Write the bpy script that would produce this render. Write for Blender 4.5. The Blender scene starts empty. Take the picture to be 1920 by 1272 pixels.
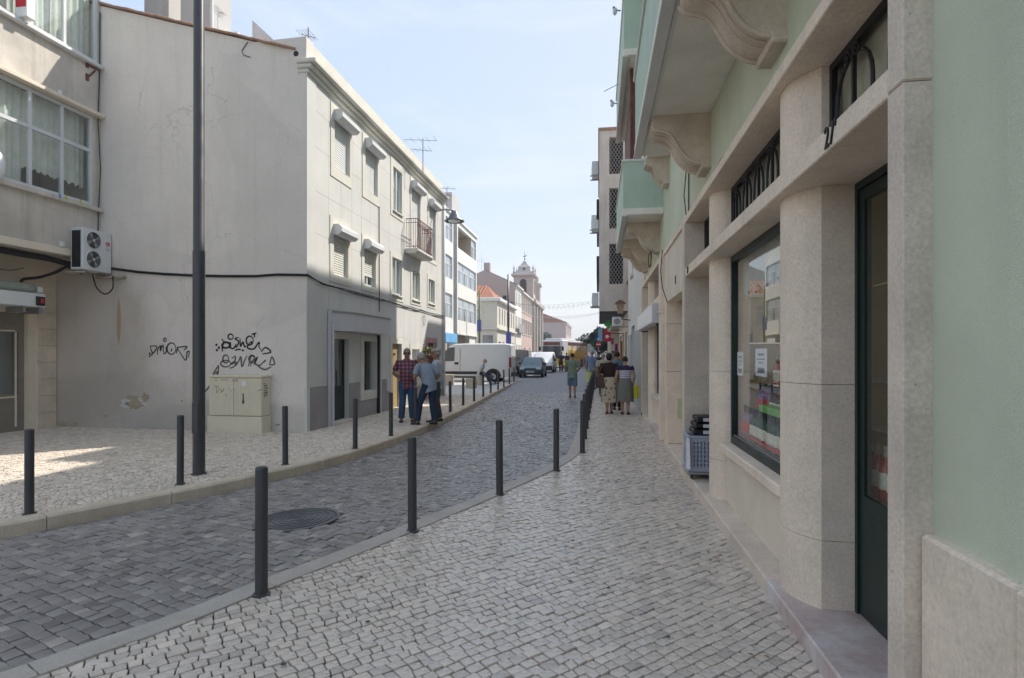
import bpy, bmesh, math, random
import numpy as np
from mathutils import Vector, Matrix, Euler

scene = bpy.context.scene
col = scene.collection
RND = random.Random(7)
R = math.radians

# ------------------------------------------------------------------ camera
FPX, VX, HY, CAMH = 1080.0, 1122.0, 664.0, 1.6      # calibrated on the street's vanishing point
YAW = math.atan((VX - 960) / FPX)
cd = bpy.data.cameras.new('camera')
cam = bpy.data.objects.new('camera', cd)
col.objects.link(cam)
cam.location = (0, 0, CAMH)
cam.rotation_euler = (R(90), 0, YAW)
cd.sensor_width = 36.0
cd.lens = FPX / 1920 * 36.0
cd.shift_y = (HY - 636) / 1920
cd.clip_start = 0.05
cd.clip_end = 6000
scene.camera = cam

# ------------------------------------------------------------------ sky and sun
SUN = Vector((1.0, 0.95, 1.46)).normalized()
elev = math.asin(SUN.z)
azim = math.atan2(SUN.x, SUN.y)
world = bpy.data.worlds.new('World')
scene.world = world
world.use_nodes = True
wn = world.node_tree
wn.nodes.clear()
wo = wn.nodes.new('ShaderNodeOutputWorld')
wb = wn.nodes.new('ShaderNodeBackground')
sk = wn.nodes.new('ShaderNodeTexSky')
sk.sky_type = 'NISHITA'
sk.sun_disc = False
sk.sun_elevation = elev
sk.sun_rotation = azim
sk.altitude = 0
sk.air_density = 1.0
sk.dust_density = 1.0
sk.ozone_density = 1.0
wb.inputs['Strength'].default_value = 0.15
# gamma flattens the whole dome to lift the shade: less contrast between sun side and far side, paler blue
gm = wn.nodes.new('ShaderNodeGamma'); gm.inputs[1].default_value = 0.16
hs = wn.nodes.new('ShaderNodeHueSaturation'); hs.inputs['Saturation'].default_value = 2.9; hs.inputs['Value'].default_value = 1.85
wn.links.new(sk.outputs[0], gm.inputs[0]); wn.links.new(gm.outputs[0], hs.inputs['Color'])
wc = wn.nodes.new('ShaderNodeTexCoord'); wmp = wn.nodes.new('ShaderNodeMapping')
wmp.inputs['Scale'].default_value = (1.2, 3.2, 6.0); wmp.inputs['Rotation'].default_value = (0.3, 0.5, 0.6)
wnz = wn.nodes.new('ShaderNodeTexNoise'); wnz.inputs['Scale'].default_value = 1.6; wnz.inputs['Detail'].default_value = 9; wnz.inputs['Roughness'].default_value = .62; wnz.inputs['Distortion'].default_value = .6
wn.links.new(wc.outputs['Generated'], wmp.inputs[0]); wn.links.new(wmp.outputs[0], wnz.inputs['Vector'])
wrp = wn.nodes.new('ShaderNodeValToRGB'); wrp.color_ramp.elements[0].position = .50; wrp.color_ramp.elements[1].position = .82
wrp.color_ramp.elements[1].color = (.45, .45, .45, 1)
wn.links.new(wnz.outputs[0], wrp.inputs[0])
wmx = wn.nodes.new('ShaderNodeMix'); wmx.data_type = 'RGBA'
wn.links.new(wrp.outputs[0], wmx.inputs[0]); wn.links.new(hs.outputs[0], wmx.inputs[6]); wmx.inputs[7].default_value = (2.45, 2.52, 2.62, 1)   # thin cirrus veil
wtn = wn.nodes.new('ShaderNodeMix'); wtn.data_type = 'RGBA'; wtn.blend_type = 'MULTIPLY'; wtn.inputs[0].default_value = 1.0
wtn.inputs[7].default_value = (.995, .962, .985, 1)
wn.links.new(wmx.outputs[2], wtn.inputs[6]); wn.links.new(wtn.outputs[2], wb.inputs['Color'])
wn.links.new(wb.outputs[0], wo.inputs['Surface'])

sl = bpy.data.lights.new('sun', 'SUN')
sl.energy = 2.0
sl.angle = R(0.6)
sl.color = (1.0, 0.94, 0.85)
so = bpy.data.objects.new('sun', sl)
col.objects.link(so)
so.rotation_euler = (-SUN).to_track_quat('-Z', 'Y').to_euler()
so.location = (20, 20, 40)

scene.view_settings.view_transform = 'Standard'
scene.view_settings.look = 'None'
scene.view_settings.exposure = 1.6
scene.view_settings.gamma = 1.0
scene.view_settings.use_curve_mapping = False
scene.cycles.max_bounces = 14
scene.cycles.diffuse_bounces = 8
scene.render.resolution_x = 1024
scene.render.resolution_y = 678

# ------------------------------------------------------------------ photograph pixel -> point on a real plane of the street
_ca, _sa = math.cos(YAW), math.sin(YAW)
def gz(x, y, z=0.0):
    u, v = (x - 960) / FPX, (HY - y) / FPX
    d = (z - CAMH) / v
    return Vector((d * (-_sa + _ca * u), d * (_ca + _sa * u), z))
def gx(x, y, X):
    u, v = (x - 960) / FPX, (HY - y) / FPX
    d = X / (-_sa + _ca * u)
    return Vector((X, d * (_ca + _sa * u), CAMH + v * d))
def gy(x, y, Y):
    u, v = (x - 960) / FPX, (HY - y) / FPX
    d = Y / (_ca + _sa * u)
    return Vector((d * (-_sa + _ca * u), Y, CAMH + v * d))

# ------------------------------------------------------------------ mesh builder
class MB:
    def __init__(s):
        s.v = []; s.f = []
    def add(s, vs, fs):
        o = len(s.v)
        s.v.extend([tuple(p) for p in vs])
        s.f.extend([tuple(i + o for i in f) for f in fs])
        return s
    def quad(s, a, b, c, d): return s.add([a, b, c, d], [(0, 1, 2, 3)])
    def poly(s, pts): return s.add(pts, [tuple(range(len(pts)))])
    def box(s, x0, x1, y0, y1, z0, z1, b=0.0):
        if x0 > x1: x0, x1 = x1, x0
        if y0 > y1: y0, y1 = y1, y0
        if z0 > z1: z0, z1 = z1, z0
        b = min(b, (x1-x0)*.45, (y1-y0)*.45, (z1-z0)*.45)
        if b <= 0:
            v = [(x, y, z) for x in (x0, x1) for y in (y0, y1) for z in (z0, z1)]
            return s.add(v, [(0,1,3,2),(4,6,7,5),(0,4,5,1),(2,3,7,6),(0,2,6,4),(1,5,7,3)])
        X, Y, Z = (x0, x1), (y0, y1), (z0, z1)
        I = {}; v = []
        for i in (0,1):
            for j in (0,1):
                for k in (0,1):
                    sx, sy, sz = (b if i == 0 else -b), (b if j == 0 else -b), (b if k == 0 else -b)
                    I[i,j,k,0] = len(v); v.append((X[i], Y[j]+sy, Z[k]+sz))
                    I[i,j,k,1] = len(v); v.append((X[i]+sx, Y[j], Z[k]+sz))
                    I[i,j,k,2] = len(v); v.append((X[i]+sx, Y[j]+sy, Z[k]))
        f = []
        for i in (0,1):
            f.append((I[i,0,0,0], I[i,1,0,0], I[i,1,1,0], I[i,0,1,0]))
            f.append((I[0,i,0,1], I[1,i,0,1], I[1,i,1,1], I[0,i,1,1]))
            f.append((I[0,0,i,2], I[1,0,i,2], I[1,1,i,2], I[0,1,i,2]))
            for j in (0,1):
                f.append((I[i,j,0,0], I[i,j,0,1], I[i,j,1,1], I[i,j,1,0]))
                f.append((I[i,0,j,0], I[i,0,j,2], I[i,1,j,2], I[i,1,j,0]))
                f.append((I[0,i,j,1], I[0,i,j,2], I[1,i,j,2], I[1,i,j,1]))
                for k in (0,1):
                    f.append((I[i,j,k,0], I[i,j,k,1], I[i,j,k,2]))
        return s.add(v, f)
    def prism(s, poly, axis, a0, a1):
        """extrude a 2D polygon along axis (0 x,1 y,2 z) from a0 to a1"""
        n = len(poly); v = []
        for a in (a0, a1):
            for p, q in poly:
                v.append((a, p, q) if axis == 0 else (p, a, q) if axis == 1 else (p, q, a))
        f = [tuple(range(n)), tuple(range(2*n-1, n-1, -1))]
        f += [(i, (i+1) % n, n+(i+1) % n, n+i) for i in range(n)]
        return s.add(v, f)
    def loft(s, rings, cap=True, closed=False, sheet=False):
        n = len(rings[0]); m = len(rings); v = [p for r in rings for p in r]; f = []
        for i in range(m if closed else m-1):
            j = (i+1) % m
            for k in range(n-1 if (n == 2 or sheet) else n):
                f.append((i*n+k, i*n+(k+1) % n, j*n+(k+1) % n, j*n+k))
        if cap and not closed and n > 2:
            f.append(tuple(range(n-1, -1, -1))); f.append(tuple((m-1)*n+k for k in range(n)))
        return s.add(v, f)
    def tube(s, pts, r, n=8, cap=True, closed=False):
        pts = [Vector(p) for p in pts]; m = len(pts)
        rs = r if isinstance(r, (list, tuple)) else [r]*m
        rings = []; up = None
        for i in range(m):
            if closed: t = pts[(i+1) % m] - pts[i-1]
            else: t = pts[min(i+1, m-1)] - pts[max(i-1, 0)]
            if t.length < 1e-9: t = Vector((0,0,1))
            t.normalize()
            if up is None:
                up = Vector((0,0,1)) if abs(t.z) < .9 else Vector((1,0,0))
            a = t.cross(up)
            if a.length < 1e-6: a = t.orthogonal()
            a.normalize(); b = a.cross(t); up = b
            rings.append([pts[i] + (a*math.cos(q) + b*math.sin(q))*rs[i] for q in (2*math.pi*k/n for k in range(n))])
        return s.loft(rings, cap, closed)
    def lathe(s, prof, c=(0,0,0), n=16, axis=2, cap=True):
        rings = []
        for r, h in prof:
            ring = []
            for k in range(n):
                q = 2*math.pi*k/n; a, b = r*math.cos(q), r*math.sin(q)
                p = (a, b, h) if axis == 2 else (h, a, b) if axis == 0 else (a, h, b)
                ring.append((p[0]+c[0], p[1]+c[1], p[2]+c[2]))
            rings.append(ring)
        return s.loft(rings, cap)
    def ball(s, c, rx, ry=None, rz=None, n=12, m=8):
        ry = ry or rx; rz = rz or rx
        rings = []
        for i in range(1, m):
            t = math.pi*i/m
            rings.append([(c[0]+rx*math.sin(t)*math.cos(q), c[1]+ry*math.sin(t)*math.sin(q), c[2]-rz*math.cos(t)) for q in (2*math.pi*k/n for k in range(n))])
        v = [p for r in rings for p in r] + [(c[0], c[1], c[2]-rz), (c[0], c[1], c[2]+rz)]
        f = []
        for i in range(m-2):
            for k in range(n):
                f.append((i*n+k, i*n+(k+1) % n, (i+1)*n+(k+1) % n, (i+1)*n+k))
        a = (m-1)*n
        for k in range(n):
            f.append((k, a, (k+1) % n)); f.append(((m-2)*n+k, (m-2)*n+(k+1) % n, a+1))
        return s.add(v, f)
    def ell(s, secs, n=16, cap=True):
        """stack of ellipses (cx,cy,z,rx,ry)"""
        return s.loft([[(c[0]+c[3]*math.cos(2*math.pi*k/n), c[1]+c[4]*math.sin(2*math.pi*k/n), c[2]) for k in range(n)] for c in secs], cap)

def spline(P, k=5):
    P = [Vector(p) for p in P]; Q = [P[0]]
    for i in range(len(P)-1):
        p0, p1, p2, p3 = P[max(i-1,0)], P[i], P[i+1], P[min(i+2,len(P)-1)]
        for j in range(1, k+1):
            t = j/k
            Q.append(.5*((2*p1)+(p2-p0)*t+(2*p0-5*p1+4*p2-p3)*t*t+(3*p1-p0-3*p2+p3)*t**3))
    return Q
OFF = {}
def tag(o, label=None, cat=None, group=None, kind=None):
    if label: o['label'] = label
    if cat: o['category'] = cat
    if group: o['group'] = group
    if kind: o['kind'] = kind
    return o
def thing(name, label, cat, loc=(0,0,0), rot=0.0, group=None):
    o = bpy.data.objects.new(name, None)
    o.empty_display_size = 0.2
    col.objects.link(o)
    o.location = loc; o.rotation_euler = (0, 0, rot)
    OFF[o.name] = Vector(loc) if rot == 0 else Vector((0,0,0))
    return tag(o, label, cat, group)
def obj(name, mb, mat, parent=None, smooth=False, origin=None, auto=None):
    off = Vector((0,0,0))
    if parent is not None: off = OFF.get(parent.name, off)
    elif origin is not None: off = Vector(origin)
    me = bpy.data.meshes.new(name)
    vs = mb.v if off.length == 0 else [(x-off.x, y-off.y, z-off.z) for x, y, z in mb.v]
    me.from_pydata(vs, [], mb.f)
    if mat: me.materials.append(mat)
    if smooth:
        me.polygons.foreach_set('use_smooth', [True]*len(me.polygons))
        if auto: me.set_sharp_from_angle(angle=R(auto))
    me.update()
    o = bpy.data.objects.new(name, me)
    col.objects.link(o)
    OFF[o.name] = off
    if parent is not None: o.parent = parent
    elif origin is not None: o.location = origin
    return o
def struct(name, mb, mat, parent=None, **k):
    o = obj(name, mb, mat, parent, **k)
    if parent is None: o['kind'] = 'structure'
    return o
def copy_tree(o, parent=None):
    c = o.copy(); col.objects.link(c); OFF[c.name] = OFF.get(o.name, Vector((0,0,0)))
    if parent is not None: c.parent = parent
    for ch in list(o.children): copy_tree(ch, c)
    return c
BAKE = []
def text(name, body, size, mtx, mat, parent, ext=.002, sx=1.0):
    cu = bpy.data.curves.new(name, 'FONT'); cu.body = body; cu.size = size; cu.extrude = ext
    cu.align_x = 'CENTER'; cu.align_y = 'CENTER'; cu.resolution_u = 3
    o = bpy.data.objects.new(name, cu); col.objects.link(o); cu.materials.append(mat)
    m = mtx.copy()
    off = OFF.get(parent.name, Vector((0,0,0)))
    o.parent = parent
    o.matrix_local = Matrix.Translation(-off) @ m @ Matrix.Diagonal((sx, 1, 1, 1))
    BAKE.append(o)
    return o
def frame_mtx(o, xdir, ydir):
    x = Vector(xdir).normalized(); y = Vector(ydir).normalized(); z = x.cross(y)
    m = Matrix((x, y, z)).transposed().to_4x4(); m.translation = Vector(o)
    return m
def bake_all():
    bpy.context.view_layer.update()
    dg = bpy.context.evaluated_depsgraph_get()
    out = []
    for o in BAKE:
        out.append((o, bpy.data.meshes.new_from_object(o.evaluated_get(dg))))
    for o, me in out:
        if o.type == 'MESH':
            o.modifiers.clear(); o.data = me
        else:
            n = bpy.data.objects.new('tmp', me); col.objects.link(n)
            nm = o.name; n.parent = o.parent; n.matrix_local = o.matrix_local.copy()
            for k in ('label', 'category', 'group', 'kind'):
                if k in o: n[k] = o[k]
            cu = o.data
            bpy.data.objects.remove(o); n.name = nm
    BAKE.clear()

def wall(mb, O, U, N, w, h, ops, depth=.15, v0=0.0):
    """flat wall with real openings: front face cells and reveals going in along N"""
    O = Vector(O); U = Vector(U); N = Vector(N); V = Vector((0,0,1))
    us = sorted({0.0, w} | {a for o in ops for a in o[:2] if 0 <= a <= w})
    vs = sorted({v0, h} | {a for o in ops for a in o[2:4] if v0 <= a <= h})
    for i in range(len(us)-1):
        for j in range(len(vs)-1):
            uc, vc = (us[i]+us[i+1])/2, (vs[j]+vs[j+1])/2
            if any(o[0] < uc < o[1] and o[2] < vc < o[3] for o in ops): continue
            mb.quad(O+U*us[i]+V*vs[j], O+U*us[i+1]+V*vs[j], O+U*us[i+1]+V*vs[j+1], O+U*us[i]+V*vs[j+1])
    for o in ops:
        d = N*depth
        c = [O+U*o[0]+V*o[2], O+U*o[1]+V*o[2], O+U*o[1]+V*o[3], O+U*o[0]+V*o[3]]
        for k in range(4):
            a, b = c[k], c[(k+1) % 4]
            mb.quad(a, b, b+d, a+d)
    return mb

# ------------------------------------------------------------------ materials
MATS = {}
# warm tint put into these colours to offset the bluish skylight in the shade
WARM = {'green_render','limestone','limestone_grey','pink_marble_step','cream_render','balcony_soffit_paint','grey_plinth_paint','weathered_concrete_render','worn_limestone_sett','rough_limestone_sett','dark_granite_sett','kerb_limestone','flush_kerb_stone','weathered_corbel_stone','smooth_pale_grey_paint','stained_grey_render','cabinet_grey_green_plastic','light_grey_metal_panel','net_curtain','anthracite_bollard_paint','anthracite_pole_paint'}
def nodes(name):
    m = bpy.data.materials.new(name); m.use_nodes = True
    nt = m.node_tree; nt.nodes.clear()
    out = nt.nodes.new('ShaderNodeOutputMaterial')
    MATS[name] = m
    return m, nt, out
def nn(nt, t, **k):
    n = nt.nodes.new(t)
    for a, b in k.items():
        if a in n.inputs: n.inputs[a].default_value = b
        else: setattr(n, a, b)
    return n
def rgb(c): return (c[0], c[1], c[2], 1.0)
def mixc(nt, fac, a, b, mode='MIX'):
    n = nt.nodes.new('ShaderNodeMix'); n.data_type = 'RGBA'; n.blend_type = mode
    for sock, val in ((n.inputs[0], fac), (n.inputs[6], a), (n.inputs[7], b)):
        if hasattr(val, 'is_output'): nt.links.new(val, sock)
        elif isinstance(val, (int, float)): sock.default_value = val
        else: sock.default_value = rgb(val)
    return n.outputs[2]
def ramp(nt, fac, stops):
    n = nt.nodes.new('ShaderNodeValToRGB'); nt.links.new(fac, n.inputs[0])
    e = n.color_ramp.elements
    while len(e) < len(stops): e.new(0.5)
    for i, (p, c) in enumerate(stops):
        e[i].position = p; e[i].color = rgb(c) if not isinstance(c, (int, float)) else (c, c, c, 1)
    return n.outputs[0]
def noise(nt, co, scale, detail=4, rough=.55, stretch=None, dist=0.0):
    if stretch:
        mp = nn(nt, 'ShaderNodeMapping'); mp.inputs['Scale'].default_value = stretch
        nt.links.new(co, mp.inputs[0]); co = mp.outputs[0]
    n = nn(nt, 'ShaderNodeTexNoise', Scale=scale, Detail=detail, Roughness=rough, Distortion=dist)
    nt.links.new(co, n.inputs['Vector'])
    return n.outputs[0]
def M(name, c, var=.12, sc=1.5, rough=.8, bump=.2, bsc=60, spec=.3, metal=0.0, streak=0.0, dirt=(.10,.09,.08),
      blotch=0.0, grain=.5, c2=None, attr=None, coat=0.0, pits=0.0, vein=None, rvar=0.1, bdist=.004, emis=0):
    """general painted / stone / cloth surface: large tone drift, fine grain, optional rain streaks, blotches, veins"""
    if name in WARM or name.startswith('row_'):
        c = (min(.9, c[0]*1.07), c[1]*1.005, c[2]*.94)
        dirt = (dirt[0]*1.06, dirt[1], dirt[2]*.95)
    m, nt, out = nodes(name)
    p = nn(nt, 'ShaderNodeBsdfPrincipled'); nt.links.new(p.outputs[0], out.inputs[0])
    tc = nn(nt, 'ShaderNodeTexCoord'); co = tc.outputs['Object']
    big = noise(nt, co, sc, 5, .6)
    lo = [x*(1-var) for x in c]; hi = [min(1, x*(1+var)) for x in (c2 or c)]
    cc = ramp(nt, big, [(.3, lo), (.7, hi)])
    if attr:
        a = nn(nt, 'ShaderNodeAttribute', attribute_name='rnd')
        cc2 = ramp(nt, a.outputs['Fac'], attr)
        cc = mixc(nt, 1.0, cc, cc2, 'MULTIPLY')
    fine = noise(nt, co, bsc, 3, .6)
    g = ramp(nt, fine, [(.25, 1-.25*grain), (.75, 1+.12*grain)])
    cc = mixc(nt, 1.0, cc, g, 'MULTIPLY')
    if vein:
        vn = noise(nt, co, vein[1], 8, .65, dist=1.2)
        vf = ramp(nt, vn, [(.47, 0), (.50, vein[2]), (.53, 0)])
        cc = mixc(nt, vf, cc, vein[0])
    if pits:
        pv_ = nn(nt, 'ShaderNodeTexVoronoi', Scale=26.0, Randomness=1.0); nt.links.new(co, pv_.inputs['Vector'])
        pn = noise(nt, co, 4.0, 3, .6)
        pf = ramp(nt, pv_.outputs['Distance'], [(.05, pits), (.16, 0)])
        pm = mixc(nt, 1.0, pf, ramp(nt, pn, [(.52, 0), (.66, 1)]), 'MULTIPLY')
        cc = mixc(nt, pm, cc, [x*.6 for x in dirt])
    if blotch:
        bn = noise(nt, co, .9, 7, .68, dist=.4)
        bf = ramp(nt, bn, [(.48, 0), (.72, blotch)])
        cc = mixc(nt, bf, cc, dirt)
    if streak:
        sn = noise(nt, co, 1.0, 6, .65, stretch=(5, 5, .35))
        sf = ramp(nt, sn, [(.5, 0), (.78, streak)])
        cc = mixc(nt, sf, cc, dirt)
    nt.links.new(cc, p.inputs['Base Color'])
    rr = ramp(nt, big, [(.25, max(.02, rough-rvar)), (.75, min(1, rough+rvar))])
    nt.links.new(rr, p.inputs['Roughness'])
    p.inputs['Metallic'].default_value = metal
    p.inputs['Specular IOR Level'].default_value = spec
    p.inputs['Coat Weight'].default_value = coat
    if bump:
        bn2 = nn(nt, 'ShaderNodeBump', Strength=bump, Distance=bdist)
        nt.links.new(fine, bn2.inputs['Height']); nt.links.new(bn2.outputs[0], p.inputs['Normal'])
    return m
def GLASS(name, tint=(.9,.94,.92), f0=.04, rough=0.0):
    """thin pane: clear, with Schlick reflection that is the same from either side"""
    m, nt, out = nodes(name)
    mx = nn(nt, 'ShaderNodeMixShader'); lw_ = nn(nt, 'ShaderNodeLayerWeight', Blend=.5)
    tr = nn(nt, 'ShaderNodeBsdfTransparent'); tr.inputs[0].default_value = rgb(tint)
    gl = nn(nt, 'ShaderNodeBsdfGlossy', Roughness=rough); gl.inputs[0].default_value = (1,1,1,1)
    pw_ = nn(nt, 'ShaderNodeMath', operation='POWER'); pw_.inputs[1].default_value = 5.0
    mu = nn(nt, 'ShaderNodeMath', operation='MULTIPLY_ADD'); mu.inputs[1].default_value = 1-f0; mu.inputs[2].default_value = f0
    nt.links.new(lw_.outputs['Facing'], pw_.inputs[0]); nt.links.new(pw_.outputs[0], mu.inputs[0]); nt.links.new(mu.outputs[0], mx.inputs[0])
    nt.links.new(tr.outputs[0], mx.inputs[1]); nt.links.new(gl.outputs[0], mx.inputs[2])
    nt.links.new(mx.outputs[0], out.inputs[0])
    return m

GREEN = (.65, .73, .60)
m_green = M('green_render', GREEN, .07, 1.2, .9, .8, 210, .15, streak=.28, blotch=.2, dirt=(.46,.50,.42), grain=.75, bdist=.005, pits=.35)
m_greend = M('green_render_smooth', (.52,.64,.54), .08, 1.5, .9, .35, 90, .15, streak=.22, dirt=(.32,.40,.34), grain=.5)
m_lime = M('limestone', (.80,.72,.62), .1, 2.2, .75, .45, 55, .25, streak=.22, dirt=(.48,.44,.39), grain=.7, vein=((.48,.42,.36), 3.0, .16), bdist=.005, pits=.8, blotch=.16)
m_lime2 = M('limestone_grey', (.68,.62,.55), .14, 2.6, .78, .5, 60, .25, streak=.25, dirt=(.40,.38,.35), grain=.8, bdist=.005, pits=.8, blotch=.2)
m_marble = M('pink_marble_step', (.56,.42,.39), .22, 4.0, .5, .15, 50, .4, blotch=.45, dirt=(.45,.30,.28), grain=.6, c2=(.58,.55,.54))
m_cream = M('cream_render', (.72,.68,.59), .08, 1.6, .9, .3, 90, .2, streak=.18, dirt=(.5,.46,.39))
m_white = M('white_render', (.74,.74,.71), .05, 1.0, .9, .2, 80, .2, streak=.1, dirt=(.5,.48,.44))
m_soffit = M('balcony_soffit_paint', (.84,.84,.81), .1, 1.5, .9, .25, 50, .2, blotch=.22, dirt=(.55,.56,.53))
m_gable = M('grey_lime_render', (.56,.555,.54), .06, .7, .93, .55, 70, .15, streak=.10, dirt=(.38,.36,.33), grain=.5, blotch=.12, bdist=.006)
m_facade = M('pale_grey_render', (.66,.655,.63), .06, 1.0, .9, .25, 80, .2, streak=.14, dirt=(.36,.355,.33))
m_trim = M('cream_stone_trim', (.70,.68,.61), .07, 2.0, .85, .25, 80, .2, streak=.12, dirt=(.45,.42,.36))
m_plinth = M('grey_plinth_paint', (.33,.34,.37), .1, 1.5, .85, .25, 70, .2, blotch=.25, dirt=(.2,.2,.21))
m_dirty = M('weathered_concrete_render', (.60,.59,.56), .16, 1.2, .92, .5, 60, .15, streak=.6, dirt=(.30,.29,.27), blotch=.35, bdist=.005)
m_darkgreen = M('dark_green_paint', (.012,.028,.024), .2, 3, .4, .08, 60, .4, grain=.3)
m_iron = M('black_wrought_iron', (.016,.016,.018), .2, 6, .5, .2, 120, .4, grain=.3)
m_rustred = M('rusty_red_iron', (.17,.06,.05), .3, 8, .7, .2, 90, .3)
m_bollard = M('anthracite_bollard_paint', (.050,.053,.060), .12, 5, .42, .12, 160, .45, grain=.4)
m_pole = M('anthracite_pole_paint', (.055,.058,.066), .1, 3, .36, .08, 160, .5, grain=.3)
m_alu = M('white_aluminium', (.66,.68,.69), .04, 3, .4, .05, 60, .4, grain=.2)
m_shutter = M('cream_shutter_slats', (.70,.69,.63), .05, 3, .6, .1, 60, .3, grain=.3)
m_shutterw = M('white_shutter_slats', (.74,.75,.74), .04, 3, .55, .08, 60, .3, grain=.2)
m_boxw = M('white_shutter_box', (.72,.73,.73), .08, 2.5, .6, .12, 60, .3, streak=.15, dirt=(.4,.4,.4))
m_wire = M('black_cable', (.02,.02,.02), .2, 10, .6, 0, 50, .3)
m_tile = M('clay_roof_tile', (.36,.22,.15), .3, 6, .85, .4, 70, .2, blotch=.4, dirt=(.28,.25,.2))
m_redtile = M('red_clay_roof', (.38,.17,.11), .2, 3, .85, .3, 60, .2)
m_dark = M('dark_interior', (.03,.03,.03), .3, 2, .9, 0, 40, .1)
m_black = M('black_plastic', (.015,.015,.016), .1, 3, .5, .05, 60, .4, grain=.2)
m_steel = M('galvanised_steel', (.34,.35,.36), .12, 5, .45, .05, 80, .5, metal=.6)
m_grey = M('light_grey_metal_panel', (.55,.57,.63), .05, 2, .5, .05, 60, .4, grain=.2)
m_cabinet = M('cabinet_grey_green_plastic', (.70,.69,.58), .05, 2.0, .6, .1, 70, .3, streak=.14, dirt=(.35,.33,.26), grain=.3)
m_brown = M('brown_wood_shutter', (.16,.08,.045), .3, 7, .7, .2, 60, .3)
m_ochre = M('ochre_painted_door', (.36,.27,.14), .12, 3, .6, .1, 60, .3)
m_pane = GLASS('window_glass', (.92,.96,.95), .06)
m_shopglass = GLASS('shop_window_glass', (.97,.985,.975), .065)
m_curtain = M('net_curtain', (.74,.75,.74), .1, 6, .9, .4, 30, .1, grain=.5)
m_room = M('olive_interior_wall', (.58,.54,.37), .1, 1.5, .9, .1, 40, .1)
m_roomdark = M('dim_interior_wall', (.30,.30,.28), .2, 1.5, .9, 0, 40, .1)
m_paper = M('white_paper', (.78,.79,.80), .03, 5, .8, 0, 40, .2, grain=.1)
m_ink = M('black_spray_paint', (.035,.034,.036), .3, 20, .7, 0, 40, .2)
m_inkf = M('faded_black_spray_paint', (.14,.135,.135), .3, 20, .7, 0, 40, .2)
m_red = M('red_enamel', (.55,.02,.04), .05, 4, .4, 0, 40, .4, grain=.1)
# ================================================================== GROUND
m_joint = M('sandy_joint_fill', (.085,.078,.066), .25, 6, .95, .4, 90, .1)
m_jointd = M('dark_joint_fill', (.045,.045,.047), .25, 6, .95, .4, 90, .1)
m_cobR = M('worn_limestone_sett', (.67,.625,.575), .12, 9, .32, .5, 120, .55, attr=[(0, (.72,.72,.73)), (.3, (.92,.92,.91)), (.7, (1,1,.99)), (1, (1.1,1.08,1.05))], grain=.8, rvar=.14, bdist=.003, blotch=.28, dirt=(.42,.39,.35))
m_cobL = M('rough_limestone_sett', (.70,.66,.60), .12, 9, .7, .5, 120, .3, attr=[(0, (.66,.65,.64)), (.3, (.9,.89,.87)), (.7, (1,1,1)), (1, (1.15,1.14,1.1))], grain=.8, bdist=.003)
m_sett = M('dark_granite_sett', (.262,.257,.258), .2, 5, .42, .5, 130, .5, attr=[(0, (.6,.6,.62)), (.4, (.92,.92,.93)), (.8, (1.1,1.1,1.1)), (1, (1.45,1.42,1.36))], grain=.9, rvar=.14, bdist=.003, blotch=.35, dirt=(.36,.36,.37))
m_kerb = M('kerb_limestone', (.60,.55,.46), .14, 4, .8, .5, 70, .25, blotch=.6, streak=.3, dirt=(.32,.28,.22), bdist=.005, grain=.8)
m_kerbf = M('flush_kerb_stone', (.44,.425,.40), .16, 3, .6, .5, 70, .3, blotch=.3, dirt=(.28,.27,.25), bdist=.004, grain=.8)

def far_sett(name, c, mortar, sc):
    m, nt, out = nodes(name)
    p = nn(nt, 'ShaderNodeBsdfPrincipled'); nt.links.new(p.outputs[0], out.inputs[0])
    tc = nn(nt, 'ShaderNodeTexCoord')
    mp = nn(nt, 'ShaderNodeMapping'); mp.inputs['Rotation'].default_value = (0, 0, .7)
    nt.links.new(tc.outputs['Object'], mp.inputs[0])
    vo = nn(nt, 'ShaderNodeTexVoronoi', Scale=sc, feature='F1'); nt.links.new(mp.outputs[0], vo.inputs['Vector'])
    ve = nn(nt, 'ShaderNodeTexVoronoi', Scale=sc, feature='DISTANCE_TO_EDGE'); nt.links.new(mp.outputs[0], ve.inputs['Vector'])
    f = ramp(nt, ve.outputs[0], [(.02, 0), (.08, 1)])
    v = ramp(nt, vo.outputs['Color'], [(0, [x*.75 for x in c]), (1, [min(1, x*1.2) for x in c])])
    nt.links.new(mixc(nt, f, mortar, v), p.inputs['Base Color'])
    p.inputs['Roughness'].default_value = .6
    b = nn(nt, 'ShaderNodeBump', Strength=.5, Distance=.01); nt.links.new(f, b.inputs['Height']); nt.links.new(b.outputs[0], p.inputs['Normal'])
    return m
m_farroad = far_sett('far_granite_setts', (.24,.24,.25), (.12,.12,.122), 9)
m_farpave = far_sett('far_limestone_setts', (.58,.56,.52), (.22,.21,.19), 12)
m_earth = M('dry_ground', (.20,.19,.17), .2, .05, .95, .2, 5, .1)

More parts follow.
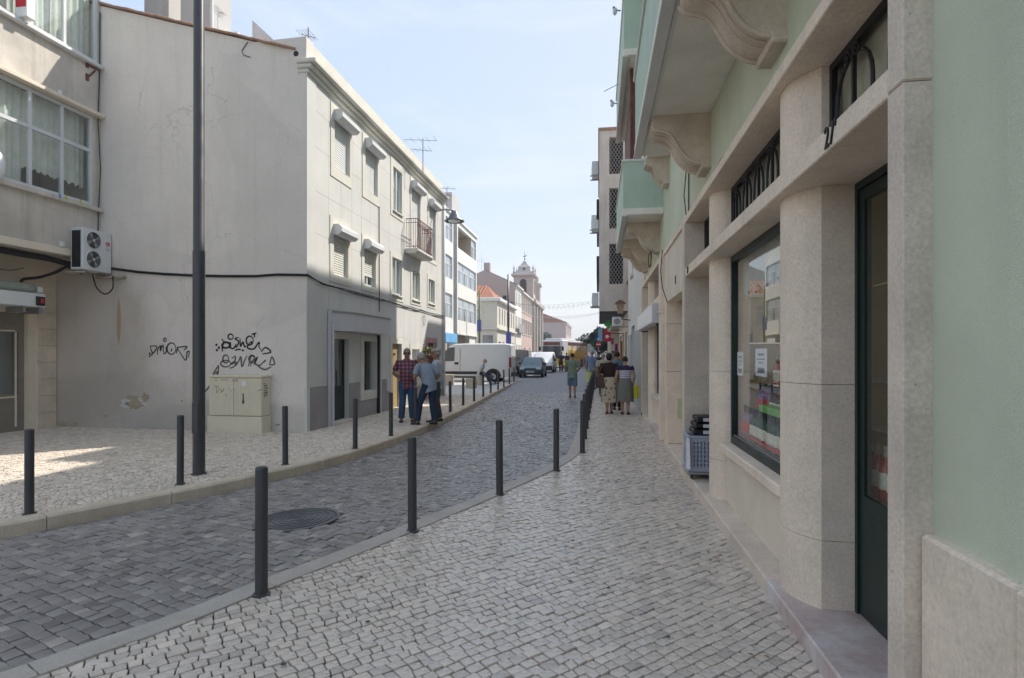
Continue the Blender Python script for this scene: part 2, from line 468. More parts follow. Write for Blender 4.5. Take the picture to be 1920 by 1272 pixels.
KL = [(-11.5,-3.0), (-8.6,.2), (-6.6,3.05), (-5.53,4.62), (-5.15,5.41), (-4.67,6.44), (-4.13,8.08), (-3.95,9.16), (-3.83,10.88), (-3.80,13.1), (-3.86,15.8), (-4.03,19.2), (-4.28,23.3), (-4.46,27.3), (-4.72,33.5)]
KR = [(-4.9,-1.0), (-3.45,1.6), (-2.95,2.48), (-2.80,2.80), (-2.59,3.13), (-2.40,3.67), (-2.07,4.42), (-1.41,6.15), (-.735,8.13), (-.50,9.17), (-.45,11.0), (-.45,15.0), (-.45,60.0)]
def lerp_line(L, y):
    for (x0, y0), (x1, y1) in zip(L, L[1:]):
        if y <= y1: return x0 + (x1-x0)*(y-y0)/(y1-y0)
    (x0, y0), (x1, y1) = L[-2:]
    return x1
def xl(y): return lerp_line(KL, y)
def xr(y): return lerp_line(KR, y)
def zroad(x, y):
    a, b = xl(y), xr(y)
    t = min(1, max(0, (x-a)/(b-a)))
    zl = -.14 if y < 27 else -.14+.11*min(1, (y-27)/6)
    return zl + (-.012-zl)*t**.85
# base sheet to the horizon
struct('ground', MB().quad((-3000,-400,-.32), (3000,-400,-.32), (3000,5500,-.32), (-3000,5500,-.32)), m_earth)
# road bed: follows the kerbs, falls to the left kerb
ys = [-2.5 + .5*i for i in range(54)]
mb = MB()
NX = 10
for y in ys:
    a, b = xl(y)-.05, xr(y)+.05
    for i in range(NX+1):
        x = a+(b-a)*i/NX
        mb.v.append((x, y, zroad(x, y)-.022))
for j in range(len(ys)-1):
    for i in range(NX):
        k = j*(NX+1)+i
        mb.f.append((k, k+1, k+NX+2, k+NX+1))
road = struct('road', mb, m_jointd)
mb = MB()
ys = [24.0 + .5*i for i in range(20)]
for y in ys:
    a, b = xl(y)-.05, xr(y)+.05
    for i in range(NX+1):
        x = a+(b-a)*i/NX
        mb.v.append((x, y, zroad(x, y)-.003))
for j in range(len(ys)-1):
    for i in range(NX):
        k = j*(NX+1)+i
        mb.f.append((k, k+1, k+NX+2, k+NX+1))
mb.quad((-4.85,33.4,-.035), (-.40,33.4,-.035), (-.40,150,-.035), (-4.85,150,-.035))
mb.quad((-60,33.7,-.04), (-4.85,33.7,-.04), (-4.85,150,-.04), (-60,150,-.04))
far_road = struct('far_road', mb, m_farroad)
# pavements (beds)
mb = MB()
yy = [-2.5 + .5*i for i in range(55)]
for y0, y1 in zip(yy, yy[1:]):
    mb.quad((xr(y0)+.05, y0, -.022), (1.8, y0, -.022), (1.8, y1, -.022), (xr(y1)+.05, y1, -.022))
pave_r = struct('pavement', mb, m_joint)
mb = MB().quad((-.45,24.5,-.008), (3,24.5,-.008), (3,150,-.008), (-.45,150,-.008))
struct('far_pavement', mb, m_farpave)
mb = MB()
yy = [-3 + .5*i for i in range(74)]
for y0, y1 in zip(yy, yy[1:]):
    mb.quad((-30, y0, -.022), (xl(y0)-.05, y0, -.022), (xl(y1)-.05, y1, -.022), (-30, y1, -.022))
pave_l = struct('plaza_pavement', mb, m_joint)
mb = MB().quad((-30,22.0,-.006), (-4.45,22.0,-.006), (-4.9,33.7,-.006), (-30,33.7,-.006))
struct('far_plaza_pavement', mb, m_farpave)

# ---- setts: every stone is a small chamfered block in wavy rows
def setts(inside, bounds, ang, row, wid, gap, jit, zfn, seed, hz=.004):
    rs = np.random.RandomState(seed)
    x0, x1, y0, y1 = bounds
    c, s = math.cos(ang), math.sin(ang)
    cs = [(x*c+y*s, -x*s+y*c) for x in (x0, x1) for y in (y0, y1)]
    u0, u1 = min(p[0] for p in cs), max(p[0] for p in cs)
    v0, v1 = min(p[1] for p in cs), max(p[1] for p in cs)
    nr = int((v1-v0)/row)+1
    L = int((u1-u0)/.12)+3
    wav = rs.normal(0, jit*.55, (nr+1, L)); wav = (wav + np.roll(wav, 1, 1) + np.roll(wav, 1, 0))*.7
    drift = np.cumsum(rs.normal(0, .004, L)); drift -= np.linspace(drift[0], drift[-1], L)
    out = []
    def vb(j, u):
        t = (u-u0)/.12; i = int(t); f = t-i
        return v0 + j*row + wav[j, i]*(1-f)+wav[j, i+1]*f + drift[i]*(1-f)+drift[i+1]*f
    for j in range(nr):
        u = u0 + rs.uniform(0, wid); skew = 0.0
        pk = 0.0
        while u < u1-.25:
            w = wid*rs.uniform(.72, 1.32)
            k = rs.normal(0, jit*.7)
            um = u+w/2; vm = v0+(j+.5)*row
            X, Y = um*c-vm*s, um*s+vm*c
            if x0 < X < x1 and y0 < Y < y1 and inside(X, Y):
                q = [(u+pk, vb(j, u)), (u+w+k, vb(j, u+w)), (u+w-k, vb(j+1, u+w)), (u-pk, vb(j+1, u))]
                out.append([(a*c-b*s, a*s+b*c) for a, b in q])
            pk = k; u += w
    P = np.array(out)                                   # n,4,2
    n = len(P)
    C = P.mean(1, keepdims=True)
    D = P-C
    ln = np.linalg.norm(D, axis=2, keepdims=True)
    P = C + D*(1-gap*.70/ln*1.0)
    # 8-gon with cut corners
    cut = rs.uniform(.03, .13, (n, 4, 1))
    nx = np.roll(P, -1, 1); pv = np.roll(P, 1, 1)
    A = P+(pv-P)*cut; B = P+(nx-P)*cut
    O = np.empty((n, 8, 2)); O[:, 0::2] = A; O[:, 1::2] = B
    T = C + (O-C)*rs.uniform(.91, .96, (n, 1, 1))
    zc = np.array([zfn(p[0, 0], p[0, 1]) for p in C])
    h = zc + rs.normal(0, hz*.6, n)
    tilt = rs.normal(0, hz*8, (n, 1, 2))
    zt = h[:, None] + ((T-C)*tilt).sum(2)
    zo = h[:, None] + ((O-C)*tilt).sum(2) - rs.uniform(.002, .005, (n, 1))
    zb = (zc-.035)[:, None]+0*zo
    V = np.concatenate([np.dstack([O, zb]), np.dstack([O, zo]), np.dstack([T, zt])], 1)      # n,24,3
    rn = np.clip(rs.normal(.5, .24, n), 0, 1)
    d = np.hypot(C[:, 0, 0], C[:, 0, 1])
    return V, rn, d
FACE = [(k, (k+1) % 8, 8+(k+1) % 8, 8+k) for k in range(8)] + [(8+k, 8+(k+1) % 8, 16+(k+1) % 8, 16+k) for k in range(8)] + [tuple(range(16, 24))]
def stone_mesh(name, V, rn, mat):
    n = len(V)
    me = bpy.data.meshes.new(name)
    fs = []
    for i in range(n):
        o = i*24
        fs.extend([tuple(a+o for a in f) for f in FACE])
    me.from_pydata(V.reshape(-1, 3).tolist(), [], fs)
    at = me.attributes.new('rnd', 'FLOAT', 'FACE')
    at.data.foreach_set('value', np.repeat(rn, len(FACE)).astype(np.float32))
    me.materials.append(mat)
    me.update()
    return me
def pix_x(x, y):
    d = -_sa*x+_ca*y
    return 960+FPX*(_ca*x+_sa*y)/d if d > .3 else 1e6
def lay(V, rn, d, mat, parent, piece, nsingle=300):
    # the stones that show largest in the photograph are objects of their own, the rest one mesh
    C = V[:, :, :2].mean(1)
    dep = -_sa*C[:, 0]+_ca*C[:, 1]
    px = 960+FPX*(_ca*C[:, 0]+_sa*C[:, 1])/np.maximum(dep, .3)
    py = HY+FPX*CAMH/np.maximum(dep, .3)
    vis = (px > 5) & (px < 1915) & (py < 1268) & (dep > .5)
    vis &= ~((C[:, 0] > 1.05))
    order = np.argsort(np.where(vis, d, 1e6))
    one = order[:nsingle]; rest = np.setdiff1d(np.arange(len(V)), one)
    for i in one:
        v = V[i].copy(); c0 = v.mean(0); v -= c0
        me = stone_mesh(piece, v[None], rn[i:i+1], mat)
        o = bpy.data.objects.new(piece, me); col.objects.link(o); o.parent = parent; o.location = c0
    me = stone_mesh(piece+'_field', V[rest], rn[rest], mat)
    o = bpy.data.objects.new(piece+'_field', me); col.objects.link(o); o.parent = parent; o['kind'] = 'stuff'

V, rn, d = setts(lambda x, y: xr(y)+.10 < x < 1.14 and pix_x(x, y) > -250, (-4.5, 1.2, 1.6, 24.5), R(45), .068, .078, .0072, .0055, lambda x, y: 0.0, 3)
lay(V, rn, d, m_cobR, pave_r, 'limestone_sett')
MAN = (-2.98, 5.38, .37)
V, rn, d = setts(lambda x, y: xl(y)-.02 < x < xr(y)+.05 and math.hypot(x-MAN[0], y-MAN[1]) > MAN[2]+.05 and pix_x(x, y) > -250, (-9, 0, 1.6, 24.5), R(-22), .090, .090, .0060, .007, zroad, 5, .0045)
lay(V, rn, d, m_sett, road, 'granite_sett')
V, rn, d = setts(lambda x, y: x < xl(y)-.12 and not (x < -5.92 and y > 11.05) and pix_x(x, y) > -250, (-13, -3.6, 2.2, 22.5), R(38), .060, .068, .0072, .009, lambda x, y: 0.0, 9)
lay(V, rn, d, m_cobL, pave_l, 'limestone_sett')

# ---- kerbs: stones about 1.1 m long
def resample(L, step, y0, y1):
    pts = [Vector((x, y, 0)) for x, y in L]
    out = []; acc = 0
    seg = []
    for a, b in zip(pts, pts[1:]):
        n = max(1, int((b-a).length/.08))
        for i in range(n): seg.append(a.lerp(b, i/n))
    # smooth
    for _ in range(6):
        seg = [seg[0]]+[(seg[i-1]+seg[i]*2+seg[i+1])/4 for i in range(1, len(seg)-1)]+[seg[-1]]
    return [p for p in seg if y0 <= p.y <= y1]
def kerb(name, L, side, width, top, bot, step, y0, y1, mat, ch):
    pts = resample(L, .08, y0, y1)
    k0 = bpy.data.objects.new(name, None); col.objects.link(k0); k0['kind'] = 'structure'
    i = 0
    while i < len(pts)-3:
        j = i; ln = 0; target = step*RND.uniform(.85, 1.2)
        while j < len(pts)-1 and ln < target:
            ln += (pts[j+1]-pts[j]).length; j += 1
        n = 5
        rings = []
        for t in range(n+1):
            q = i+(j-i)*t/n; a = int(q); f = q-a
            p = pts[a].lerp(pts[min(a+1, len(pts)-1)], f)
            tg = (pts[min(a+2, len(pts)-1)]-pts[max(a-1, 0)]).normalized()
            if t == 0: p = p+tg*.004
            if t == n: p = p-tg*.004
            nr = Vector((tg.y, -tg.x, 0))*side          # towards the road
            dz = RND.uniform(-.002, .002) if t in (0, n) else 0
            T = top+dz
            rings.append([p+Vector((0,0,bot)), p+Vector((0,0,T-ch)), p-nr*ch*.9+Vector((0,0,T)), p-nr*width+Vector((0,0,T)), p-nr*width+Vector((0,0,bot))])
        m2 = MB().loft(rings)
        obj('kerb_stone', m2, mat, k0)
        i = j
    return k0
kerb('kerb', KL, 1, .19, .006, -.25, 1.15, 1.2, 33.4, m_kerb, .022)
kerb('flush_kerb', KR, -1, .19, .010, -.25, 1.25, .2, 40, m_kerbf, .012)
# lowered end of the left kerb by the parked car
obj('kerb_stone', MB().prism([(33.4,-.25),(33.4,.006),(36.2,-.03),(36.2,-.25)], 0, -4.92, -4.73), m_kerb, bpy.data.objects['kerb'])

# ---- manhole cover
mh = thing('manhole_cover', 'round cast iron manhole cover with ribbed rings set in the dark road', 'manhole cover', (MAN[0], MAN[1], zroad(MAN[0], MAN[1])))
m_cast = M('cast_iron', (.15,.15,.16), .25, 6, .5, .3, 90, .5, metal=.3)
r0 = MAN[2]
z0 = zroad(MAN[0], MAN[1])
slope = (zroad(MAN[0]+.3, MAN[1])-zroad(MAN[0]-.3, MAN[1]))/.6
def ringm(ra, rb, za, zb, n=48):
    mbx = MB()
    rings = []
    for r_, z_ in ((ra, za-.03), (ra, zb), (rb, zb), (rb, za-.03)):
        rings.append([(MAN[0]+r_*math.cos(2*math.pi*k/n), MAN[1]+r_*math.sin(2*math.pi*k/n), z0+z_+slope*r_*math.cos(2*math.pi*k/n)) for k in range(n)])
    return mbx.loft(rings, cap=False)
obj('cover_plate', MB().loft([[(MAN[0]+r_*math.cos(2*math.pi*k/48), MAN[1]+r_*math.sin(2*math.pi*k/48), z0+z_+slope*r_*math.cos(2*math.pi*k/48)) for k in range(48)] for r_, z_ in ((r0, -.03), (r0, .001), (.01, .001))], cap=False), m_cast, mh)
obj('outer_rim', ringm(r0+.045, r0+.008, 0, .007), m_cast, mh)
for k in range(6):
    rr = r0-.03-.055*k
    obj('ring_rib', ringm(rr, rr-.022, 0, .008), m_cast, mh)

# trodden gum spots and scraps on the right pavement
rg = random.Random(21)
m_gum = M('trodden_gum', (.10,.10,.10), .2, 20, .7, 0, 40, .2)
mb = MB()
for k in range(70):
    y = rg.uniform(2.4, 12); x = rg.uniform(xr(y)+.3, .98); r_ = rg.uniform(.008, .018)
    n = 8
    mb.add([(x+r_*rg.uniform(.7,1.2)*math.cos(2*math.pi*i/n), y+r_*rg.uniform(.7,1.2)*math.sin(2*math.pi*i/n), .0075) for i in range(n)], [tuple(range(n))])
o = obj('gum_spots', mb, m_gum, pave_r); o['kind'] = 'stuff'
m_butt = M('cigarette_paper', (.62,.54,.42), .2, 20, .8, 0, 40, .2)
mb = MB()
for k in range(26):
    y = rg.uniform(2.6, 10); x = (rg.uniform(.75, 1.06) if k % 2 else xr(y)-rg.uniform(.02, .3)); a = rg.uniform(0, 3.1)
    z = .014 if k % 2 else zroad(x, y)+.012
    mb.tube([(x,y,z),(x+.028*math.cos(a),y+.028*math.sin(a),z)], .004, 6)
o = obj('cigarette_butts', mb, m_butt, pave_r); o['kind'] = 'stuff'
mb = MB(); m_dleaf = M('dry_leaf', (.30,.17,.07), .3, 20, .8, 0, 40, .2)
for k in range(34):
    y = rg.uniform(2.6, 14); x = rg.choice((rg.uniform(.6,1.05), xl(y)+rg.uniform(.02,.4), xr(y)-rg.uniform(.02,.2))); a = rg.uniform(0, 6.3); s_ = rg.uniform(.012,.028)
    z = (.012 if x > xr(y) else zroad(x, y)+.010)
    c_, d_ = math.cos(a), math.sin(a)
    mb.add([(x-c_*s_,y-d_*s_,z),(x+d_*s_*.5,y-c_*s_*.5,z+.004),(x+c_*s_,y+d_*s_,z+.002),(x-d_*s_*.5,y+c_*s_*.5,z+.006)], [(0,1,2,3)])
o = obj('fallen_leaves', mb, m_dleaf, pave_r); o['kind'] = 'stuff'
# ================================================================== RIGHT: green corner building with the wine shop
FX = 1.10            # plane of lintels and frames
GXW = 1.20           # plane of the green render
LZ0, LZ1, UZ0, UZ1 = 2.585, 2.70, 3.28, 3.37
gb = thing('green_building', 'pale green rendered corner building with stone shopfront and bracketed balconies', 'building', (2.0, 8.0, 0))
def put(name, mb, mat, parent=None, **k): return obj(name, mb, mat, parent or gb, **k)

# walls above the shopfront and beside the door
GH = 11.12
mb = MB()
wops = [(4.6,6.2,2.0,3.5),(11.6,13.2,2.0,3.5)]
mb.box(GXW, GXW+.4, 2.31, 15.1, UZ1-.01, GH)
mb.box(GXW, GXW+.4, 1.88, 2.31, .93, GH)
mb.box(GXW-.02, GXW+.4, -1.2, 1.875, .0, GH)
put('wall', mb, m_green)
put('end_wall', MB().box(GXW+.01, 9, 15.0, 15.09, 3.4, GH-.02), m_green)
put('rear_wall', MB().box(GXW+.01, 9, -1.19, -1.1, 0, GH-.02), m_green)
put('roof', MB().box(.42, 9, -1.3, 15.1, GH, GH+.12), m_redtile)
# plinth beside the door
put('plinth', MB().box(1.155, 1.3, 1.80, 2.288, -.02, .95, .012), m_lime)
put('plinth', MB().box(1.145, 1.3, -1.2, 1.795, -.02, .95, .012), m_lime)
# near pilaster, two blocks
put('pilaster_block', MB().box(FX, 1.46, 2.295, 2.41, .0, 2.596, .006), m_lime2)
put('pilaster_block', MB().box(FX, 1.46, 2.295, 2.41, 2.600, 4.9, .006), m_lime2)
# step along the shopfront: slabs with joints
y = 2.0
for i, L in enumerate((2.03, 2.2, 2.45, 2.1, 2.2, 2.11)):
    put('step_slab', MB().box(FX, 2.1, y+.003, y+L-.003, -.05, .107, .010), m_marble if i in (0, 4) else m_lime2)
    y += L
# lintels
for y0, y1 in ((2.412, 4.62), (4.625, 7.61)):
    put('lintel', MB().box(FX, 1.56, y0, y1, LZ0, LZ1, .006), m_lime)
for y0, y1 in ((2.412, 5.1), (5.105, 7.9), (7.905, 11.2), (11.205, 15.09)):
    put('cornice_band', MB().box(FX, 1.56, y0, y1, UZ0, UZ1, .006), m_lime)
# bulged columns
def bulged(y0, y1, z0, z1, xb=1.29, xf=1.165, xback=1.52):
    n = 12; pts = [(xback, y0), (xb, y0)]
    yc, hw = (y0+y1)/2, (y1-y0)/2
    for i in range(1, n):
        t = -1+2*i/n
        pts.append((xf+(xb-xf)*(abs(t)**2.4), yc+hw*t))
    pts += [(xb, y1), (xback, y1)]
    return MB().prism(pts, 2, z0, z1)
for y0, y1 in ((3.60, 4.17), (6.12, 6.56)):
    for za, zb in ((.107, .505), (.508, 1.42), (1.423, LZ0-.001)): put('column_block', bulged(y0, y1, za, zb), m_lime, smooth=True, auto=40)
    put('column_head', bulged(y0, y1, LZ1, UZ0-.001), m_lime, smooth=True, auto=40)
# frame pilaster past the second doorway
put('pilaster_block', MB().box(1.085, 1.56, 7.612, 7.80, .107, UZ0-.002, .006), m_lime2)
# ---- bay D: closed panel over a recess
put('transom_panel', MB().box(1.125, 1.3, 7.802, 9.90, 2.46, UZ0-.002, .004), m_cream)
put('pilaster_block', MB().box(1.12, 1.6, 9.902, 10.20, .107, 1.30, .006), m_lime)
put('pilaster_block', MB().box(1.12, 1.6, 9.902, 10.20, 1.304, 2.10, .006), m_lime)
put('pilaster_block', MB().box(1.12, 1.6, 9.902, 10.20, 2.104, UZ0-.002, .006), m_lime)
mp_ = put('meter_panel', MB().box(1.14, 1.52, 9.872, 9.900, .11, .93, .006), m_lime)
m_label = M('yellow_green_notice', (.55,.56,.34), .1, 8, .6, 0, 40, .3)
obj('notice', MB().box(1.30, 1.39, 9.866, 9.871, .52, .86), m_label, mp_)
put('recess_back', MB().box(1.62, 1.7, 7.80, 9.90, .107, UZ0), m_lime2)
# ---- slim pilaster and bay E
for z0, z1 in ((.107, 2.30), (2.36, UZ0-.002)):
    put('pilaster_block', MB().box(1.05, 1.30, 10.204, 10.42, z0, z1, .01), m_lime)
put('pilaster_cap', MB().box(1.035, 1.31, 10.195, 10.435, 2.301, 2.359, .012), m_lime)
for y0, y1 in ((13.55, 14.0), (10.44, 10.75)):
    put('column', bulged(y0, y1, .107, LZ0-.3, 1.27, 1.15), m_lime, smooth=True, auto=40)
    put('column_head', bulged(y0, y1, LZ1, UZ0-.001, 1.27, 1.15), m_lime, smooth=True, auto=40)
put('pilaster_block', MB().box(1.08, 1.6, 14.82, 15.09, .107, UZ0-.002, .008), m_lime2)
put('lintel', MB().box(1.12, 1.56, 10.45, 14.81, 2.50, LZ1, .006), m_lime)
put('stall_riser', MB().box(1.24, 1.5, 10.76, 13.54, .107, .62), m_cream)
put('window_sill', MB().box(1.17, 1.5, 10.76, 13.54, .621, .70, .008), m_lime2)
wf = put('shop_window', MB().box(1.33, 1.39, 10.76, 10.84, .70, 2.5).box(1.33, 1.39, 13.46, 13.54, .70, 2.5).box(1.33, 1.39, 12.1, 12.16, .70, 2.5).box(1.33, 1.39, 10.84, 13.46, .70, .76), m_darkgreen)
obj('pane', MB().box(1.355, 1.362, 10.84, 13.46, .76, 2.5), m_shopglass, wf)
put('recess_door', MB().box(1.45, 1.5, 14.0, 14.82, .107, 2.5), m_black)
put('interior_wall', MB().box(2.4, 2.5, 10.0, 15.0, .1, 3.3), m_roomdark)
for z_ in (2.95,):
    mbg = MB()
    mbg.box(1.40, 1.43, 10.76, 13.54, 2.70, 3.28)
    put('transom_backing', mbg, m_dark)

# ---- bay A: door with dark green frame
DX = 1.47
dr = put('door', MB().box(DX, DX+.07, 3.566, 3.598, .107, LZ0-.002).box(DX, DX+.07, 2.412, 2.44, .107, LZ0-.002).box(DX, DX+.07, 2.44, 3.566, 2.54, LZ0-.002), m_darkgreen)
obj('door_leaf', MB().box(DX+.012, DX+.05, 3.505, 3.563, .115, 2.537).box(DX+.012, DX+.05, 2.443, 2.50, .115, 2.537).box(DX+.012, DX+.05, 2.50, 3.505, 2.47, 2.537).box(DX+.012, DX+.05, 2.50, 3.505, .115, .78), m_darkgreen, dr)
obj('bottom_panel', MB().box(DX+.004, DX+.02, 2.56, 3.44, .20, .70, .006), m_darkgreen, dr)
obj('glazing_bead', MB().box(DX+.006, DX+.016, 2.50, 3.505, .78, .80), m_darkgreen, dr)
obj('pane', MB().quad((DX+.02,2.50,.78),(DX+.02,3.505,.78),(DX+.02,3.505,2.47),(DX+.02,2.50,2.47)), m_shopglass, dr)
# shop interior
put('interior_wall', MB().box(2.35, 2.40, 2.40, 4.35, .1, 3.2), m_room)
put('interior_partition', MB().box(1.56, 2.35, 4.30, 4.36, .1, 3.2), m_room)
put('interior_wall', MB().box(2.95, 3.0, 4.36, 7.55, .1, 3.2), m_cream)
put('interior_partition', MB().box(1.42, 2.95, 6.58, 6.64, .1, 3.2), m_cream)
put('interior_ceiling', MB().box(1.565, 3.0, 2.40, 7.6, 3.2, 3.26), m_white)
put('interior_floor', MB().box(1.56, 3.0, 2.40, 7.6, .08, .104), m_lime2)
put('interior_partition', MB().box(1.56, 2.4, 2.33, 2.39, .1, 3.2), m_room)

# ---- bay B: display window
WX = 1.36
for y0, y1 in ((4.172, 4.80), (4.804, 5.42), (5.424, 6.118)):
    put('stall_panel', MB().box(1.285, 1.5, y0, y1, .107, .615, .004), m_cream)
put('window_sill', MB().box(1.215, 1.50, 4.172, 6.118, .616, .70, .010), m_lime)
wf = put('shop_window', MB().box(WX-.03, WX+.03, 4.19, 6.118, .70, .775).box(WX-.03, WX+.03, 4.19, 6.118, 2.52, LZ0-.001).box(WX-.03, WX+.03, 6.07, 6.118, .775, 2.52).box(WX-.03, WX+.03, 4.18, 4.23, .775, 2.52), m_darkgreen)
obj('pane', MB().quad((WX,4.23,.775),(WX,6.07,.775),(WX,6.07,2.52),(WX,4.23,2.52)), m_shopglass, wf)
obj('glazing_strip', MB().box(WX-.012, WX-.0045, 4.23, 6.07, .776, .79), m_steel, wf)
# striped valance inside the glass: pleated cloth, pleats alternate
mbA, mbB = MB(), MB()
n = 44
for i in range(n):
    ya, yb = 4.24+i*(6.05-4.24)/n, 4.24+(i+1)*(6.05-4.24)/n
    xa, xb2 = (1.43, 1.455) if i % 2 else (1.455, 1.43)
    zb = 2.20+.03*math.sin(i*.9)
    t = (mbA if i % 2 else mbB)
    t.add([(xa,ya,zb),(xb2,yb,zb),(xb2,yb,2.54),(xa,ya,2.54)], [(0,1,2,3)])
m_valg = M('valance_green_stripe', (.10,.20,.17), .1, 5, .9, .1, 60, .1)
m_valw = M('valance_pale_stripe', (.50,.55,.52), .1, 5, .9, .1, 60, .1)
va = tag(obj('window_valance', mbA, m_valg, origin=(1.44,5.1,2.54)), 'green and white striped pleated valance hung across the top of the shop window', 'valance')
vb_ = obj('pale_pleats', mbB, m_valw, va)
# display board, shelves, bottles, price sheets
bd = tag(obj('display_board', MB().box(1.86, 1.89, 4.45, 5.95, 1.25, 1.82, .006), M('grey_display_board', (.50,.53,.56), .1, 3, .6, 0, 40, .3), origin=(1.87,5.2,1.25)), 'grey backing board standing above the bottles in the shop window', 'board')
bd2 = tag(obj('round_wall_sign', MB().lathe([(.10,0),(.10,.02),(.085,.022),(.085,.008)], (1.835,5.45,1.62), 24, 0), m_red, origin=(1.84,5.45,1.62)), 'round red sign behind the price sheets in the shop window', 'sign')
m_glassg = M('dark_green_bottle_glass', (.03,.09,.045), .2, 5, .08, 0, 40, .5, grain=.1)
m_glassb = M('dark_brown_bottle_glass', (.035,.012,.008), .2, 5, .08, 0, 40, .5, grain=.1)
m_glassp = M('purple_bottle_wrap', (.22,.12,.25), .2, 5, .3, 0, 40, .5, grain=.1)
m_wine = M('red_wine_glass', (.40,.08,.04), .2, 5, .1, 0, 40, .5, grain=.1)
m_labelc = M('cream_bottle_label', (.84,.79,.64), .06, 30, .7, 0, 60, .2)
m_labelr = M('red_bottle_label', (.55,.06,.05), .1, 30, .6, 0, 60, .2)
m_foil = M('black_bottle_foil', (.02,.02,.02), .2, 10, .35, 0, 40, .5)
m_foilc = M('cream_bottle_foil', (.5,.44,.3), .2, 10, .35, 0, 40, .5)
PROF = [(.0,0),(.036,.002),(.038,.01),(.038,.19),(.034,.205),(.02,.228),(.0145,.245),(.0135,.30),(.0155,.302),(.0155,.312),(0,.313)]
def bottle_proto(glass, label, band, foil):
    t = thing('wine_bottle', 'x', 'bottle', (0,0,-50))
    t.location = (0,0,0); OFF[t.name] = Vector((0,0,0))
    obj('glass', MB().lathe(PROF, n=14, cap=False), glass, t, smooth=True)
    obj('label', MB().lathe([(.0386,.070),(.0389,.071),(.0389,.165),(.0386,.166)], n=14, cap=False), label, t, smooth=True)
    if band: obj('label_band', MB().lathe([(.0386,.025),(.0389,.026),(.0389,.062),(.0386,.063)], n=14, cap=False), band, t, smooth=True)
    obj('foil', MB().lathe([(.0150,.255),(.0148,.30),(.0165,.302),(.0165,.314),(0,.315)], n=12, cap=False), foil, t, smooth=True)
    return t
pr = [bottle_proto(m_glassg, m_labelc, m_labelr, m_foil), bottle_proto(m_glassb, m_labelc, m_labelr, m_foil), bottle_proto(m_glassp, m_labelr, None, m_foil), bottle_proto(m_wine, m_labelc, None, m_foilc)]
used = set()
def bottle(kind, x, y, z, label, group):
    t = pr[kind] if kind not in used else copy_tree(pr[kind])
    used.add(kind)
    t.location = (x, y, z); t.rotation_euler = (0, 0, RND.uniform(-.5, .5)+math.pi)
    t['label'] = label; t['group'] = group
sh = thing('display_shelf', 'stepped display shelving filled with bottles behind the shop window', 'shelf', (1.7, 5.1, .70))
m_shelf = M('wood_shelf', (.30,.22,.16), .2, 6, .6, .1, 60, .3)
for nm, (x0, x1, z) in zip(('lower_board', 'middle_board', 'upper_board'), ((1.39, 1.50, .775), (1.50, 1.62, 1.00), (1.62, 1.80, 1.28))):
    obj(nm, MB().box(x0, x1, 4.25, 6.03, z-.02, z, .003), m_shelf, sh)
for yb in (4.30, 5.15, 5.98):
    obj('upright', MB().box(1.59, 1.622, yb-.015, yb+.015, .776, .978), m_shelf, sh)
obj('added_backing', MB().box(1.625, 1.64, 4.25, 6.03, .776, 1.255), m_white, sh)  # white backing added to catch window light and brighten behind the bottles
obj('base_box', MB().box(1.395, 1.86, 4.25, 6.03, .60, .754), m_shelf, sh)
for i in range(15):
    bottle(0, 1.435+RND.uniform(-.008,.008), 4.33+i*.094, .776, 'green wine bottle with cream and red label, front row of the shop window shelf', 'front row of wine bottles')
for i in range(4):
    bottle(2, 1.44, 5.74+i*.085, .776, 'purple wrapped bottle at the far end of the window front row', 'purple bottles in the shop window')
for i in range(13):
    bottle(1, 1.56, 4.34+i*.094, 1.001, 'dark bottle with cream label, middle row of the shop window shelf', 'middle row of wine bottles')
for i in range(5):
    bottle(2, 1.57, 5.60+i*.085, 1.001, 'purple wrapped bottle at the far end of the window middle row', 'purple middle row bottles')
for i in range(9):
    bottle(3, 1.68, 4.9+i*.11, 1.281, 'amber red bottle with cream foil, top row of the shop window shelf', 'top row of bottles')
m_gcrate = M('bright_green_plastic', (.18,.48,.10), .1, 4, .45, 0, 40, .4)
tag(obj('green_tray', MB().box(1.385, 1.495, 4.35, 5.30, 1.10, 1.16, .006), m_gcrate, origin=(1.44,4.8,1.10)), 'bright green plastic tray lying above the front bottles in the shop window', 'tray')
m_print = M('grey_print', (.28,.28,.30), .2, 40, .8, 0, 40, .2)
for i, (ya, yb, za, zb) in enumerate(((5.76,6.0,1.39,1.62), (4.98,5.33,1.41,1.645), (4.30,4.545,1.40,1.64))):
    o = tag(obj('price_sheet', MB().box(WX+.006, WX+.008, ya, yb, za, zb), m_paper, origin=(WX+.007,(ya+yb)/2,za)), ('white price sheet taped nearest the far column inside the shop window', 'white price sheet taped at the middle of the shop window', 'white price sheet taped beside the near bulged column in the shop window')[i], 'price sheet', 'price sheets taped inside the shop window')
    ln = MB(); w = yb-ya
    for k, (a, b, hh) in enumerate(((.25,.75,.018), (.15,.85,.010), (.3,.7,.010), (.2,.8,.045))):
        zc = zb-.05-(0, .04, .07, .135)[k]
        ln.box(WX+.004, WX+.0055, ya+w*a, ya+w*b, zc-hh/2, zc+hh/2)
    pt = obj('printed_lines', ln, m_print, o)
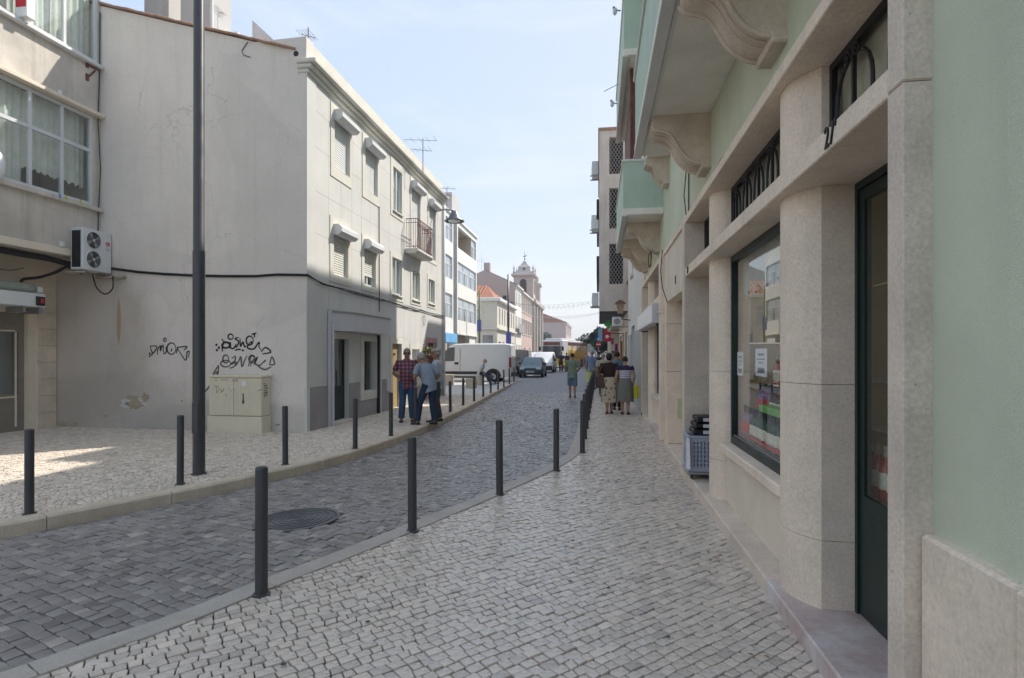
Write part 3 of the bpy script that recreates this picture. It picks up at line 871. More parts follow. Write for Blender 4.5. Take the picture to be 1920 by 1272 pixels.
# bottles and boxes behind the door glass
st = thing('door_side_shelf', 'small wooden stand with bottles just inside the glazed shop door', 'shelf', (1.75, 3.8, .107))
obj('top_board', MB().box(1.57, 1.95, 3.40, 4.25, .74, .76), m_shelf, st)
obj('upper_board', MB().box(1.70, 1.95, 3.40, 4.25, 1.09, 1.11), m_shelf, st)
obj('stand_body', MB().box(1.58, 1.93, 3.42, 4.23, .107, .739), m_shelf, st)
for i in range(7):
    bottle(3, 1.62, 3.46+i*.094, .761, 'amber bottle with tall cream label standing inside the shop door', 'bottles inside the shop door')
m_case = M('acrylic_white_case', (.62,.62,.58), .1, 4, .4, 0, 40, .4)
tag(obj('display_case', MB().box(1.74,1.90,3.78,4.08,1.111,1.135).box(1.74,1.90,3.78,4.08,1.42,1.445).box(1.745,1.76,3.785,3.80,1.135,1.42).box(1.745,1.76,4.06,4.075,1.135,1.42).box(1.885,1.895,3.785,4.075,1.135,1.42), m_case, origin=(1.82,3.93,1.11)), 'white framed display case on the stand behind the shop door glass', 'case')
tag(obj('hanging_string', MB().tube([(1.53,3.50,1.98),(1.7,3.3,2.03),(1.9,3.0,2.16)], .004, 5), M('straw_string', (.5,.38,.18), .2, 8, .8, 0, 40, .2), origin=(1.6,3.4,2.0)), 'straw coloured string stretched inside the shop door glass', 'string')

# ---- bay C: second doorway, dark and recessed
put('recess_door', MB().box(1.60, 1.66, 6.66, 7.60, .107, LZ0), m_darkgreen)
put('recess_side', MB().box(1.561, 1.60, 7.56, 7.605, .107, LZ0), m_lime2)

# ---- wrought iron transom grilles
def spiral(cx, cz, r, turns, sgn, n=14, ph=0.0):
    return [(cx+sgn*r*(1-.75*i/n)*math.cos(ph+turns*2*math.pi*i/n), cz+r*(1-.75*i/n)*math.sin(ph+turns*2*math.pi*i/n)) for i in range(n+1)]
GRX = 1.345
def grille(y0, y1, nb):
    put('transom_backing', MB().box(GRX+.05, GRX+.08, y0, y1, LZ1, UZ0), m_cream_dim)
    g = put('transom_grille', MB().box(GRX-.012, GRX+.02, y0, y0+.035, LZ1+.001, UZ0-.001).box(GRX-.012, GRX+.02, y1-.035, y1, LZ1+.001, UZ0-.001).box(GRX-.012, GRX+.02, y0+.035, y1-.035, LZ1+.10, LZ1+.125).box(GRX-.012, GRX+.02, y0+.035, y1-.035, UZ0-.04, UZ0-.001), m_iron)
    w = (y1-y0)/nb
    for i in range(nb):
        c = y0+w*(i+.5); a = w*.36
        arch = [(GRX, c-a, LZ1+.02), (GRX, c-a, LZ1+.26)] + [(GRX, c-a*math.cos(math.pi*k/10), LZ1+.30+.20*math.sin(math.pi*k/10)) for k in range(11)] + [(GRX, c+a, LZ1+.26), (GRX, c+a, LZ1+.02)]
        obj('arch_bar', MB().tube(arch, .011, 6), m_iron, g)
        obj('upright_bar', MB().box(GRX-.011, GRX+.011, c-.011, c+.011, LZ1+.002, UZ0-.04), m_iron, g)
        for cy, cz, rr, sg in ((c-w*.5+.05, LZ1+.17, .045, 1), (c+w*.5-.05, LZ1+.17, .045, -1), (c-w*.5+.045, LZ1+.06, .04, 1), (c+w*.5-.045, LZ1+.06, .04, -1), (c-.055, UZ0-.085, .04, 1), (c+.055, UZ0-.085, .04, -1)):
            obj('scroll', MB().tube([(GRX-.012, p, q) for p, q in spiral(cy, cz, rr, 1.4, sg)], .007, 5), m_iron, g)
m_cream_dim = M('frosted_transom_panel', (.42,.40,.30), .08, 2, .5, 0, 40, .4)
grille(2.412, 3.60, 2)
grille(4.172, 6.118, 5)
grille(6.562, 7.61, 3)

# ---- house numbers
LX = FX-.004
text('house_number', "27'", .15, frame_mtx((LX, 2.95, 2.645), (0,-1,0), (0,0,1)), m_wire, gb, .004, .8)
text('house_number', "29", .12, frame_mtx((LX, 7.40, 2.64), (0,-1,0), (0,0,1)), m_wire, gb, .004, .8)
put('door_number_mark', MB().box(1.118, 1.124, 8.70, 8.78, 2.63, 2.75), m_wire)

# ---- balconies and corbels
def corbel(yc, w, ztop, xw, reach, drop, parent, mat):
    # side profile: S curve from the wall foot out to the slab
    prof = [(xw+.02, ztop), (xw-reach, ztop), (xw-reach, ztop-.10)]
    key = [(0,.20),(.05,.27),(.13,.30),(.22,.32),(.31,.38),(.39,.50),(.45,.64),(.52,.77),(.61,.88),(.72,.96),(.84,1.0),(.96,.98)]
    for t, q in key:
        prof.append((xw-reach*(1-t), ztop-drop*q))
    prof += [(xw+.02, ztop-drop+.02)]
    c = obj('corbel', MB().prism(prof, 1, yc-w/2, yc+w/2), mat, parent, smooth=True, auto=35)
    for s_ in (-1, 1):
        line = [(p[0], yc+s_*(w/2), p[1]-.005) for p in prof[2:-1]]
        obj('corbel_rib', MB().tube(line, .018, 6), mat, c, smooth=True)
    obj('corbel_foot', MB().box(xw-.10, xw+.01, yc-w/2-.02, yc+w/2+.02, ztop-drop-.05, ztop-drop+.03, .01), mat, c)
    for q in (.12, .24):
        obj('corbel_fillet', MB().tube([(p[0], yc-w/2+w*q*2, p[1]-.004) for p in prof[3:-1]], .012, 5), mat, c, smooth=True)
    return c
m_corbel = M('weathered_corbel_stone', (.64,.58,.50), .16, 3, .85, .6, 50, .2, blotch=.45, dirt=(.48,.39,.29), bdist=.006)
def balcony(y0, y1, zb, ht, xf, corbels, drop=.54, rail=True, open_side=False):
    b = put('balcony', MB().box(xf, GXW, y0, y1, zb, zb+.12, .006), m_soffit)
    t = .10
    obj('parapet', MB().box(xf+.012, xf+.012+t, y0+.012, y1-.012, zb+.121, zb+ht).box(xf+.012+t, GXW, y0+.012, y0+.012+t, zb+.121, zb+ht).box(xf+.012+t, GXW, y1-.012-t, y1-.012, zb+.121, zb+ht), m_greend, b)
    obj('edge_moulding', MB().box(xf-.012, xf+.09, y0-.01, y1+.01, zb-.03, zb-.001, .006).box(xf+.10, xf+.13, y0+.1, y1-.1, zb-.012, zb-.001), m_white, b)
    obj('parapet_cap', MB().box(xf-.015, xf+.14, y0-.01, y1+.01, zb+ht, zb+ht+.05, .01).box(xf+.141, GXW, y0-.01, y0+.14, zb+ht, zb+ht+.05, .01), m_white, b)
    for yc in corbels: corbel(yc, .34, zb-.002, GXW, .62 if zb < 5 else .5, drop, b, m_corbel)
    return b
b1 = balcony(2.9, 7.75, 4.20, .98, .468, (4.1, 6.62))
b2 = balcony(11.05, 15.05, 4.22, 1.0, .45, (11.9, 13.6, 14.7))
b3 = balcony(10.7, 15.05, 7.05, 1.05, .45, (11.6, 14.2), .5)
b4 = balcony(2.9, 7.75, 7.05, 1.05, .468, (4.1, 6.6), .5)
# upper storeys: enclosed balcony fronts with wooden blinds
for y0, y1 in ((3.0, 7.6), (11.1, 15.0)):
    put('wooden_blind', MB().box(.66, .70, y0+.1, y1-.1, 5.55, 6.95), m_brown)
    put('upper_wall', MB().box(.62, .65, y0, y1, 8.2, GH-.001).box(.65, GXW, y0, y0+.1, 8.2, GH-.001).box(.65, GXW, y1-.1, y1, 8.2, GH-.001), m_greend)
for y_ in (5.3, 7.5, 11.2): put('blind_post', MB().box(.60, .658, y_, y_+.06, 5.28, 7.04), m_rustred)
put('corbel_ledge', MB().box(.82, GXW, 10.0, 10.62, 4.98, 5.06, .008), m_soffit)
corbel(10.3, .3, 4.978, GXW, .40, .42, gb, m_corbel)
# small fittings on the far balcony fronts
m_lampw = M('white_lamp_enamel', (.7,.7,.7), .05, 4, .4, 0, 40, .4)
for yy_, zz_ in ((12.2, 8.75), (14.6, 7.85)):
    o = thing('flood_lamp', 'small white flood lamp fixed to the upper green balcony, %s' % ('higher one' if zz_ > 8 else 'lower one'), 'lamp', (.40, yy_, zz_), 0, 'flood lamps on the green balcony')
    obj('bracket', MB().tube([(.46,yy_,zz_),(.33,yy_,zz_+.02)], .015, 6), m_steel, o)
    obj('lamp_body', MB().lathe([(.02,0),(.045,.03),(.045,.13),(.03,.14)], (.34,yy_,zz_-.08), 10), m_lampw, o, smooth=True)
    obj('lamp_cap', MB().ball((.32,yy_,zz_+.07), .03), m_rustred, o, smooth=True)
o = tag(obj('clothes_line_rod', MB().tube([(.45,13.0,7.6),(.12,13.0,7.45)], .008, 5), m_steel, origin=(.45,13,7.6)), 'thin metal rod sticking out of the upper green balcony', 'rod')

# ---- cables clipped along the cornice band
def sag(a, b, n, s):
    a, b = Vector(a), Vector(b)
    return [a.lerp(b, i/n)+Vector((0,0,-s*4*(i/n)*(1-i/n))) for i in range(n+1)]
cb = thing('cable_bundle', 'black cables clipped along the stone cornice under the green wall', 'cable', (1.18, 8, 3.4))
for k in range(3):
    pts = []
    for i in range(40):
        yv = 2.5+i*(14.9-2.5)/39
        pts.append((GXW-.02-.012*k, yv, UZ1+.02+.018*k+.012*math.sin(yv*2.1+k)+.008*math.sin(yv*5+k*2)))
    obj('cable', MB().tube(pts, .009, 5), m_wire, cb)
obj('drop_cable', MB().tube([(GXW-.015,7.9,UZ1+.04),(GXW-.012,7.92,3.9),(GXW-.012,7.9,4.6),(GXW-.012,7.93,5.4)], .008, 5), m_wire, cb)
obj('drop_cable', MB().tube([(GXW-.02,8.05,UZ1+.04),(GXW-.05,8.08,3.75),(GXW-.02,8.05,4.15),(GXW-.012,8.02,5.4)], .007, 5), m_wire, cb)
obj('hanging_loop', MB().tube([(1.08,10.1,UZ1),(1.04,10.0,3.0),(1.06,9.9,2.7),(1.10,9.6,2.45)], .008, 5), m_wire, cb)
obj('coil', MB().tube([(1.05+.0*k, 12.2+.35*math.cos(k*.55), 3.55+.16*math.sin(k*.55)) for k in range(20)], .008, 5), m_wire, cb)

# ---- white lightbox sign
sg = thing('lightbox_sign', 'long blank white lightbox sign projecting over the far shop window', 'sign', (1.0, 12.3, 2.3))
m_signw = M('white_acrylic', (.80,.81,.82), .03, 2, .35, 0, 40, .4, grain=.1)
obj('sign_case', MB().box(.945, 1.10, 10.47, 14.3, 2.15, 2.50, .006), m_grey, sg)
obj('sign_face', MB().box(.936, .944, 10.50, 14.27, 2.17, 2.48), m_signw, sg)
for y_ in (10.6, 14.1): obj('sign_bracket', MB().box(1.02, 1.2, y_, y_+.03, 2.12, 2.149), m_iron, sg)

# ---- crate trolley in the doorway
ct = thing('crate_trolley', 'grey perforated plastic crate on a wheeled dolly holding black crates by the shop doorway', 'trolley', (1.27, 7.28, .107))
m_crate = M('blue_grey_plastic_crate', (.38,.42,.50), .06, 4, .5, .05, 60, .4, grain=.2)
cx0, cx1, cy0, cy1, cz0, cz1 = 1.07, 1.50, 7.10, 7.58, .20, .60
mbc = MB()
holes = []
for i in range(9):
    for j in range(6):
        holes.append((.05+.04*i, .05+.04*i+.018, .06+.052*j, .06+.052*j+.036))
wall(mbc, (cx0, cy0, cz0), (1,0,0), (0,1,0), cx1-cx0, cz1-cz0, holes, .012)
holes2 = [(.05+.044*i, .05+.044*i+.02, .06+.052*j, .06+.052*j+.036) for i in range(9) for j in range(6)]
wall(mbc, (cx0, cy0, cz0), (0,1,0), (1,0,0), cy1-cy0, cz1-cz0, holes2, .012)
mbc.box(cx1-.012, cx1, cy0, cy1, cz0, cz1).box(cx0, cx1-.012, cy1-.012, cy1, cz0, cz1).box(cx0+.012, cx1-.012, cy0+.012, cy1-.012, cz0, cz0+.01)
obj('crate', mbc, m_crate, ct)
obj('crate_rim', MB().box(cx0-.012, cx1+.012, cy0-.012, cy0+.012, cz1, cz1+.025, .004).box(cx0-.012, cx0+.012, cy0+.013, cy1, cz1, cz1+.025, .004), m_crate, ct)
obj('dolly_frame', MB().box(cx0-.02, cx1, cy0-.02, cy1, .165, .198, .006), m_steel, ct)
for x_, y_ in ((1.10,7.13), (1.45,7.13), (1.10,7.52), (1.45,7.52)):
    obj('castor_wheel', MB().lathe([(.012,-.012),(.028,-.012),(.03,-.006),(.03,.006),(.028,.012),(.012,.012)], (x_, y_, .138), 14, 0), m_black, ct, smooth=True, auto=40)
m_bag = M('white_carrier_bag', (.72,.70,.74), .06, 8, .5, .4, 30, .3)
bt = tag(obj('carrier_bag', MB().loft([[(1.05-.02*k*(.3), 7.02-.0*k, .60-.07*k), (1.05-.01, 7.13, .60-.07*k), (1.062, 7.13+.02*k*.4, .595-.07*k), (1.062, 7.02-.012*k, .60-.07*k)] for k in range(6)]), m_bag, origin=(1.05,7.07,.3)), 'white plastic bag hanging from the grey crate trolley', 'bag')
m_white_print = M('white_label', (.75,.75,.76), .05, 20, .6, 0, 40, .2)
for k in range(3):
    z = .63+.075*k
    pk = thing('black_tray', 'black tray with white label, %s of three stacked on the grey crate' % ('bottom', 'middle', 'top')[k], 'tray', (1.3, 7.3, z), 0, 'black trays stacked on the crate')
    obj('tray_body', MB().box(1.13+.02*k, 1.49, 7.16, 7.52, z, z+.062, .012), m_black, pk)
    obj('tray_end', MB().lathe([(.0,-.02),(.034,-.02),(.034,.02),(.0,.02)], (1.15+.02*k, 7.15, z+.033), 12, 0), m_black, pk, smooth=True, auto=40)
    obj('label', MB().box(1.24, 1.43, 7.154, 7.159, z+.012, z+.052), m_white_print, pk)

# ================================================================== RIGHT: further buildings
pb = thing('pale_grey_house', 'smooth pale grey house with dark doorway next to the green building', 'building', (3, 19, 0))
m_pale = M('smooth_pale_grey_paint', (.66,.67,.66), .05, 1.2, .85, .12, 60, .2, streak=.08, dirt=(.4,.4,.38))
mb = MB(); wall(mb, (1.16,15.11,0), (0,1,0), (1,0,0), 7.9, 10.9, [(4.0,5.7,0,2.55),(1.6,2.5,4.3,6.2),(4.6,5.5,4.3,6.2),(1.6,2.5,7.4,9.3),(4.6,5.5,7.4,9.3)], .22)
mb.box(1.16, 1.4, 16.4, 23.0, 10.9, 13.5)
obj('wall', mb, m_pale, pb)
obj('base_course', MB().box(1.135, 1.158, 15.12, 19.1, 0, 2.3).box(1.135, 1.158, 20.82, 23.0, 0, 2.3), M('grey_stone_cladding', (.40,.41,.40), .06, 2, .7, .1, 60, .3), pb)
obj('door', MB().box(1.36,1.40,19.1,20.83,0,2.56), M('dark_grey_door', (.10,.10,.11), .1, 2, .5, 0, 40, .4), pb)
obj('side_wall', MB().box(1.165, 9, 23.0, 23.1, 0, 13.45), m_pale, pb)
obj('terrace', MB().box(1.1, 9, 15.12, 16.39, 10.8, 10.9), m_tile, pb)
obj('side_wall', MB().box(1.41, 9, 16.4, 16.5, 10.9, 13.45), m_pale, pb)
obj('roof', MB().box(1.1, 9, 16.35, 23.05, 13.501, 13.62), m_redtile, pb)
obj('wall_pipe', MB().tube([(1.13,15.35,0),(1.13,15.35,3.3)], .03, 8), m_dark, pb)
for u0, z0 in ((1.6,4.3),(4.6,4.3),(1.6,7.4),(4.6,7.4)):
    w_ = obj('window', MB().box(1.30,1.34,15.11+u0,15.11+u0+.07,z0,z0+1.9).box(1.30,1.34,15.11+u0+.83,15.11+u0+.9,z0,z0+1.9).box(1.30,1.34,15.11+u0+.07,15.11+u0+.83,z0+1.83,z0+1.9), m_alu, pb)
    obj('pane', MB().box(1.32,1.325,15.11+u0+.07,15.11+u0+.83,z0,z0+1.83), m_pane, w_)
    obj('window_sill', MB().box(1.08,1.16,15.05+u0,15.17+u0+.9,z0-.08,z0-.001), m_trim, pb)
    obj('dark_room', MB().box(1.40,1.42,15.11+u0,15.11+u0+.9,z0,z0+1.9), m_curtain, pb)

lb = thing('lattice_building', 'grey rendered block overhanging the pavement with white hexagonal lattice screens', 'building', (1, 27, 0))
m_lat = M('stained_grey_render', (.58,.57,.56), .12, 1.2, .92, .4, 60, .2, streak=.4, dirt=(.24,.23,.22))
LYN, LYF, LXF = 25.2, 36.0, .04
mb = MB()
hops = [(.42, 1.02, z-3.45, z-3.45+1.75) for z in (4.6, 7.0)] + [(.42, 1.02, 5.9, 7.5)]
wall(mb, (LXF, LYN, 3.45), (1,0,0), (0,1,0), 6.0, 7.8, hops, .25)
obj('end_wall', mb, m_lat, lb)
mb = MB(); wall(mb, (LXF, LYN, 3.45), (0,1,0), (1,0,0), LYF-LYN, 7.8, [(1.0+2.4*i, 2.4+2.4*i, 1.0+2.5*k, 2.6+2.5*k) for i in range(4) for k in range(3)], .3)
obj('street_wall', mb, m_lat, lb)
obj('soffit', MB().box(LXF+.003, 6, LYN+.003, LYF, 3.44, 3.449), M('dark_grey_soffit', (.16,.155,.15), .2, 1, .9, .1, 40, .1), lb)  # soffit coloured darker than the walls above
obj('roof', MB().box(LXF-.05, 6.1, LYN-.05, LYF, 11.25, 11.37), m_tile, lb)
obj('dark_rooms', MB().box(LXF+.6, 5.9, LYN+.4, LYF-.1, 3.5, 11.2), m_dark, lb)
m_latw = M('white_lattice', (.55,.54,.52), .06, 5, .7, .1, 50, .2)
for z0 in (4.6, 7.0, 9.35):
    mbl = MB(); hx = .14
    x0, x1, zt = LXF+.42, LXF+1.02, z0+(1.75 if z0 < 9 else 1.6)
    k = 0; zz = z0
    while zz < zt-.05:
        xx = x0+(hx/2 if k % 2 else 0)
        while xx < x1-.02:
            c = [(xx, zz+.09), (min(x1, xx+hx/2), zz+.20), (min(x1, xx+hx), zz+.09), (min(x1, xx+hx/2), zz-.02)]
            for a, b in zip(c, c[1:]+c[:1]):
                mbl.tube([(a[0], LYN+.08, min(zt, a[1])), (b[0], LYN+.08, min(zt, b[1]))], .013, 4)
            xx += hx
        zz += .11; k += 1
    obj('lattice_screen', mbl, m_latw, lb)
# rooms beneath and street side fittings
mb = MB(); wall(mb, (1.25,LYN,0), (0,1,0), (1,0,0), 10.8, 3.44, [(.6,2.6,0,2.6),(3.4,5.6,0,2.6),(6.4,9.4,0,2.6)], .3)
obj('shopfront', mb, m_cream, lb)
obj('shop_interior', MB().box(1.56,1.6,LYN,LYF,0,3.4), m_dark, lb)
obj('near_side_wall', MB().box(1.26,6,LYN+.0,LYN+.1,0,3.43), m_cream, lb)
for i, (yy_, zz_) in enumerate(((26.0,7.1),(28.2,3.9),(27.0,9.8))):
    ac = thing('wall_air_conditioner', 'small white air conditioner box on the lattice building edge, %s' % ('middle one', 'lowest one', 'topmost one')[i], 'air conditioner', (LXF, yy_, zz_), 0, 'air conditioners on the lattice building')
    obj('casing', MB().box(LXF-.34, LXF-.03, yy_-.4, yy_+.4, zz_, zz_+.62, .02), m_boxw, ac)
    obj('bracket', MB().box(LXF-.42, LXF+.01, yy_-.35, yy_-.31, zz_-.06, zz_-.01).box(LXF-.42, LXF+.01, yy_+.31, yy_+.35, zz_-.06, zz_-.01), m_steel, ac)
    obj('fan_grille', MB().lathe([(.2,0),(.21,.01),(.19,.012)], (LXF-.355, yy_, zz_+.3), 14, 0), m_steel, ac)
for i, yy_ in enumerate((25.6, 28.0, 30.5)):
    obj('balcony_rail', MB().box(LXF-.12, LXF-.01, yy_, yy_+1.6, 5.0+.0*i, 5.9), m_iron, lb)
    obj('balcony_rail', MB().box(LXF-.12, LXF-.01, yy_, yy_+1.6, 7.5, 8.4), m_iron, lb)

# orange-pink narrow house between, set back and low so the sun reaches the street there
lh = thing('low_salmon_house', 'narrow low salmon coloured house front between grey house and lattice block', 'building', (2, 24, 0))
mb = MB(); wall(mb, (1.30,23.12,0), (0,1,0), (1,0,0), 2.06, 4.6, [(.5,1.5,0,2.4),(.6,1.3,3.0,4.2)], .2)
obj('wall', mb, M('salmon_render', (.60,.40,.30), .08, 1.5, .9, .2, 60, .2), lh)
obj('dark_doorway', MB().box(1.55,1.58,23.2,25.1,0,4.5), m_dark, lh)
obj('roof', MB().box(1.2,6,23.12,25.18,4.6,4.7), m_redtile, lh)

# far right row
m_row = [M('row_render_%s' % n, c, .08, .8, .9, .2, 30, .2, streak=.2, dirt=(.3,.29,.27)) for n, c in (('cream', (.55,.50,.42)), ('grey', (.45,.45,.45)), ('rose', (.52,.38,.34)))]
def plain_house(name, label, x0, x1, y0, y1, h, side, mat, rows, cols, wz=1.6, ww=1.0, z0=3.6, dz=3.0, roofmat=None, gx0=None, doors=2):
    t = thing(name, label, 'building', ((x0+x1)/2, y0, 0))
    fx = x1 if side > 0 else x0
    ins = -1 if side > 0 else 1
    L = y1-y0
    ops = []
    for r_ in range(rows):
        for c_ in range(cols):
            u = (c_+.5)*L/cols
            ops.append((u-ww/2, u+ww/2, z0+r_*dz, z0+r_*dz+wz))
    dps = []
    for c_ in range(doors):
        u = (c_+.5)*L/doors
        dps.append((u-ww*.6, u+ww*.6, 0.0, 2.4))
    mb = MB(); wall(mb, (fx, y0, 0), (0,1,0), (ins,0,0), L, h, ops+dps, .2)
    obj('wall', mb, mat, t)
    for y_ in (y0, y1): obj('end_wall', MB().quad((x0,y_,0),(x1,y_,0),(x1,y_,h),(x0,y_,h)), mat, t)
    for o in ops:
        a, b = y0+o[0], y0+o[1]
        w_ = obj('window', MB().box(fx+ins*.10, fx+ins*.13, a, a+.09, o[2], o[3]).box(fx+ins*.10, fx+ins*.13, b-.09, b, o[2], o[3]).box(fx+ins*.10, fx+ins*.13, (a+b)/2-.04, (a+b)/2+.04, o[2], o[3]).box(fx+ins*.10, fx+ins*.13, a+.09, b-.09, o[3]-.09, o[3]), m_alu, t)
        obj('pane', MB().box(fx+ins*.15, fx+ins*.16, a, b, o[2], o[3]), m_darkpane, w_)
        obj('window_surround', MB().box(fx, fx-ins*.05, a-.14, a-.002, o[2]-.14, o[3]+.14).box(fx, fx-ins*.05, b+.002, b+.14, o[2]-.14, o[3]+.14).box(fx, fx-ins*.05, a, b, o[3]+.002, o[3]+.14).box(fx, fx-ins*.09, a, b, o[2]-.14, o[2]-.002), m_trim, t)
    for o in dps:
        obj('door', MB().box(fx+ins*.14, fx+ins*.19, y0+o[0], y0+o[1], 0, 2.4), m_darkgreen, t)
    obj('cornice', MB().box(fx-ins*.28, fx+ins*.2, y0-.05, y1+.0, h-.32, h-.02, .05), m_trim, t)
    if roofmat:
        xm = (x0+x1)/2
        obj('roof', MB().prism([(x0-.3,h),(xm,h+(x1-x0)*.2),(x1+.3,h)], 1, y0-.1, y1), roofmat, t)
    return t
m_darkpane = M('dark_window_pane', (.06,.07,.08), .2, 2, .1, 0, 40, .6, grain=.1)
plain_house('row_house', 'cream row house beyond the lattice block on the right side', .75, 8, 36.2, 48, 9.5, -1, m_row[0], 2, 4)
plain_house('row_house', 'grey row house farthest but one on the right side', .9, 8, 48.2, 66, 8.2, -1, m_row[1], 2, 5)
plain_house('row_house', 'rose row house at the far end of the right side', 1.2, 9, 66.2, 95, 7.4, -1, m_row[2], 1, 7)
# ================================================================== LEFT: grey building with blank gable
LXW = -5.92; GY = 11.05; LEND = 21.6
lg = thing('grey_gable_building', 'three storey pale grey building with blank graffitied gable and roller shutters', 'building', (-8, 16, 0))
def putl(name, mb, mat, parent=None, **k): return obj(name, mb, mat, parent or lg, **k)
def gpt(px, py): return gy(px, py, GY)
# gable wall with its own material: brown stain low on the left, peeled patch, grime at the foot
def gable_mat():
    m, nt, out = nodes('gable_render')
    p = nn(nt, 'ShaderNodeBsdfPrincipled'); nt.links.new(p.outputs[0], out.inputs[0])
    tc = nn(nt, 'ShaderNodeNewGeometry'); co = tc.outputs['Position']
    base = ramp(nt, noise(nt, co, .8, 6, .6), [(.3, (.75,.69,.635)), (.7, (.83,.77,.71))])
    fine = noise(nt, co, 55, 4, .65)
    base = mixc(nt, 1.0, base, ramp(nt, fine, [(.25, .86), (.75, 1.06)]), 'MULTIPLY')
    def spot(c, rad, amp, nscale, col_, lo=.35, hi=.75):
        nonlocal base
        vm = nn(nt, 'ShaderNodeVectorMath', operation='SUBTRACT'); nt.links.new(co, vm.inputs[0]); vm.inputs[1].default_value = c
        mp = nn(nt, 'ShaderNodeVectorMath', operation='MULTIPLY'); nt.links.new(vm.outputs[0], mp.inputs[0]); mp.inputs[1].default_value = (1/rad[0], 0, 1/rad[1])
        ln = nn(nt, 'ShaderNodeVectorMath', operation='LENGTH'); nt.links.new(mp.outputs[0], ln.inputs[0])
        iv = nn(nt, 'ShaderNodeMath', operation='SUBTRACT'); iv.inputs[0].default_value = 1.0; nt.links.new(ln.outputs['Value'], iv.inputs[1]); iv.use_clamp = True
        n1 = noise(nt, co, nscale, 7, .65, dist=.3)
        mu = nn(nt, 'ShaderNodeMath', operation='MULTIPLY_ADD'); nt.links.new(n1, mu.inputs[0]); mu.inputs[1].default_value = .9; nt.links.new(iv.outputs[0], mu.inputs[2])
        f = ramp(nt, mu.outputs[0], [(lo, 0), (hi, amp)])
        m2 = nn(nt, 'ShaderNodeMath', operation='MULTIPLY'); nt.links.new(f, m2.inputs[0])
        st = nn(nt, 'ShaderNodeMath', operation='GREATER_THAN'); nt.links.new(iv.outputs[0], st.inputs[0]); st.inputs[1].default_value = .02
        sm = ramp(nt, iv.outputs[0], [(0, 0), (.25, 1)])
        m3 = nn(nt, 'ShaderNodeMath', operation='MULTIPLY'); nt.links.new(f, m3.inputs[0]); nt.links.new(sm, m3.inputs[1])
        base = mixc(nt, m3.outputs[0], base, col_)
    spot((-11.3, 0, 1.9), (2.2, 2.6), .48, 1.6, (.36,.30,.23))
    spot((-10.4, 0, .3), (3.2, 1.1), .32, 2.2, (.34,.31,.26))
    spot((-7.5, 0, .1), (3.0, .6), .4, 3.0, (.40,.38,.34))
    spot((-10.25, 0, 2.3), (.06, .55), .7, 6, (.42,.28,.10), .3, .6)
    sn = noise(nt, co, 1.0, 6, .65, stretch=(4, 4, .3))
    base = mixc(nt, ramp(nt, sn, [(.52, 0), (.8, .28)]), base, (.52,.50,.47))
    # hairline cracks and old patch repairs
    vd = nn(nt, 'ShaderNodeVectorMath', operation='ADD'); nt.links.new(co, vd.inputs[0])
    nd = nn(nt, 'ShaderNodeTexNoise', Scale=1.4, Detail=5); nt.links.new(co, nd.inputs['Vector']); nt.links.new(nd.outputs['Color'], vd.inputs[1])
    vc = nn(nt, 'ShaderNodeTexVoronoi', Scale=.55, feature='DISTANCE_TO_EDGE'); nt.links.new(vd.outputs[0], vc.inputs['Vector'])
    cf = ramp(nt, vc.outputs['Distance'], [(.0, .42), (.006, 0)])
    cm = mixc(nt, 1.0, cf, ramp(nt, noise(nt, co, .8, 3, .5), [(.45, 0), (.6, 1)]), 'MULTIPLY')
    base = mixc(nt, cm, base, (.34,.32,.29))
    pt_ = ramp(nt, noise(nt, co, .33, 4, .5, dist=.8), [(.44, .94), (.46, 1.0), (.58, 1.0), (.61, 1.03)])
    base = mixc(nt, 1.0, base, pt_, 'MULTIPLY')
    ft = noise(nt, co, 1.0, 6, .7, stretch=(9, 9, .15))
    base = mixc(nt, ramp(nt, ft, [(.56, 0), (.75, .22)]), base, (.44,.42,.39))
    nt.links.new(base, p.inputs['Base Color']); p.inputs['Roughness'].default_value = .93
    p.inputs['Specular IOR Level'].default_value = .15
    b0 = nn(nt, 'ShaderNodeBump', Strength=.6, Distance=.02); nt.links.new(noise(nt, co, 2.5, 5, .6), b0.inputs['Height'])
    b = nn(nt, 'ShaderNodeBump', Strength=.6, Distance=.006); nt.links.new(fine, b.inputs['Height']); nt.links.new(b0.outputs[0], b.inputs['Normal'])
    nt.links.new(b.outputs[0], p.inputs['Normal'])
    return m
m_gablew = gable_mat()
tl, tm, tr = gpt(150, 2), gpt(478, 79), gpt(577, 68)
XLL = -24.0
mb = MB()
pts = [(XLL, -.3), (LXW, -.3), (LXW, tr.z), (tm.x, tm.z), (tl.x, tl.z), (-13.5, tl.z+.75), (XLL, tl.z-1.5)]
# the wall is split in a grid so that it can undulate slightly
wv = []
mb.prism(pts, 1, GY, GY+.30)
gw = putl('gable_wall', mb, m_gablew)
putl('drain_hole', MB().lathe([(.0,-.004),(.055,-.004),(.058,-.002),(.058,.01)], (gpt(555,101).x, GY-.001, gpt(555,101).z), 16, 1), m_black, None, smooth=True, auto=40)
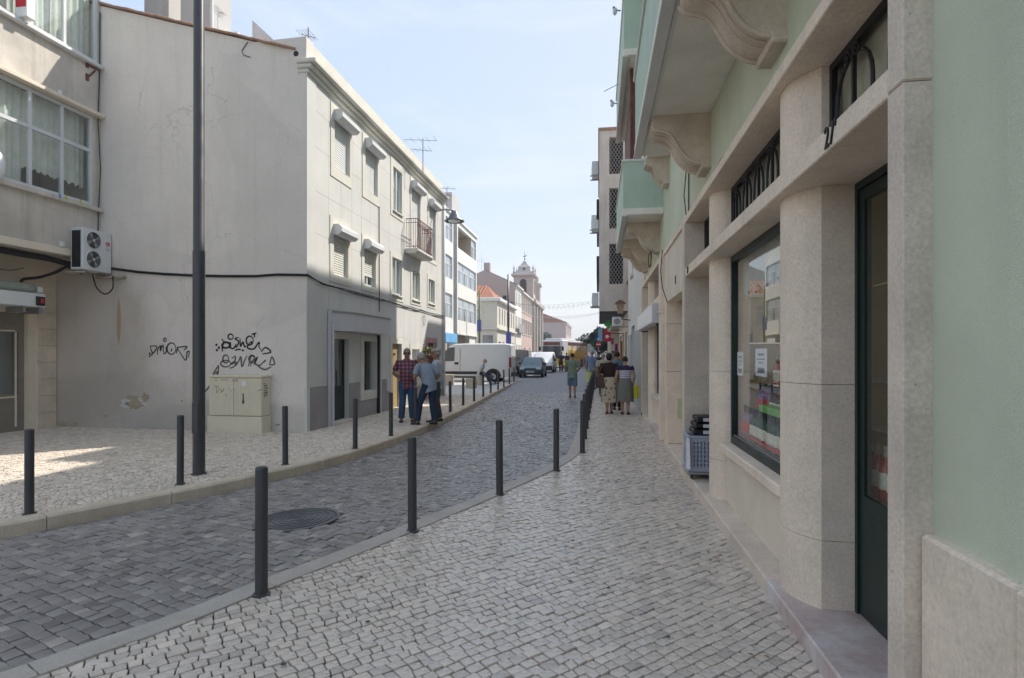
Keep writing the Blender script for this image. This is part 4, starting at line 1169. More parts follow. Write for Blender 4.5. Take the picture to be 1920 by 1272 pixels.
# peeled patch in the render: a shallow flake-shaped recess rim and exposed ochre coat
def flake(cx, cz, rx, rz, seed, n=26):
    rs = random.Random(seed)
    return [(cx+rx*math.cos(2*math.pi*k/n)*rs.uniform(.55,1.1), cz+rz*math.sin(2*math.pi*k/n)*rs.uniform(.55,1.1)) for k in range(n)]
m_ochrep = M('exposed_ochre_render', (.44,.38,.28), .2, 9, .95, .5, 60, .1, blotch=.3, dirt=(.30,.27,.22))
m_flakew = M('flaking_white_coat', (.62,.61,.58), .08, 9, .9, .5, 60, .1)
for k, (px, py, rx, rz) in enumerate(((250,757,.34,.16), (246,746,.22,.07), (272,745,.12,.10), (200,780,.05,.04), (120,797,.14,.09), (140,795,.1,.06))):
    c = gpt(px, py)
    putl('flaked_coat', MB().prism(flake(c.x, c.z, rx, rz, k), 1, GY-.003-.0006*k, GY+.01), m_flakew if k == 0 else m_ochrep)
    if k == 0: putl('exposed_render', MB().prism(flake(c.x+.03, c.z-.02, rx*.72, rz*.75, 40), 1, GY-.0045, GY+.01), m_ochrep)
# facade: openings (u = y - GY)
def U(y): return y-GY
upper = [(12.29,13.10,5.83,7.0), (14.03,14.86,5.83,7.0), (16.05,16.80,5.80,7.07), (17.72,18.64,4.95,7.02), (19.66,20.46,5.0,6.95)]
lower = [(12.25,13.0,3.40,4.40), (13.97,14.72,3.36,4.40), (15.98,16.80,3.34,4.42), (17.80,18.58,3.36,4.30), (19.58,20.34,3.40,4.25)]
ground_ = [(12.18,13.08,.06,1.95), (13.93,14.75,.645,1.93), (15.99,16.78,0,1.9), (17.75,18.55,.75,1.75), (19.5,20.5,0,2.0)]
mb = MB()
ops = [(U(a), U(b), c, d) for a, b, c, d in upper+lower+ground_]
wall(mb, (LXW, GY+.001, 0), (0,1,0), (-1,0,0), LEND-GY, 7.5, ops, .16)
putl('facade_wall', mb, m_facade)
putl('far_wall', MB().box(LXW-8, LXW-.001, LEND-.02, LEND, 0, 7.9), m_facade)
putl('rooms', MB().box(LXW-1.2, LXW-.9, GY+.3, LEND-.05, 0, 7.5), m_roomdark)
putl('corner_strip', MB().box(LXW, LXW+.02, GY-.018, GY+.38, .9, 7.36, .004), m_facade)
putl('corner_strip', MB().box(LXW-.03, LXW+.022, GY-.02, GY+.12, -.02, .899, .004), m_facade)
putl('parapet', MB().box(LXW-.28, LXW-.03, GY+.302, LEND, 7.5, 8.13, .01), m_trim)
for n0, z0, z1 in ((.06,7.36,7.455), (.13,7.456,7.55), (.22,7.551,7.65)):
    putl('cornice_moulding', MB().box(LXW-.2, LXW+n0, GY-.0-n0*.3, LEND+.02, z0, z1, .02), m_trim)
putl('roof', MB().add([(LXW-.3,GY+.1,7.9),(LXW-.3,LEND,7.9),(-13.5,LEND,tl.z+.70),(-13.5,GY+.1,tl.z+.70),(XLL,GY+.1,tl.z-1.6),(XLL,LEND,tl.z-1.6)], [(0,1,2,3),(3,2,5,4)]), m_tile)
# rake tiles on the gable edge
for i in range(27):
    t = i/26
    p = Vector((tl.x, 0, tl.z)).lerp(Vector((gpt(535,93).x, 0, gpt(535,93).z+.01)), t)
    ln = .23
    dx, dz = .972*ln, -.225*ln
    jz = RND.uniform(-.006,.012)
    yb = GY-.05+RND.uniform(-.02,.01)
    rings = []
    for s_ in (0, 1):
        q = Vector((p.x+dx*s_, 0, p.z+dz*s_+jz+.018*(1-s_)))
        rings.append([(q.x, yb, q.z), (q.x, yb, q.z+.035), (q.x+.004, yb+.07, q.z+.07), (q.x, yb+.2, q.z+.05), (q.x, yb+.2, q.z)])
    putl('rake_tile', MB().loft(rings), m_tile)
# chimneys and roof pieces
for (a, b, top) in ((270,303,-60), (338,398,-70)):
    p0, p1 = gy(a, 40, 12.2), gy(b, 40, 12.2)
    putl('chimney', MB().box(p0.x, p1.x, 12.2, 12.9, 8.5, 11.2, .01), m_gable)
putl('vent_pipe', MB().tube([(gy(397,40,12.15).x,12.15,8.8),(gy(397,40,12.15).x,12.15,11.0)], .04, 8), m_boxw)
q0, q1 = gy(473,72,12.6), gy(514,76,12.6)
putl('corrugated_panel', MB().loft([[(q0.x+(q1.x-q0.x)*t, 12.6+(.03 if k % 2 else 0), 8.2), (q0.x+(q1.x-q0.x)*t, 12.6+(.03 if k % 2 else 0), gy(473,38,12.6).z+(gy(514,76,12.6).z-gy(473,38,12.6).z)*t)] for k, t in ((k, k/14) for k in range(15))], cap=False), m_boxw)
putl('roof_box', MB().box(gy(415,60,12.5).x, gy(445,60,12.5).x, 12.5, 13, 8.3, gy(430,60,12.5).z, .01), m_boxw)
# antennas
def antenna(name, label, px, pyb, pyt, Y, arms, grp):
    b, t = gy(px, pyb, Y), gy(px, pyt, Y)
    a = thing(name, label, 'antenna', b, 0, grp)
    obj('mast', MB().tube([(b.x,Y,b.z-.4),(t.x,Y,t.z)], .014, 6), m_steel, a)
    for py, w in arms:
        z = gy(px, py, Y).z
        obj('boom', MB().tube([(b.x-w*.6,Y,z+.03),(b.x+w*.4,Y+.1,z-.02)], .009, 5), m_steel, a)
        for i in range(5):
            xx = b.x-w*.6+w*i/4
            obj('element', MB().tube([(xx,Y-.22,z),(xx,Y+.22,z)], .006, 4), m_steel, a)
antenna('television_antenna', 'thin television antenna rising above the grey cornice', 793, 300, 260, 17.5, ((262,1.0),(281,.6)), 'roof antennas')
antenna('television_antenna', 'small television antenna at the far end of the grey cornice', 838, 380, 350, 21.0, ((353,.7),(366,.4)), 'roof antennas')
antenna('television_antenna', 'crooked wire aerial on the gable parapet corner', 578, 68, 52, 11.2, ((66,.25),), 'roof antennas')
antenna('television_antenna', 'thin aerial beside the chimney over the gable', 408, 60, 12, 12.4, ((20,.2),), 'roof antennas')

# facade panels: thin sheets with real joints, cut round the window frames
frames = [(12.10,13.20,5.59,7.25), (13.85,14.97,5.59,7.22), (15.86,16.96,5.62,7.30), (17.60,18.80,4.80,7.26), (19.52,20.60,4.85,7.14),
          (12.07,13.18,3.22,4.70), (13.81,14.86,3.22,4.66), (15.82,16.95,3.17,4.57), (17.66,18.72,3.20,4.45), (19.44,20.48,3.24,4.40)]
gfr = [(11.95,15.0,-.1,2.6), (15.80,16.95,-.1,2.1), (17.55,18.75,.5,1.95), (19.3,20.7,-.1,2.2)]
def subtract(rects, h):
    out = []
    for a, b, c, d in rects:
        A, B, C_, D_ = h
        if B <= a or A >= b or D_ <= c or C_ >= d: out.append((a,b,c,d)); continue
        if a < A: out.append((a, A, c, d))
        if B < b: out.append((B, b, c, d))
        aa, bb = max(a, A), min(b, B)
        if c < C_: out.append((aa, bb, c, C_))
        if D_ < d: out.append((aa, bb, D_, d))
    return out
yj = [11.45, 12.02, 12.64, 13.24, 13.80, 14.40, 15.0, 15.75, 16.4, 17.0, 17.56, 18.2, 18.84, 19.42, 20.0, 20.66, 21.3, LEND]
zj = [.9, 2.05, 3.05, 4.15, 5.05, 5.98, 6.75, 7.355]
for i in range(len(yj)-1):
    for j in range(len(zj)-1):
        rects = [(yj[i]+.003, yj[i+1]-.003, zj[j]+.003, zj[j+1]-.003)]
        for h in frames+gfr: rects = subtract(rects, h)
        rects = [r for r in rects if r[1]-r[0] > .015 and r[3]-r[2] > .015]
        if not rects: continue
        mb = MB()
        for a, b, c, d in rects: mb.box(LXW-.002, LXW+.007, a, b, c, d)
        putl('facade_panel', mb, m_facade)
for a, b in ((11.2, 11.95), (13.1, 13.7), (15.02, 15.78)):
    putl('plinth_panel', MB().box(LXW-.002, LXW+.018, a, b, -.02, .895, .003), m_plinth)
putl('plinth_panel', MB().box(LXW-.002, LXW+.018, 13.701, 14.86, -.02, .41, .003), m_plinth)
for a, b in ((16.97, 19.28), (20.72, LEND)):
    putl('plinth_panel', MB().box(LXW-.002, LXW+.018, a, b, -.02, .60, .003), m_plinth)

# windows
def lwin(fr, op, kind, shut=None, name='window'):
    w = putl(name, MB().box(LXW, LXW+.024, fr[0], op[0]-.002, fr[2], fr[3]).box(LXW, LXW+.024, op[1]+.002, fr[1], fr[2], fr[3]).box(LXW, LXW+.024, op[0]-.001, op[1]+.001, op[3]+.002, fr[3]).box(LXW, LXW+.024, op[0]-.001, op[1]+.001, fr[2], op[2]-.002), m_trim)
    x = LXW-.11 if kind else LXW-.065
    obj('sash_frame', MB().box(x, x+.04, op[0], op[0]+.05, op[2], op[3]).box(x, x+.04, op[1]-.05, op[1], op[2], op[3]).box(x, x+.04, op[0]+.05, op[1]-.05, op[3]-.05, op[3]).box(x, x+.04, op[0]+.05, op[1]-.05, op[2], op[2]+.06).box(x+.004, x+.044, (op[0]+op[1])/2-.03, (op[0]+op[1])/2+.03, op[2]+.06, op[3]-.05), m_alu, w)
    obj('pane', MB().box(x+.012, x+.017, op[0]+.05, op[1]-.05, op[2]+.06, op[3]-.05), m_pane, w)
    cur = MB(); n = 16
    cur.loft([[(x-.10+(.02 if k % 2 else 0), op[0]+(op[1]-op[0])*k/n, op[2]), (x-.10+(.02 if k % 2 else 0), op[0]+(op[1]-op[0])*k/n, op[3])] for k in range(n+1)], cap=False)
    obj('curtain', cur, m_curtain, w)
    if kind:
        zb = shut if shut else op[2]+.01
        mbs = MB(); z = zb; k = 0
        while z < op[3]-.01:
            z2 = min(z+.052, op[3])
            mbs.add([(LXW-.075, op[0]+.012, z), (LXW-.075, op[1]-.012, z), (LXW-.058, op[1]-.012, z+.012), (LXW-.058, op[0]+.012, z+.012), (LXW-.062, op[0]+.012, z2), (LXW-.062, op[1]-.012, z2)], [(0,1,2,3),(3,2,5,4)])
            z = z2
        obj('roller_shutter', mbs, m_shutter if kind == 1 else m_shutterw, w)
        obj('shutter_rail', MB().box(LXW-.085, LXW-.045, op[0]+.005, op[1]-.005, zb-.035, zb-.001).box(LXW-.1, LXW-.04, op[0]-.0, op[0]+.012, zb, op[3]).box(LXW-.1, LXW-.04, op[1]-.012, op[1], zb, op[3]), m_boxw, w)
        z1 = op[3]+.13; z0 = op[3]-.11; P = .20
        prof = [(LXW+.025, z0), (LXW+.025+P*.62, z0), (LXW+.025+P, z0+.07), (LXW+.025+P, z1-.07), (LXW+.025+P*.62, z1), (LXW+.025, z1)]
        obj('shutter_box', MB().prism(prof, 1, op[0]-.03, op[1]+.13), m_boxw, w)
    else:
        obj('window_sill', MB().box(LXW+.026, LXW+.07, op[0]-.03, op[1]+.03, op[2]-.05, op[2]-.003, .008), m_trim, w)
    return w
for k, (fr, op) in enumerate(zip(frames[:5], upper)): lwin(fr, op, (2, 2, 0, 2, 2)[k])
for k, (fr, op) in enumerate(zip(frames[5:], lower)): lwin(fr, op, (1, 1, 0, 0, 0)[k], 3.66 if k == 1 else None)

# balcony with rusty railing
bl = putl('balcony', MB().prism([(LXW+.026,4.72),(LXW+.36,4.72),(LXW+.42,4.80),(LXW+.42,4.86),(LXW+.026,4.86)], 1, 17.1, 18.78), m_trim)
mbr = MB()
mbr.tube([(LXW+.03,17.13,5.78),(LXW+.40,17.13,5.78),(LXW+.40,18.75,5.78),(LXW+.03,18.75,5.78)], .014, 6)
mbr.tube([(LXW+.03,17.13,5.66),(LXW+.40,17.13,5.66),(LXW+.40,18.75,5.66),(LXW+.03,18.75,5.66)], .008, 5)
mbr.tube([(LXW+.03,17.13,4.93),(LXW+.40,17.13,4.93),(LXW+.40,18.75,4.93),(LXW+.03,18.75,4.93)], .010, 5)
obj('handrail', mbr, m_rustred, bl)
for i in range(19):
    yb = 17.13+1.62*i/18
    obj('baluster', MB().tube([(LXW+.40,yb,4.861),(LXW+.40,yb,5.3),(LXW+.40+(.015 if i % 2 else 0),yb,5.5),(LXW+.40,yb,5.78)], .007, 5), m_rustred, bl)
for i in range(5):
    xb = LXW+.06+.07*i
    for yb in (17.13, 18.75): obj('baluster', MB().tube([(xb,yb,4.861),(xb,yb,5.78)], .007, 5), m_rustred, bl)
for i in range(9):
    yb = 17.22+1.62*i/9
    obj('railing_scroll', MB().tube([(LXW+.402, yb+.055*math.cos(a), 5.60+.055*math.sin(a)) for a in (k*.6 for k in range(11))], .005, 4), m_rustred, bl)

# shop on the ground floor: metal frame, box awning, door, window
aw = putl('shop_awning', MB().prism([(LXW+.012,12.0),(LXW+.10,12.02),(LXW+.36,12.62),(LXW+.36,14.90),(LXW+.012,14.94)], 2, 2.12, 2.53), m_grey)
obj('awning_cap', MB().prism([(LXW+.011,11.97),(LXW+.11,11.99),(LXW+.38,12.61),(LXW+.38,14.93),(LXW+.011,14.97)], 2, 2.531, 2.56), m_plinth, aw)
sf = putl('shop_frame', MB().box(LXW+.012, LXW+.10, 11.96, 12.05, -.01, 2.55, .006), m_grey)
obj('frame_post', MB().box(LXW+.012, LXW+.10, 14.88, 14.95, -.01, 2.11, .006), m_grey, sf)
obj('frame_edge', MB().box(LXW+.02, LXW+.085, 14.80, 14.879, -.01, 2.10), m_black, sf)
obj('drain_pipe', MB().tube([(LXW+.13,11.99,.0),(LXW+.13,11.99,2.3)], .028, 8), m_grey, sf)
d1 = putl('shop_door', MB().box(LXW-.15, LXW-.11, 12.18, 12.25, .06, 1.95).box(LXW-.15, LXW-.11, 13.01, 13.08, .06, 1.95).box(LXW-.15, LXW-.11, 12.25, 13.01, .06, .85), m_darkgreen)
obj('pane', MB().box(LXW-.13, LXW-.125, 12.25, 13.01, .85, 1.95), m_pane, d1)
obj('door_lintel', MB().box(LXW, LXW+.02, 12.06, 13.70, 1.955, 2.10), m_trim, d1)
obj('doorstep', MB().box(LXW-.15, LXW+.12, 12.08, 13.12, -.02, .058, .01), m_lime2, d1)
w1 = putl('shop_window', MB().box(LXW, LXW+.03, 13.74, 13.928, .42, 2.07).box(LXW, LXW+.03, 14.752, 14.86, .42, 2.07).box(LXW, LXW+.03, 13.929, 14.751, 1.932, 2.07).box(LXW, LXW+.03, 13.929, 14.751, .42, .643), m_trim)
obj('pane', MB().box(LXW-.12, LXW-.115, 13.93, 14.75, .645, 1.93), m_pane, w1)
obj('lace_curtain', MB().loft([[(LXW-.2+(.02 if k % 2 else 0), 13.93+.30*k/8, .7), (LXW-.2+(.02 if k % 2 else 0), 13.93+.30*k/8, 1.93)] for k in range(9)], cap=False), m_curtain, w1)
d2 = putl('house_door', MB().box(LXW-.14, LXW-.09, 16.04, 16.78, .0, 1.9), m_ochre)
obj('door_frame', MB().box(LXW-.15, LXW-.05, 15.99, 16.035, 0, 1.9), m_brown, d2)
obj('door_surround', MB().box(LXW, LXW+.024, 15.82, 15.988, -.01, 2.07).box(LXW, LXW+.024, 16.782, 16.93, -.01, 2.07).box(LXW, LXW+.024, 15.989, 16.781, 1.902, 2.07), m_trim, d2)
obj('door_knocker', MB().ball((LXW-.075,16.4,1.6), .035), m_black, d2)
w2 = putl('barred_window', MB().box(LXW, LXW+.024, 17.57, 17.748, .55, 1.93).box(LXW, LXW+.024, 18.552, 18.73, .55, 1.93).box(LXW, LXW+.024, 17.749, 18.551, 1.752, 1.93).box(LXW, LXW+.024, 17.749, 18.551, .55, .748), m_trim)
for i in range(9): obj('window_bar', MB().tube([(LXW+.01,17.79+.09*i,.75),(LXW+.01,17.79+.09*i,1.75)], .008, 5), m_alu, w2)
obj('pane', MB().box(LXW-.12, LXW-.115, 17.75, 18.55, .75, 1.75), m_darkpane, w2)
d3 = putl('house_door', MB().box(LXW-.14, LXW-.09, 19.5, 20.5, .0, 2.0), m_rustred)
obj('door_surround', MB().box(LXW, LXW+.024, 19.32, 19.498, -.01, 2.17).box(LXW, LXW+.024, 20.502, 20.68, -.01, 2.17).box(LXW, LXW+.024, 19.499, 20.501, 2.002, 2.17), M('pink_stone_trim', (.52,.30,.30), .1, 3, .8, .1, 50, .2), d3)
putl('meter_box', MB().box(LXW+.01, LXW+.06, 15.52, 15.66, .55, .9, .008), m_boxw)
putl('downpipe', MB().tube([(LXW+.07,LEND-.15,0),(LXW+.07,LEND-.15,7.3)], .05, 10), m_boxw, None, smooth=True)
putl('stain_pipe', MB().tube([(LXW+.03,14.95,2.75),(LXW+.03,14.96,3.1),(LXW+.03,14.94,5.6)], .012, 6), m_rustred)
# flower baskets
m_leaf = M('basket_leaves', (.07,.14,.04), .4, 12, .7, 0, 40, .3)
m_flower = M('orange_pink_petals', (.62,.22,.12), .4, 25, .7, 0, 40, .3, c2=(.75,.5,.4))
for i, (yy_, zz_) in enumerate(((18.95, 1.62), (19.25, 1.55))):
    rr = random.Random(i+3)
    fb = thing('flower_basket', 'hanging basket of %s flowers on the grey facade behind the men' % ('orange and white' if i == 0 else 'green leaved yellow'), 'flower basket', (LXW+.22, yy_, zz_), 0, 'hanging flower baskets')
    obj('pot', MB().lathe([(.06,-.16),(.12,-.02),(.13,0),(.0,-.01)], (LXW+.22,yy_,zz_), 12), m_brown, fb, smooth=True)
    mbl, mbf = MB(), MB()
    for k in range(240):
        a, b, c = rr.uniform(0, 6.28), rr.uniform(0, .2), rr.uniform(-.05, .2)
        p = Vector((LXW+.22+b*math.cos(a), yy_+b*math.sin(a)*1.3, zz_+c)); e = Vector((rr.gauss(0,1), rr.gauss(0,1), rr.gauss(0,1))).normalized(); f = e.orthogonal().normalized(); g = e.cross(f)
        t = (mbf if k % 3 == 0 else mbl); s_ = .03
        t.quad(p-f*s_-g*s_, p+f*s_-g*s_*.5, p+f*s_+g*s_, p-f*s_*.5+g*s_)
    obj('leaves', mbl, m_leaf, fb)['kind'] = 'stuff'; obj('flowers', mbf, m_flower, fb)['kind'] = 'stuff'
    obj('hanger', MB().tube([(LXW+.01,yy_,zz_+.3),(LXW+.22,yy_,zz_+.32),(LXW+.22,yy_,zz_+.1)], .006, 4), m_iron, fb)

# cables along gable and facade
cb = thing('cable_bundle', 'sagging black cables running across the blank gable and along the grey facade', 'cable', (-8, 11, 3.1))
for k in range(4):
    pts = []
    px = [(205,503),(260,510),(310,514),(360,516.5),(420,518),(480,518),(520,515),(578,516)]
    for x_, y_ in px:
        p = gpt(x_, y_+k*1.1-1); pts.append((p.x, GY-.02-.012*(k % 2), p.z))
    for i in range(1, 22):
        yv = GY+.1+i*.5
        pts.append((LXW+.04+.012*(k % 2), yv, 3.10+.012*k+.015*math.sin(yv*1.7+k)+.01*math.sin(yv*4.1+2*k)-.008*(yv-GY)))
    obj('cable', MB().tube(pts, .007 if k else .011, 5), m_wire, cb)
obj('hanging_loop', MB().tube([(LXW+.05,18.95+.12*math.cos(a), 2.75+.18*math.sin(a)) for a in (k*.5 for k in range(16))], .007, 4), m_wire, cb)
pts = [gpt(x_, y_) for x_, y_ in ((465,80),(454,96),(457,104),(470,108))]
obj('loose_wire', MB().tube([(p.x, GY-.015, p.z) for p in pts], .008, 5), m_wire, cb)
# wall street lamp on a bracket at the far end
wl = thing('wall_street_lamp', 'grey bell shaped street lamp on a bracket at the end of the grey building', 'street lamp', (-5.9, 21.2, 6.6))
lp = gx(852, 416, -5.2)
obj('arm', MB().tube([(LXW,lp.y,lp.z+.42),(-5.5,lp.y,lp.z+.46),(lp.x,lp.y,lp.z+.40)], .03, 8), m_steel, wl, smooth=True)
obj('lamp_shade', MB().lathe([(.05,.40),(.12,.36),(.14,.28),(.20,.2),(.22,.12),(.36,.04),(.36,0),(.30,.02)], lp, 20, cap=False), M('grey_enamel', (.14,.16,.19), .1, 3, .35, 0, 40, .5), wl, smooth=True)
obj('lamp_glass', MB().ball((lp.x,lp.y,lp.z+.03), .24, .24, .05, 16, 6), m_signw, wl, smooth=True)

# ---- graffiti: painted strokes lying on the gable
def strokes(name, S, w, mat, parent, k, o, Y, n2=2, lift=.004):
    for st in S:
        P = [gy(o[0]+x/k, o[1]+y/k, Y) for x, y in st]
        # smooth polyline
        Q = [P[0]]
        for i in range(len(P)-1):
            p0, p1, p2, p3 = P[max(i-1,0)], P[i], P[i+1], P[min(i+2,len(P)-1)]
            for j in range(1, 5):
                t = j/4
                Q.append(.5*((2*p1)+(p2-p0)*t+(2*p0-5*p1+4*p2-p3)*t*t+(3*p1-p0-3*p2+p3)*t**3))
        mb = MB(); n = len(Q)
        L = []
        for i in range(n):
            t = (Q[min(i+1,n-1)]-Q[max(i-1,0)])
            t = t.normalized() if t.length > 1e-6 else Vector((1,0,0))
            nr = Vector((-t.z, 0, t.x))
            ww = w*(.55+.45*math.sin(math.pi*min(1,(i+.6)/n)))*.5
            L.append((Q[i]+nr*ww, Q[i]-nr*ww))
        for a, b in zip(L, L[1:]):
            mb.quad(a[0]+Vector((0,-lift,0)), a[1]+Vector((0,-lift,0)), b[1]+Vector((0,-lift,0)), b[0]+Vector((0,-lift,0)))
        obj(name, mb, mat, parent)
def circ(cx, cy, rx, ry=None, n=10, a0=0, a1=6.4):
    ry = ry or rx
    return [(cx+rx*math.cos(a0+(a1-a0)*i/n), cy+ry*math.sin(a0+(a1-a0)*i/n)) for i in range(n+1)]
T1 = [[(125,285),(145,345),(160,360),(200,290),(125,285)], [(208,380),(205,330),(240,280),(235,340),(265,270),(270,365)], [(300,290),(300,350),(270,370)], circ(357,312,48,62), [(362,310),(352,345)], circ(287,217,14,17),
      [(425,290),(410,365)], [(415,300),(525,290),(490,330)], [(425,315),(510,440),(525,355),(550,345),(540,410)], circ(122,365,5), circ(145,378,5), circ(122,393,5)]
T2 = [[(900,205),(925,250),(905,290),(940,305),(995,290),(985,250),(925,235)], circ(945,275,40,28), [(908,345),(908,300),(900,270)], circ(998,183,28,28), [(1000,240),(990,295),(1030,310),(1060,260)],
      [(1085,190),(1045,205),(1085,235),(1065,290),(1030,300)], [(1100,200),(1105,290),(1130,240),(1150,295),(1165,280)], circ(1205,225,38,48), [(1195,260),(1225,235),(1215,270),(1180,280),(1190,310),(1250,315),(1290,260),(1310,245),(1305,290),(1330,330)],
      [(1330,350),(1375,300),(1435,350),(1340,370)], [(1225,158),(1278,145)], [(1255,155),(1258,190)], circ(845,272,6), circ(872,303,6), circ(850,328,6), [(1045,335),(1075,320),(1110,325)], circ(1133,332,5)]
T3 = [circ(945,425,32,42), circ(945,475,55,35), [(1010,420),(1050,395),(1040,450),(1000,480),(1060,460),(1030,510),(985,525)], [(1050,500),(1085,450),(1110,400),(1120,510),(1150,440),(1175,390)],
      [(1190,505),(1225,390),(1260,420),(1225,455),(1215,500)], circ(1230,425,34,40), [(1250,490),(1290,400),(1265,470),(1310,495),(1350,460)], [(1350,465),(1380,435)], [(1420,490),(1445,400),(1475,480),(1415,485)], [(1290,500),(1370,540),(1440,505)]]
T4 = [[(870,490),(810,590),(855,600),(868,495)], [(830,585),(855,560)], [(800,655),(775,710),(722,780)]]
GO = (260, 600); GK = 5.782
strokes('graffiti_stroke', T1, .030, m_ink, gw, GK, GO, GY)
strokes('graffiti_stroke', T2, .034, m_ink, gw, GK, GO, GY)
strokes('graffiti_stroke', T3, .034, m_inkf, gw, GK, GO, GY, lift=.005)
strokes('graffiti_stroke', T4, .04, m_inkf, gw, GK, GO, GY)
strokes('graffiti_stroke', [[(470,870),(465,885),(478,878)], [(1480,1135),(1500,1145),(1515,1130),(1535,1145)]], .018, m_inkf, gw, GK, GO, GY)

# ---- utility cabinet
uc = thing('utility_cabinet', 'pale grey green ribbed utility cabinet with scribbled tags against the blank gable', 'cabinet', (-7.28, 10.87, 0))
ux0, ux1, uy0, uy1 = -7.86, -6.70, 10.70, 11.04
obj('base', MB().box(ux0-.02, ux1+.02, uy0-.02, uy1, -.02, .335, .008), m_cabinet, uc)
obj('carcass', MB().box(ux0+.01, ux1, uy0+.02, uy1, .345, 1.12, .006), m_cabinet, uc)
obj('lid', MB().box(ux0-.012, ux1+.02, uy0-.016, uy1, 1.121, 1.165, .014), m_cabinet, uc)
um = (ux0+ux1)/2-.03
for a, b in ((ux0+.008, um-.005), (um+.005, ux1-.006)):
    dd = obj('door', MB().box(a, b, uy0+.004, uy0+.019, .36, 1.105, .003), m_cabinet, uc)
    mbr = MB(); n = int((b-a-.06)/.045)
    for i in range(n):
        xx = a+.04+i*.045
        mbr.box(xx, xx+.020, uy0-.001, uy0+.0035, .40, 1.04)
    obj('door_ribs', mbr, m_cabinet, dd)
obj('handle', MB().box(um+.20, um+.235, uy0-.018, uy0-.002, .60, .66, .004).box(um+.207, um+.228, uy0-.012, uy0-.002, .66, .80, .003), m_black, uc)
obj('sticker', MB().lathe([(.0,-.003),(.055,-.003),(.055,-.001)], (um+.23, uy0-.001, 1.00), 16, 1), m_signw, uc)
obj('base_panel', MB().box(ux0+.06, ux1-.06, uy0-.026, uy0-.021, .06, .27, .003), m_cabinet, uc)
CT = [[(815,710),(850,725),(870,715)], [(840,730),(850,790),(870,760)], [(860,735),(900,770),(885,790),(925,760),(905,745)], [(945,800),(950,830)], [(970,745),(985,750)], [(1000,755),(1005,775)], [(1030,750),(1040,770)], [(1290,770),(1350,750)], [(825,650),(860,655)], [(890,655),(940,650),(975,658)], [(1010,650),(1070,650),(1060,665),(1005,665)]]
strokes('scribble', CT, .010, m_inkf, uc, GK, GO, uy0-.003, lift=.002)
mbt = MB()
for k in range(7): mbt.box(ux1+.003, ux1+.006, uy0+.09+.0*k, uy0+.13+.03*(k % 3), .72+.045*k, .74+.045*k)
for k in range(5): mbt.box(ux1+.003, ux1+.006, uy0+.17, uy0+.20+.02*(k % 2), .74+.05*k, .765+.05*k)
obj('side_scribble', mbt, m_inkf, uc)

# ================================================================== LEFT-MOST building with glazed upper floors
LB = -10.70
lm = thing('glazed_corner_building', 'weathered concrete building at the left edge with white framed window bands', 'building', (-13, 8, 0))
def putm(name, mb, mat, parent=None, **k): return obj(name, mb, mat, parent or lm, **k)
WB = [(3.6, 10.86, 4.78, 6.66), (3.6, 10.98, 7.86, 9.6), (3.6, 10.86, 10.9, 12.4)]
mb = MB(); wall(mb, (LB, 2.0, 0), (0,1,0), (-1,0,0), 9.045, 13.0, [(a-2, b-2, c, d) for a, b, c, d in WB], .10, v0=3.62)
putm('upper_wall', mb, m_dirty)
putm('soffit', MB().box(-11.9, LB-.001, 2.0, 11.04, 3.60, 3.619), m_dirty)
putm('edge_band', MB().box(LB, LB+.05, 2.0, 10.45, 3.60, 3.74, .01), m_cream)
putm('dark_pipe', MB().tube([(LB-.25,2.5,3.55),(LB-.25,10.1,3.52),(LB-.15,10.6,3.45)], .06, 8), m_wire)
putm('roof', MB().box(-24, LB+.1, 2.0, 11.04, 13.0, 13.1), m_dirty)
putm('rooms', MB().box(LB-1.6, LB-1.5, 2.0, 11.04, 3.7, 13), m_roomdark)
putm('near_wall', MB().box(-24, LB-.002, 1.9, 2.0, 0, 13), m_dirty)
putm('ledge', MB().box(LB, LB+.14, 2.0, 11.03, 6.69, 6.77, .01), m_cream)
putm('ledge', MB().box(LB, LB+.12, 2.0, 11.03, 7.75, 7.82, .01), m_boxw)
putm('window_ledge', MB().box(LB, LB+.10, 2.0, 11.03, 4.66, 4.74, .01), m_dirty)
for bi, (y0, y1, z0, z1) in enumerate(WB):
    st = (9.50, 10.16) if bi == 0 else (9.53, 10.22)
    mul = [y0, 4.9, 5.6, 6.25, 6.9, 7.55, 8.2, 8.85, *st, y1]
    f = MB()
    for m_ in mul[1:-1]: f.box(LB-.07, LB-.01, m_-.03, m_+.03, z0+.05, z1-.05)
    f.box(LB-.07, LB-.01, y0, y1, z0, z0+.05).box(LB-.07, LB-.01, y0, y1, z1-.05, z1).box(LB-.07, LB-.01, y1-.06, y1, z0+.05, z1-.05)
    if bi == 0: f.box(LB-.072, LB-.008, y0, y1-.06, 5.90, 5.97)
    w = putm('window_band', f, m_alu)
    for a, b in zip(mul, mul[1:]):
        for c, d in (((z0, 5.93), (5.93, z1)) if bi == 0 else ((z0, z1),)):
            obj('pane', MB().box(LB-.045, LB-.038, a+.02, b-.02, c+.03, d-.03), m_pane, w)
        n = 40
        def cx(k): return LB-.22+.016*math.sin(k*.75+a*7)+.012*math.sin(k*.31+a*3)
        obj('curtain', MB().loft([[(cx(k)+.02*math.sin(a*9+k*.2), a+(b-a)*k/n, z0+(.5+.12*math.sin(a*11) if bi == 0 and a > 9.4 else 0)+.03*math.sin(k*.7+a)), (cx(k), a+(b-a)*k/n, z1)] for k in range(n+1)], cap=False), m_curtain, w, smooth=True)
